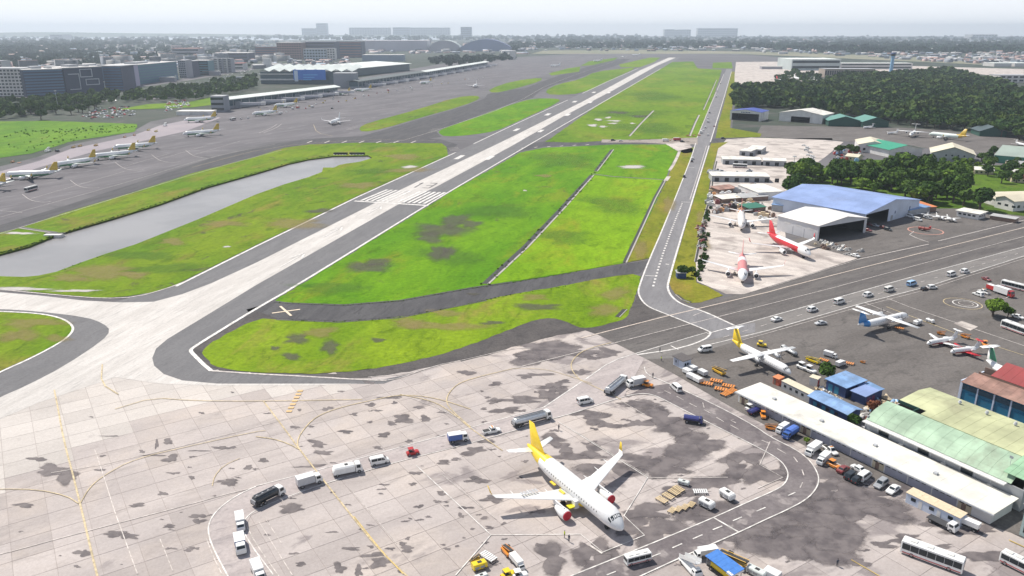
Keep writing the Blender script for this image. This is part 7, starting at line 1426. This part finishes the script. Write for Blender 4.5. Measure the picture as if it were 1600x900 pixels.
tree('brownish', G(1362, 645), .75, 'reddish brown bare bush among the scrap bundles', cat='bush'); tree('dark', G(1336, 667), .5, 'dark bush in the shade at the end of the long blue roof', cat='bush'); tree('mid', G(1260, 694), .24, 'small potted bush beside the raised box truck', cat='bush'); tree('mid', G(1384, 330), .0001 + .3, 'small bush behind the blue hangar', cat='bush')
tree('dark', G(1068, 433), .75, 'round dark bush beside the navy hut on the verge', cat='bush'); tree('mid', G(1081, 430), .5, 'small bush at the verge edge by the parked airliners', cat='bush')
big = tree('dark', G(1530, 330), 2.0, 'huge dark round tree left of the cream building'); tree('dark', G(1505, 322), 1.5, 'dark tree just left of the huge round one')
def region_pts(region, n, seed, mind, px=True):
    P = polyw(region) if px else region; rr = random.Random(seed); bx = [p.x for p in P]; by = [p.y for p in P]; out = []; grid = {}
    for _ in range(n * 12):
        p = Vector((rr.uniform(min(bx), max(bx)), rr.uniform(min(by), max(by)), 0)); g = (int(p.x // mind), int(p.y // mind))
        if any((q - p).length < mind for i in (-1, 0, 1) for j in (-1, 0, 1) for q in grid.get((g[0] + i, g[1] + j), ())): continue
        if inside(p, P): out.append(p); grid.setdefault(g, []).append(p)
        if len(out) >= n: break
    return out
BELT = [(1229, 290), (1240, 276), (1300, 268), (1370, 274), (1440, 268), (1500, 282), (1515, 300), (1500, 318), (1440, 322), (1400, 312), (1330, 292), (1268, 287), (1235, 305)]
for i, p in enumerate(region_pts(BELT, 100, 1, 6.0)): tree(('dark', 'mid', 'dark', 'bright', 'dark')[i % 5], p, random.Random(i).uniform(1.1, 2.0), 'leafy tree in the dense belt behind the blue roofed hangar', 'trees in the belt behind the blue hangar')
for i, p in enumerate(region_pts([(1310, 268), (1400, 258), (1500, 262), (1530, 275), (1490, 285), (1400, 276), (1330, 276)], 34, 2, 8)): tree('bright', p, random.Random(i).uniform(.8, 1.3), 'light green bush in the thicket behind the tree belt', 'light bushes behind the tree belt', cat='bush')
for i, p in enumerate(region_pts([(1535, 262), (1600, 248), (1680, 268), (1680, 300), (1600, 290), (1530, 285)], 22, 3, 9)): tree('dark', p, random.Random(i).uniform(.9, 1.4), 'dark tree among the small houses at the right edge', 'trees among the right hand houses')
for i, p in enumerate(region_pts([(1390, 250), (1530, 258), (1530, 263), (1390, 256)], 14, 4, 8)): tree('mid', p, random.Random(i).uniform(.6, .9), 'tree at the foot of the gabled stores', 'trees at the foot of the stores')
for x, y in ((1329, 240), (1334, 244), (1533, 252), (1545, 252), (1552, 245), (1311, 240)): tree('dark', G(x, y), 1.1, 'dark tree standing beside the gabled stores', 'trees beside the gabled stores')
for i, p in enumerate(region_pts([(20, 178), (50, 168), (140, 160), (160, 172), (120, 184), (60, 188)], 26, 6, 11)): tree('dark', p, random.Random(i).uniform(1.5, 2.3), 'dark tree in the clump behind the bright meadow', 'trees behind the bright meadow')
WOOD = [(1148, 166), (1147, 143), (1200, 139), (1295, 135), (1312, 124), (1370, 121), (1480, 114), (1556, 132), (1590, 150), (1700, 160), (1760, 232), (1610, 222), (1520, 206), (1440, 200), (1400, 194), (1345, 186), (1300, 180), (1250, 172), (1190, 168), (1150, 172)]
wp = region_pts(WOOD, 4200, 9, 10.4); wp.sort(key=lambda p: p.length)
for i, p in enumerate(wp[:110]): tree('wood', p, random.Random(i).uniform(1.5, 2.1), 'dark tree at the near edge of the wood behind the hangars', 'trees of the near wood edge')
def merged(name, pts, mt, nvar, ncl, R, H, z0, size, smin, smax, lobes=5, seed=4, core=True, parent=None):
    rs = np.random.RandomState(seed); T = [crown_np(rs, ncl, R, H, z0, size, lobes, core) for _ in range(nvar)]; VV, FFc, off = [], [], 0
    for p in pts:
        V, F = T[rs.randint(nvar)]; s_ = rs.uniform(smin, smax); a = rs.uniform(0, 6.28); c, s2 = math.cos(a), math.sin(a)
        W_ = np.empty_like(V); W_[:, 0] = (V[:, 0] * c - V[:, 1] * s2) * s_ + p.x; W_[:, 1] = (V[:, 0] * s2 + V[:, 1] * c) * s_ + p.y; W_[:, 2] = V[:, 2] * s_ * rs.uniform(.85, 1.2); VV.append(W_); FFc.append(F + off); off += len(V)
    o = link(name, np_mesh(name, np.concatenate(VV), np.concatenate(FFc), [mt]), parent, kind='stuff'); return o
merged('wood', wp[110:], FF, 6, 90, 4.6, 5.4, 1.5, 1.4, 1.35, 2.3)
lp = region_pts([(-150, 186), (-100, 160), (0, 161), (200, 150), (300, 137), (400, 122), (400, 140), (300, 158), (225, 161), (205, 160), (150, 164), (40, 183), (0, 188)], 420, 12, 14)
merged('boulevard_trees', lp, FD, 4, 80, 4.2, 5, 1.5, 1.3, 1.0, 1.9, seed=8)
lp = region_pts([(-200, 156), (0, 147), (90, 144), (200, 131), (300, 119), (400, 104), (398, 100), (300, 114), (200, 122), (90, 128), (-200, 130)], 160, 13, 20); merged('city_trees', lp, FC, 4, 50, 4.2, 4.5, 1.5, 1.6, 1.0, 1.7, seed=9)
# far woods and town
def far_pts(n, seed, ya, yb, x0=-120, x1=1720, avoid=()):
    rr = random.Random(seed); out = []; AV = [polyw(a) for a in avoid]
    while len(out) < n:
        y = ya + (yb - ya) * rr.random() ** .8; x = rr.uniform(x0, x1); p = G(x, y)
        if any(inside(p, a) for a in AV): continue
        out.append(p)
    return out
FIELD = [(380, 150), (560, 84), (640, 82), (700, 84), (800, 82), (830, 75), (1150, 76), (1240, 80), (1330, 84), (1480, 96), (1720, 104), (1720, 150), (1100, 150)]
LEFTB = [(-200, 180), (-200, 98), (395, 60), (560, 62), (800, 60), (800, 100), (560, 150), (300, 180)]
fp = far_pts(2900, 21, 57, 84, avoid=(FIELD, LEFTB)); merged('far_woodland', fp, FC, 5, 26, 9, 7, 0, 4.5, 1.2, 3.2, 4, 31)
fp = far_pts(2600, 22, 60, 118, -120, 400, avoid=([(-200, 158), (-200, 112), (0, 108), (200, 100), (400, 88), (400, 120)],)); merged('far_woodland', fp, FC, 5, 30, 7, 6, 0, 3.2, 1.0, 2.4, 4, 32)
fp = far_pts(260, 24, 56, 63, 400, 1000); merged('far_woodland', fp, FC, 5, 26, 10, 8, 0, 5, 1.6, 4.2, 4, 33)
fp = region_pts([(660, 96), (700, 90), (800, 88), (806, 94), (760, 98), (700, 104)], 90, 25, 22); merged('tree_row', fp, FC, 4, 60, 6, 6, 0, 2.2, 1.3, 2.4, 4, 34)
fp = region_pts([(1240, 110), (1300, 122), (1290, 134), (1200, 128)], 60, 26, 16); merged('tree_row', fp, FD, 4, 60, 5, 5, 0, 2, 1.0, 1.6, 4, 35)
# houses: nearest as single things, the far town merged
hm_ = [M('house_' + n_, c, .7, world=True, sc=.02) for n_, c in (('white', (.52, .51, .50)), ('grey', (.26, .28, .32)), ('rust', (.34, .20, .17)), ('pale_blue', (.38, .46, .55)), ('pink', (.52, .38, .36)), ('dark', (.14, .15, .17)))]
HM = []
for i in range(8):
    mb = MB(); L, D, h = (9 + i * 1.6), 8 + (i % 3) * 2, 3.5 + (i % 4) * 1.6; wmm, rm = hm_[(i * 2 + 1) % 6], hm_[(0, 0, 2, 3, 4, 0, 1, 5)[i]]
    mb.box(-L / 2, L / 2, -D / 2, D / 2, 0, h, wmm); mb.add([(-L / 2 - .5, -D / 2 - .5, h), (L / 2 + .5, -D / 2 - .5, h), (L / 2 + .5, 0, h + 2.2), (-L / 2 - .5, 0, h + 2.2), (L / 2 + .5, D / 2 + .5, h), (-L / 2 - .5, D / 2 + .5, h)], [(0, 1, 2, 3), (3, 2, 4, 5), (0, 3, 5), (1, 4, 2)], rm)
    for k in range(3): mb.box(-L / 2 + 1 + k * L / 3.3, -L / 2 + 2.2 + k * L / 3.3, -D / 2 - .06, -D / 2, 1.2, 2.5, GL)
    HM.append(mb.mesh('house'))
hp = far_pts(190, 41, 76, 103, 1180, 1700, avoid=([(1180, 120), (1180, 84), (1330, 88), (1480, 98), (1720, 108), (1720, 130)],)) + far_pts(60, 42, 72, 80, 820, 1200) + far_pts(48, 43, 80, 98, 0, 400, avoid=([(-200, 150), (-200, 108), (0, 104), (200, 98), (400, 84), (400, 120)],))
rr = random.Random(8)
for i, p in enumerate(hp):
    o = link('house', HM[rr.randrange(8)]); o.location = p; o.rotation_euler.z = rr.uniform(0, 3.1); s_ = rr.uniform(1.1, 2.3); o.scale = (s_, s_, rr.uniform(.9, 1.3))
    left = p.x < -200; tag(o, 'small house with light roof among trees far behind the city blocks' if left else 'small house with light roof in the town beyond the airfield', 'house', 'houses far behind the city blocks' if left else 'houses of the town beyond the airfield')
def far_houses(pts, seed, smin, smax):
    rs = np.random.RandomState(seed); VV, FC_, MI, off = [], [], [], 0
    for p in pts:
        L, D, h = rs.uniform(9, 26) * rs.uniform(smin, smax), rs.uniform(8, 16) * smin, rs.uniform(4, 10); a = rs.uniform(0, 3.14); c, s2 = math.cos(a), math.sin(a)
        V = np.array([(-1, -1, 0), (1, -1, 0), (1, 1, 0), (-1, 1, 0), (-1, -1, 1), (1, -1, 1), (1, 1, 1), (-1, 1, 1), (-1, 0, 1.35), (1, 0, 1.35)], float) * (L / 2, D / 2, h)
        W_ = V.copy(); W_[:, 0] = V[:, 0] * c - V[:, 1] * s2 + p.x; W_[:, 1] = V[:, 0] * s2 + V[:, 1] * c + p.y; VV.append(W_)
        FC_.append(np.array([(0, 1, 5, 4), (1, 2, 6, 5), (2, 3, 7, 6), (3, 0, 4, 7), (4, 5, 9, 8), (8, 9, 6, 7)]) + off); off += 10; w, r_ = rs.choice([0, 1, 4, 1, 5]), rs.choice([0, 0, 1, 2, 3, 4, 0, 5]); MI += [w] * 4 + [r_] * 2
    link('far_houses', np_mesh('far_houses', np.concatenate(VV), np.concatenate(FC_), hm_, np.array(MI)), kind='stuff')
far_houses(far_pts(1900, 44, 57.5, 80, avoid=(FIELD, LEFTB)), 5, 1.2, 2.6)
far_houses(far_pts(260, 47, 78, 104, 1180, 1700, avoid=([(1180, 120), (1180, 84), (1330, 88), (1480, 98), (1720, 108), (1720, 130)],)), 6, .9, 1.8)
far_houses(far_pts(420, 45, 63, 108, -100, 560, avoid=([(-200, 158), (-200, 112), (0, 106), (200, 98), (400, 84), (400, 120)],)), 7, 1.0, 2.4)
far_houses(far_pts(160, 46, 62, 84, 540, 840), 8, 1.4, 3.0)
far_houses(region_pts([(-60, 108), (60, 104), (280, 100), (400, 90), (400, 99), (280, 108), (60, 112), (-60, 116)], 90, 48, 26), 9, 1.4, 2.4)
def mid_rises(pts, seed, hmin, hmax):
    rs = np.random.RandomState(seed); VV, FC_, MI, off = [], [], [], 0
    for p in pts:
        L, D, h = rs.uniform(18, 60), rs.uniform(14, 26), rs.uniform(hmin, hmax); a = rs.uniform(-.5, .9); c, s2 = math.cos(a), math.sin(a); w = rs.choice([0, 4, 3, 1, 5, 0]); nf = int(h / 3.6)
        bx = [(-L / 2, L / 2, -D / 2, D / 2, 0, h, w), (-L / 2 - .3, L / 2 + .3, -D / 2 - .3, D / 2 + .3, h, h + .8, rs.choice([0, 0, 2, 4])), (-L * .1, L * .15, -3, 3, h + .8, h + 3.5, 1)] + [(-L * .47, L * .47, -D / 2 - .2, -D / 2, k * 3.6 + 1.2, k * 3.6 + 2.7, 6) for k in range(nf)]
        for x0, x1, y0, y1, z0, z1, m_ in bx:
            V = np.array([(x0, y0, z0), (x1, y0, z0), (x1, y1, z0), (x0, y1, z0), (x0, y0, z1), (x1, y0, z1), (x1, y1, z1), (x0, y1, z1)], float); W_ = V.copy(); W_[:, 0] = V[:, 0] * c - V[:, 1] * s2 + p.x; W_[:, 1] = V[:, 0] * s2 + V[:, 1] * c + p.y; VV.append(W_)
            FC_.append(np.array([(4, 5, 6, 7), (0, 1, 5, 4), (1, 2, 6, 5), (2, 3, 7, 6), (3, 0, 4, 7)]) + off); off += 8; MI += [m_] * 5
    link('far_mid_rise_blocks', np_mesh('far_mid_rise_blocks', np.concatenate(VV), np.concatenate(FC_), hm_ + [GL], np.array(MI)), kind='stuff')
mid_rises(region_pts([(-60, 116), (-60, 106), (200, 98), (400, 86), (440, 80), (520, 78), (520, 92), (400, 100), (280, 106)], 70, 71, 60), 3, 14, 30)
mid_rises(far_pts(60, 72, 66, 90, 180, 560), 4, 10, 26); mid_rises(far_pts(50, 73, 62, 76, 540, 860), 5, 12, 24); mid_rises(far_pts(26, 74, 60, 70, 860, 1650), 6, 12, 24)
# hills across the bay
mb = MB(); rr = random.Random(4); n = 60; A, B = [], []
for i in range(n + 1):
    x = -13000 + i * 13000 / n; t = i / n; hgt = (120 + 95 * math.sin(t * 9 + .5) ** 2 + 40 * math.sin(t * 23)) * max(.12, 1 - t * 1.05) + 12; y = 14800 + x * .12
    A.append(Vector((x, y, 0))); B.append(Vector((x, y + 700, min(hgt * .62, 190))))
mb.rings([A, B, [p + Vector((0, 900, -p.z)) for p in B]], M('hill_slope', (.07, .10, .06), .9, world=True, sc=.002), close=False, cap=False); mb.build('hills', kind='structure')
# rough weeds along drains and pond banks, and shrubs
def weeds(name, line_, n, w, mt, s0, s1, seed):
    P = polyw(line_); rr = random.Random(seed); pts = []
    for _ in range(n): k = rr.randrange(len(P) - 1); p = P[k].lerp(P[k + 1], rr.random()); pts.append(p + Vector((rr.uniform(-w, w), rr.uniform(-w, w), 0)))
    merged(name, pts, mt, 4, 40, 1.0, .9, 0.05, .32, s0, s1, 3, seed)
weeds('bank_weeds', [(0, 396), (45, 384), (92, 366), (175, 341), (250, 318), (325, 291), (400, 270), (450, 255), (482, 248), (520, 243)], 420, .7, FM, .25, .6, 61)
weeds('bank_weeds', [(88, 426), (125, 412), (212, 383), (312, 343), (400, 305), (445, 289), (503, 270), (540, 258)], 160, .8, FB, .12, .32, 62)
weeds('drain_weeds', [(757, 446), (820, 388), (878, 327), (926, 276), (958, 236)], 120, 2.0, FM, .3, .8, 63)
weeds('verge_weeds', [(1090, 440), (1100, 400), (1103, 345), (1110, 305)], 90, 1.5, FD, .6, 1.6, 64)
weeds('taxiway_weeds', [(430, 473), (537, 478), (625, 471), (737, 451), (800, 442), (900, 426)], 240, .5, FB, .12, .36, 65)
weeds('taxiway_weeds', [(450, 501), (530, 504), (625, 497), (725, 477), (800, 461), (900, 446)], 240, .5, FB, .12, .4, 66)
weeds('meadow_bushes', [(0, 215), (60, 205), (120, 205), (190, 200), (100, 215), (20, 235)], 150, 24, foliage('foliage_meadow', (.13, .25, .03), (.17, .30, .04)), .6, 1.3, 67)
weeds('yard_weeds', [(1300, 268), (1400, 262), (1500, 262)], 120, 14, FB, 1.5, 4, 68)

# ---------------------------------------------------------------- haze
HZ_TOP = 215
hm = bpy.data.materials.new('haze'); hm.use_nodes = True; nt = hm.node_tree; nt.nodes.clear()
o_ = nt.nodes.new('ShaderNodeOutputMaterial'); v = nt.nodes.new('ShaderNodeVolumePrincipled'); nt.links.new(v.outputs[0], o_.inputs['Volume'])
v.inputs['Color'].default_value = (.76, .87, 1.0, 1); v.inputs['Density'].default_value = 8.2e-5; v.inputs['Anisotropy'].default_value = .25
mb = MB(); mb.box(-far - 200, far + 200, -400, far + 200, -2.8, HZ_TOP, hm); mb.build('haze', kind='stuff')
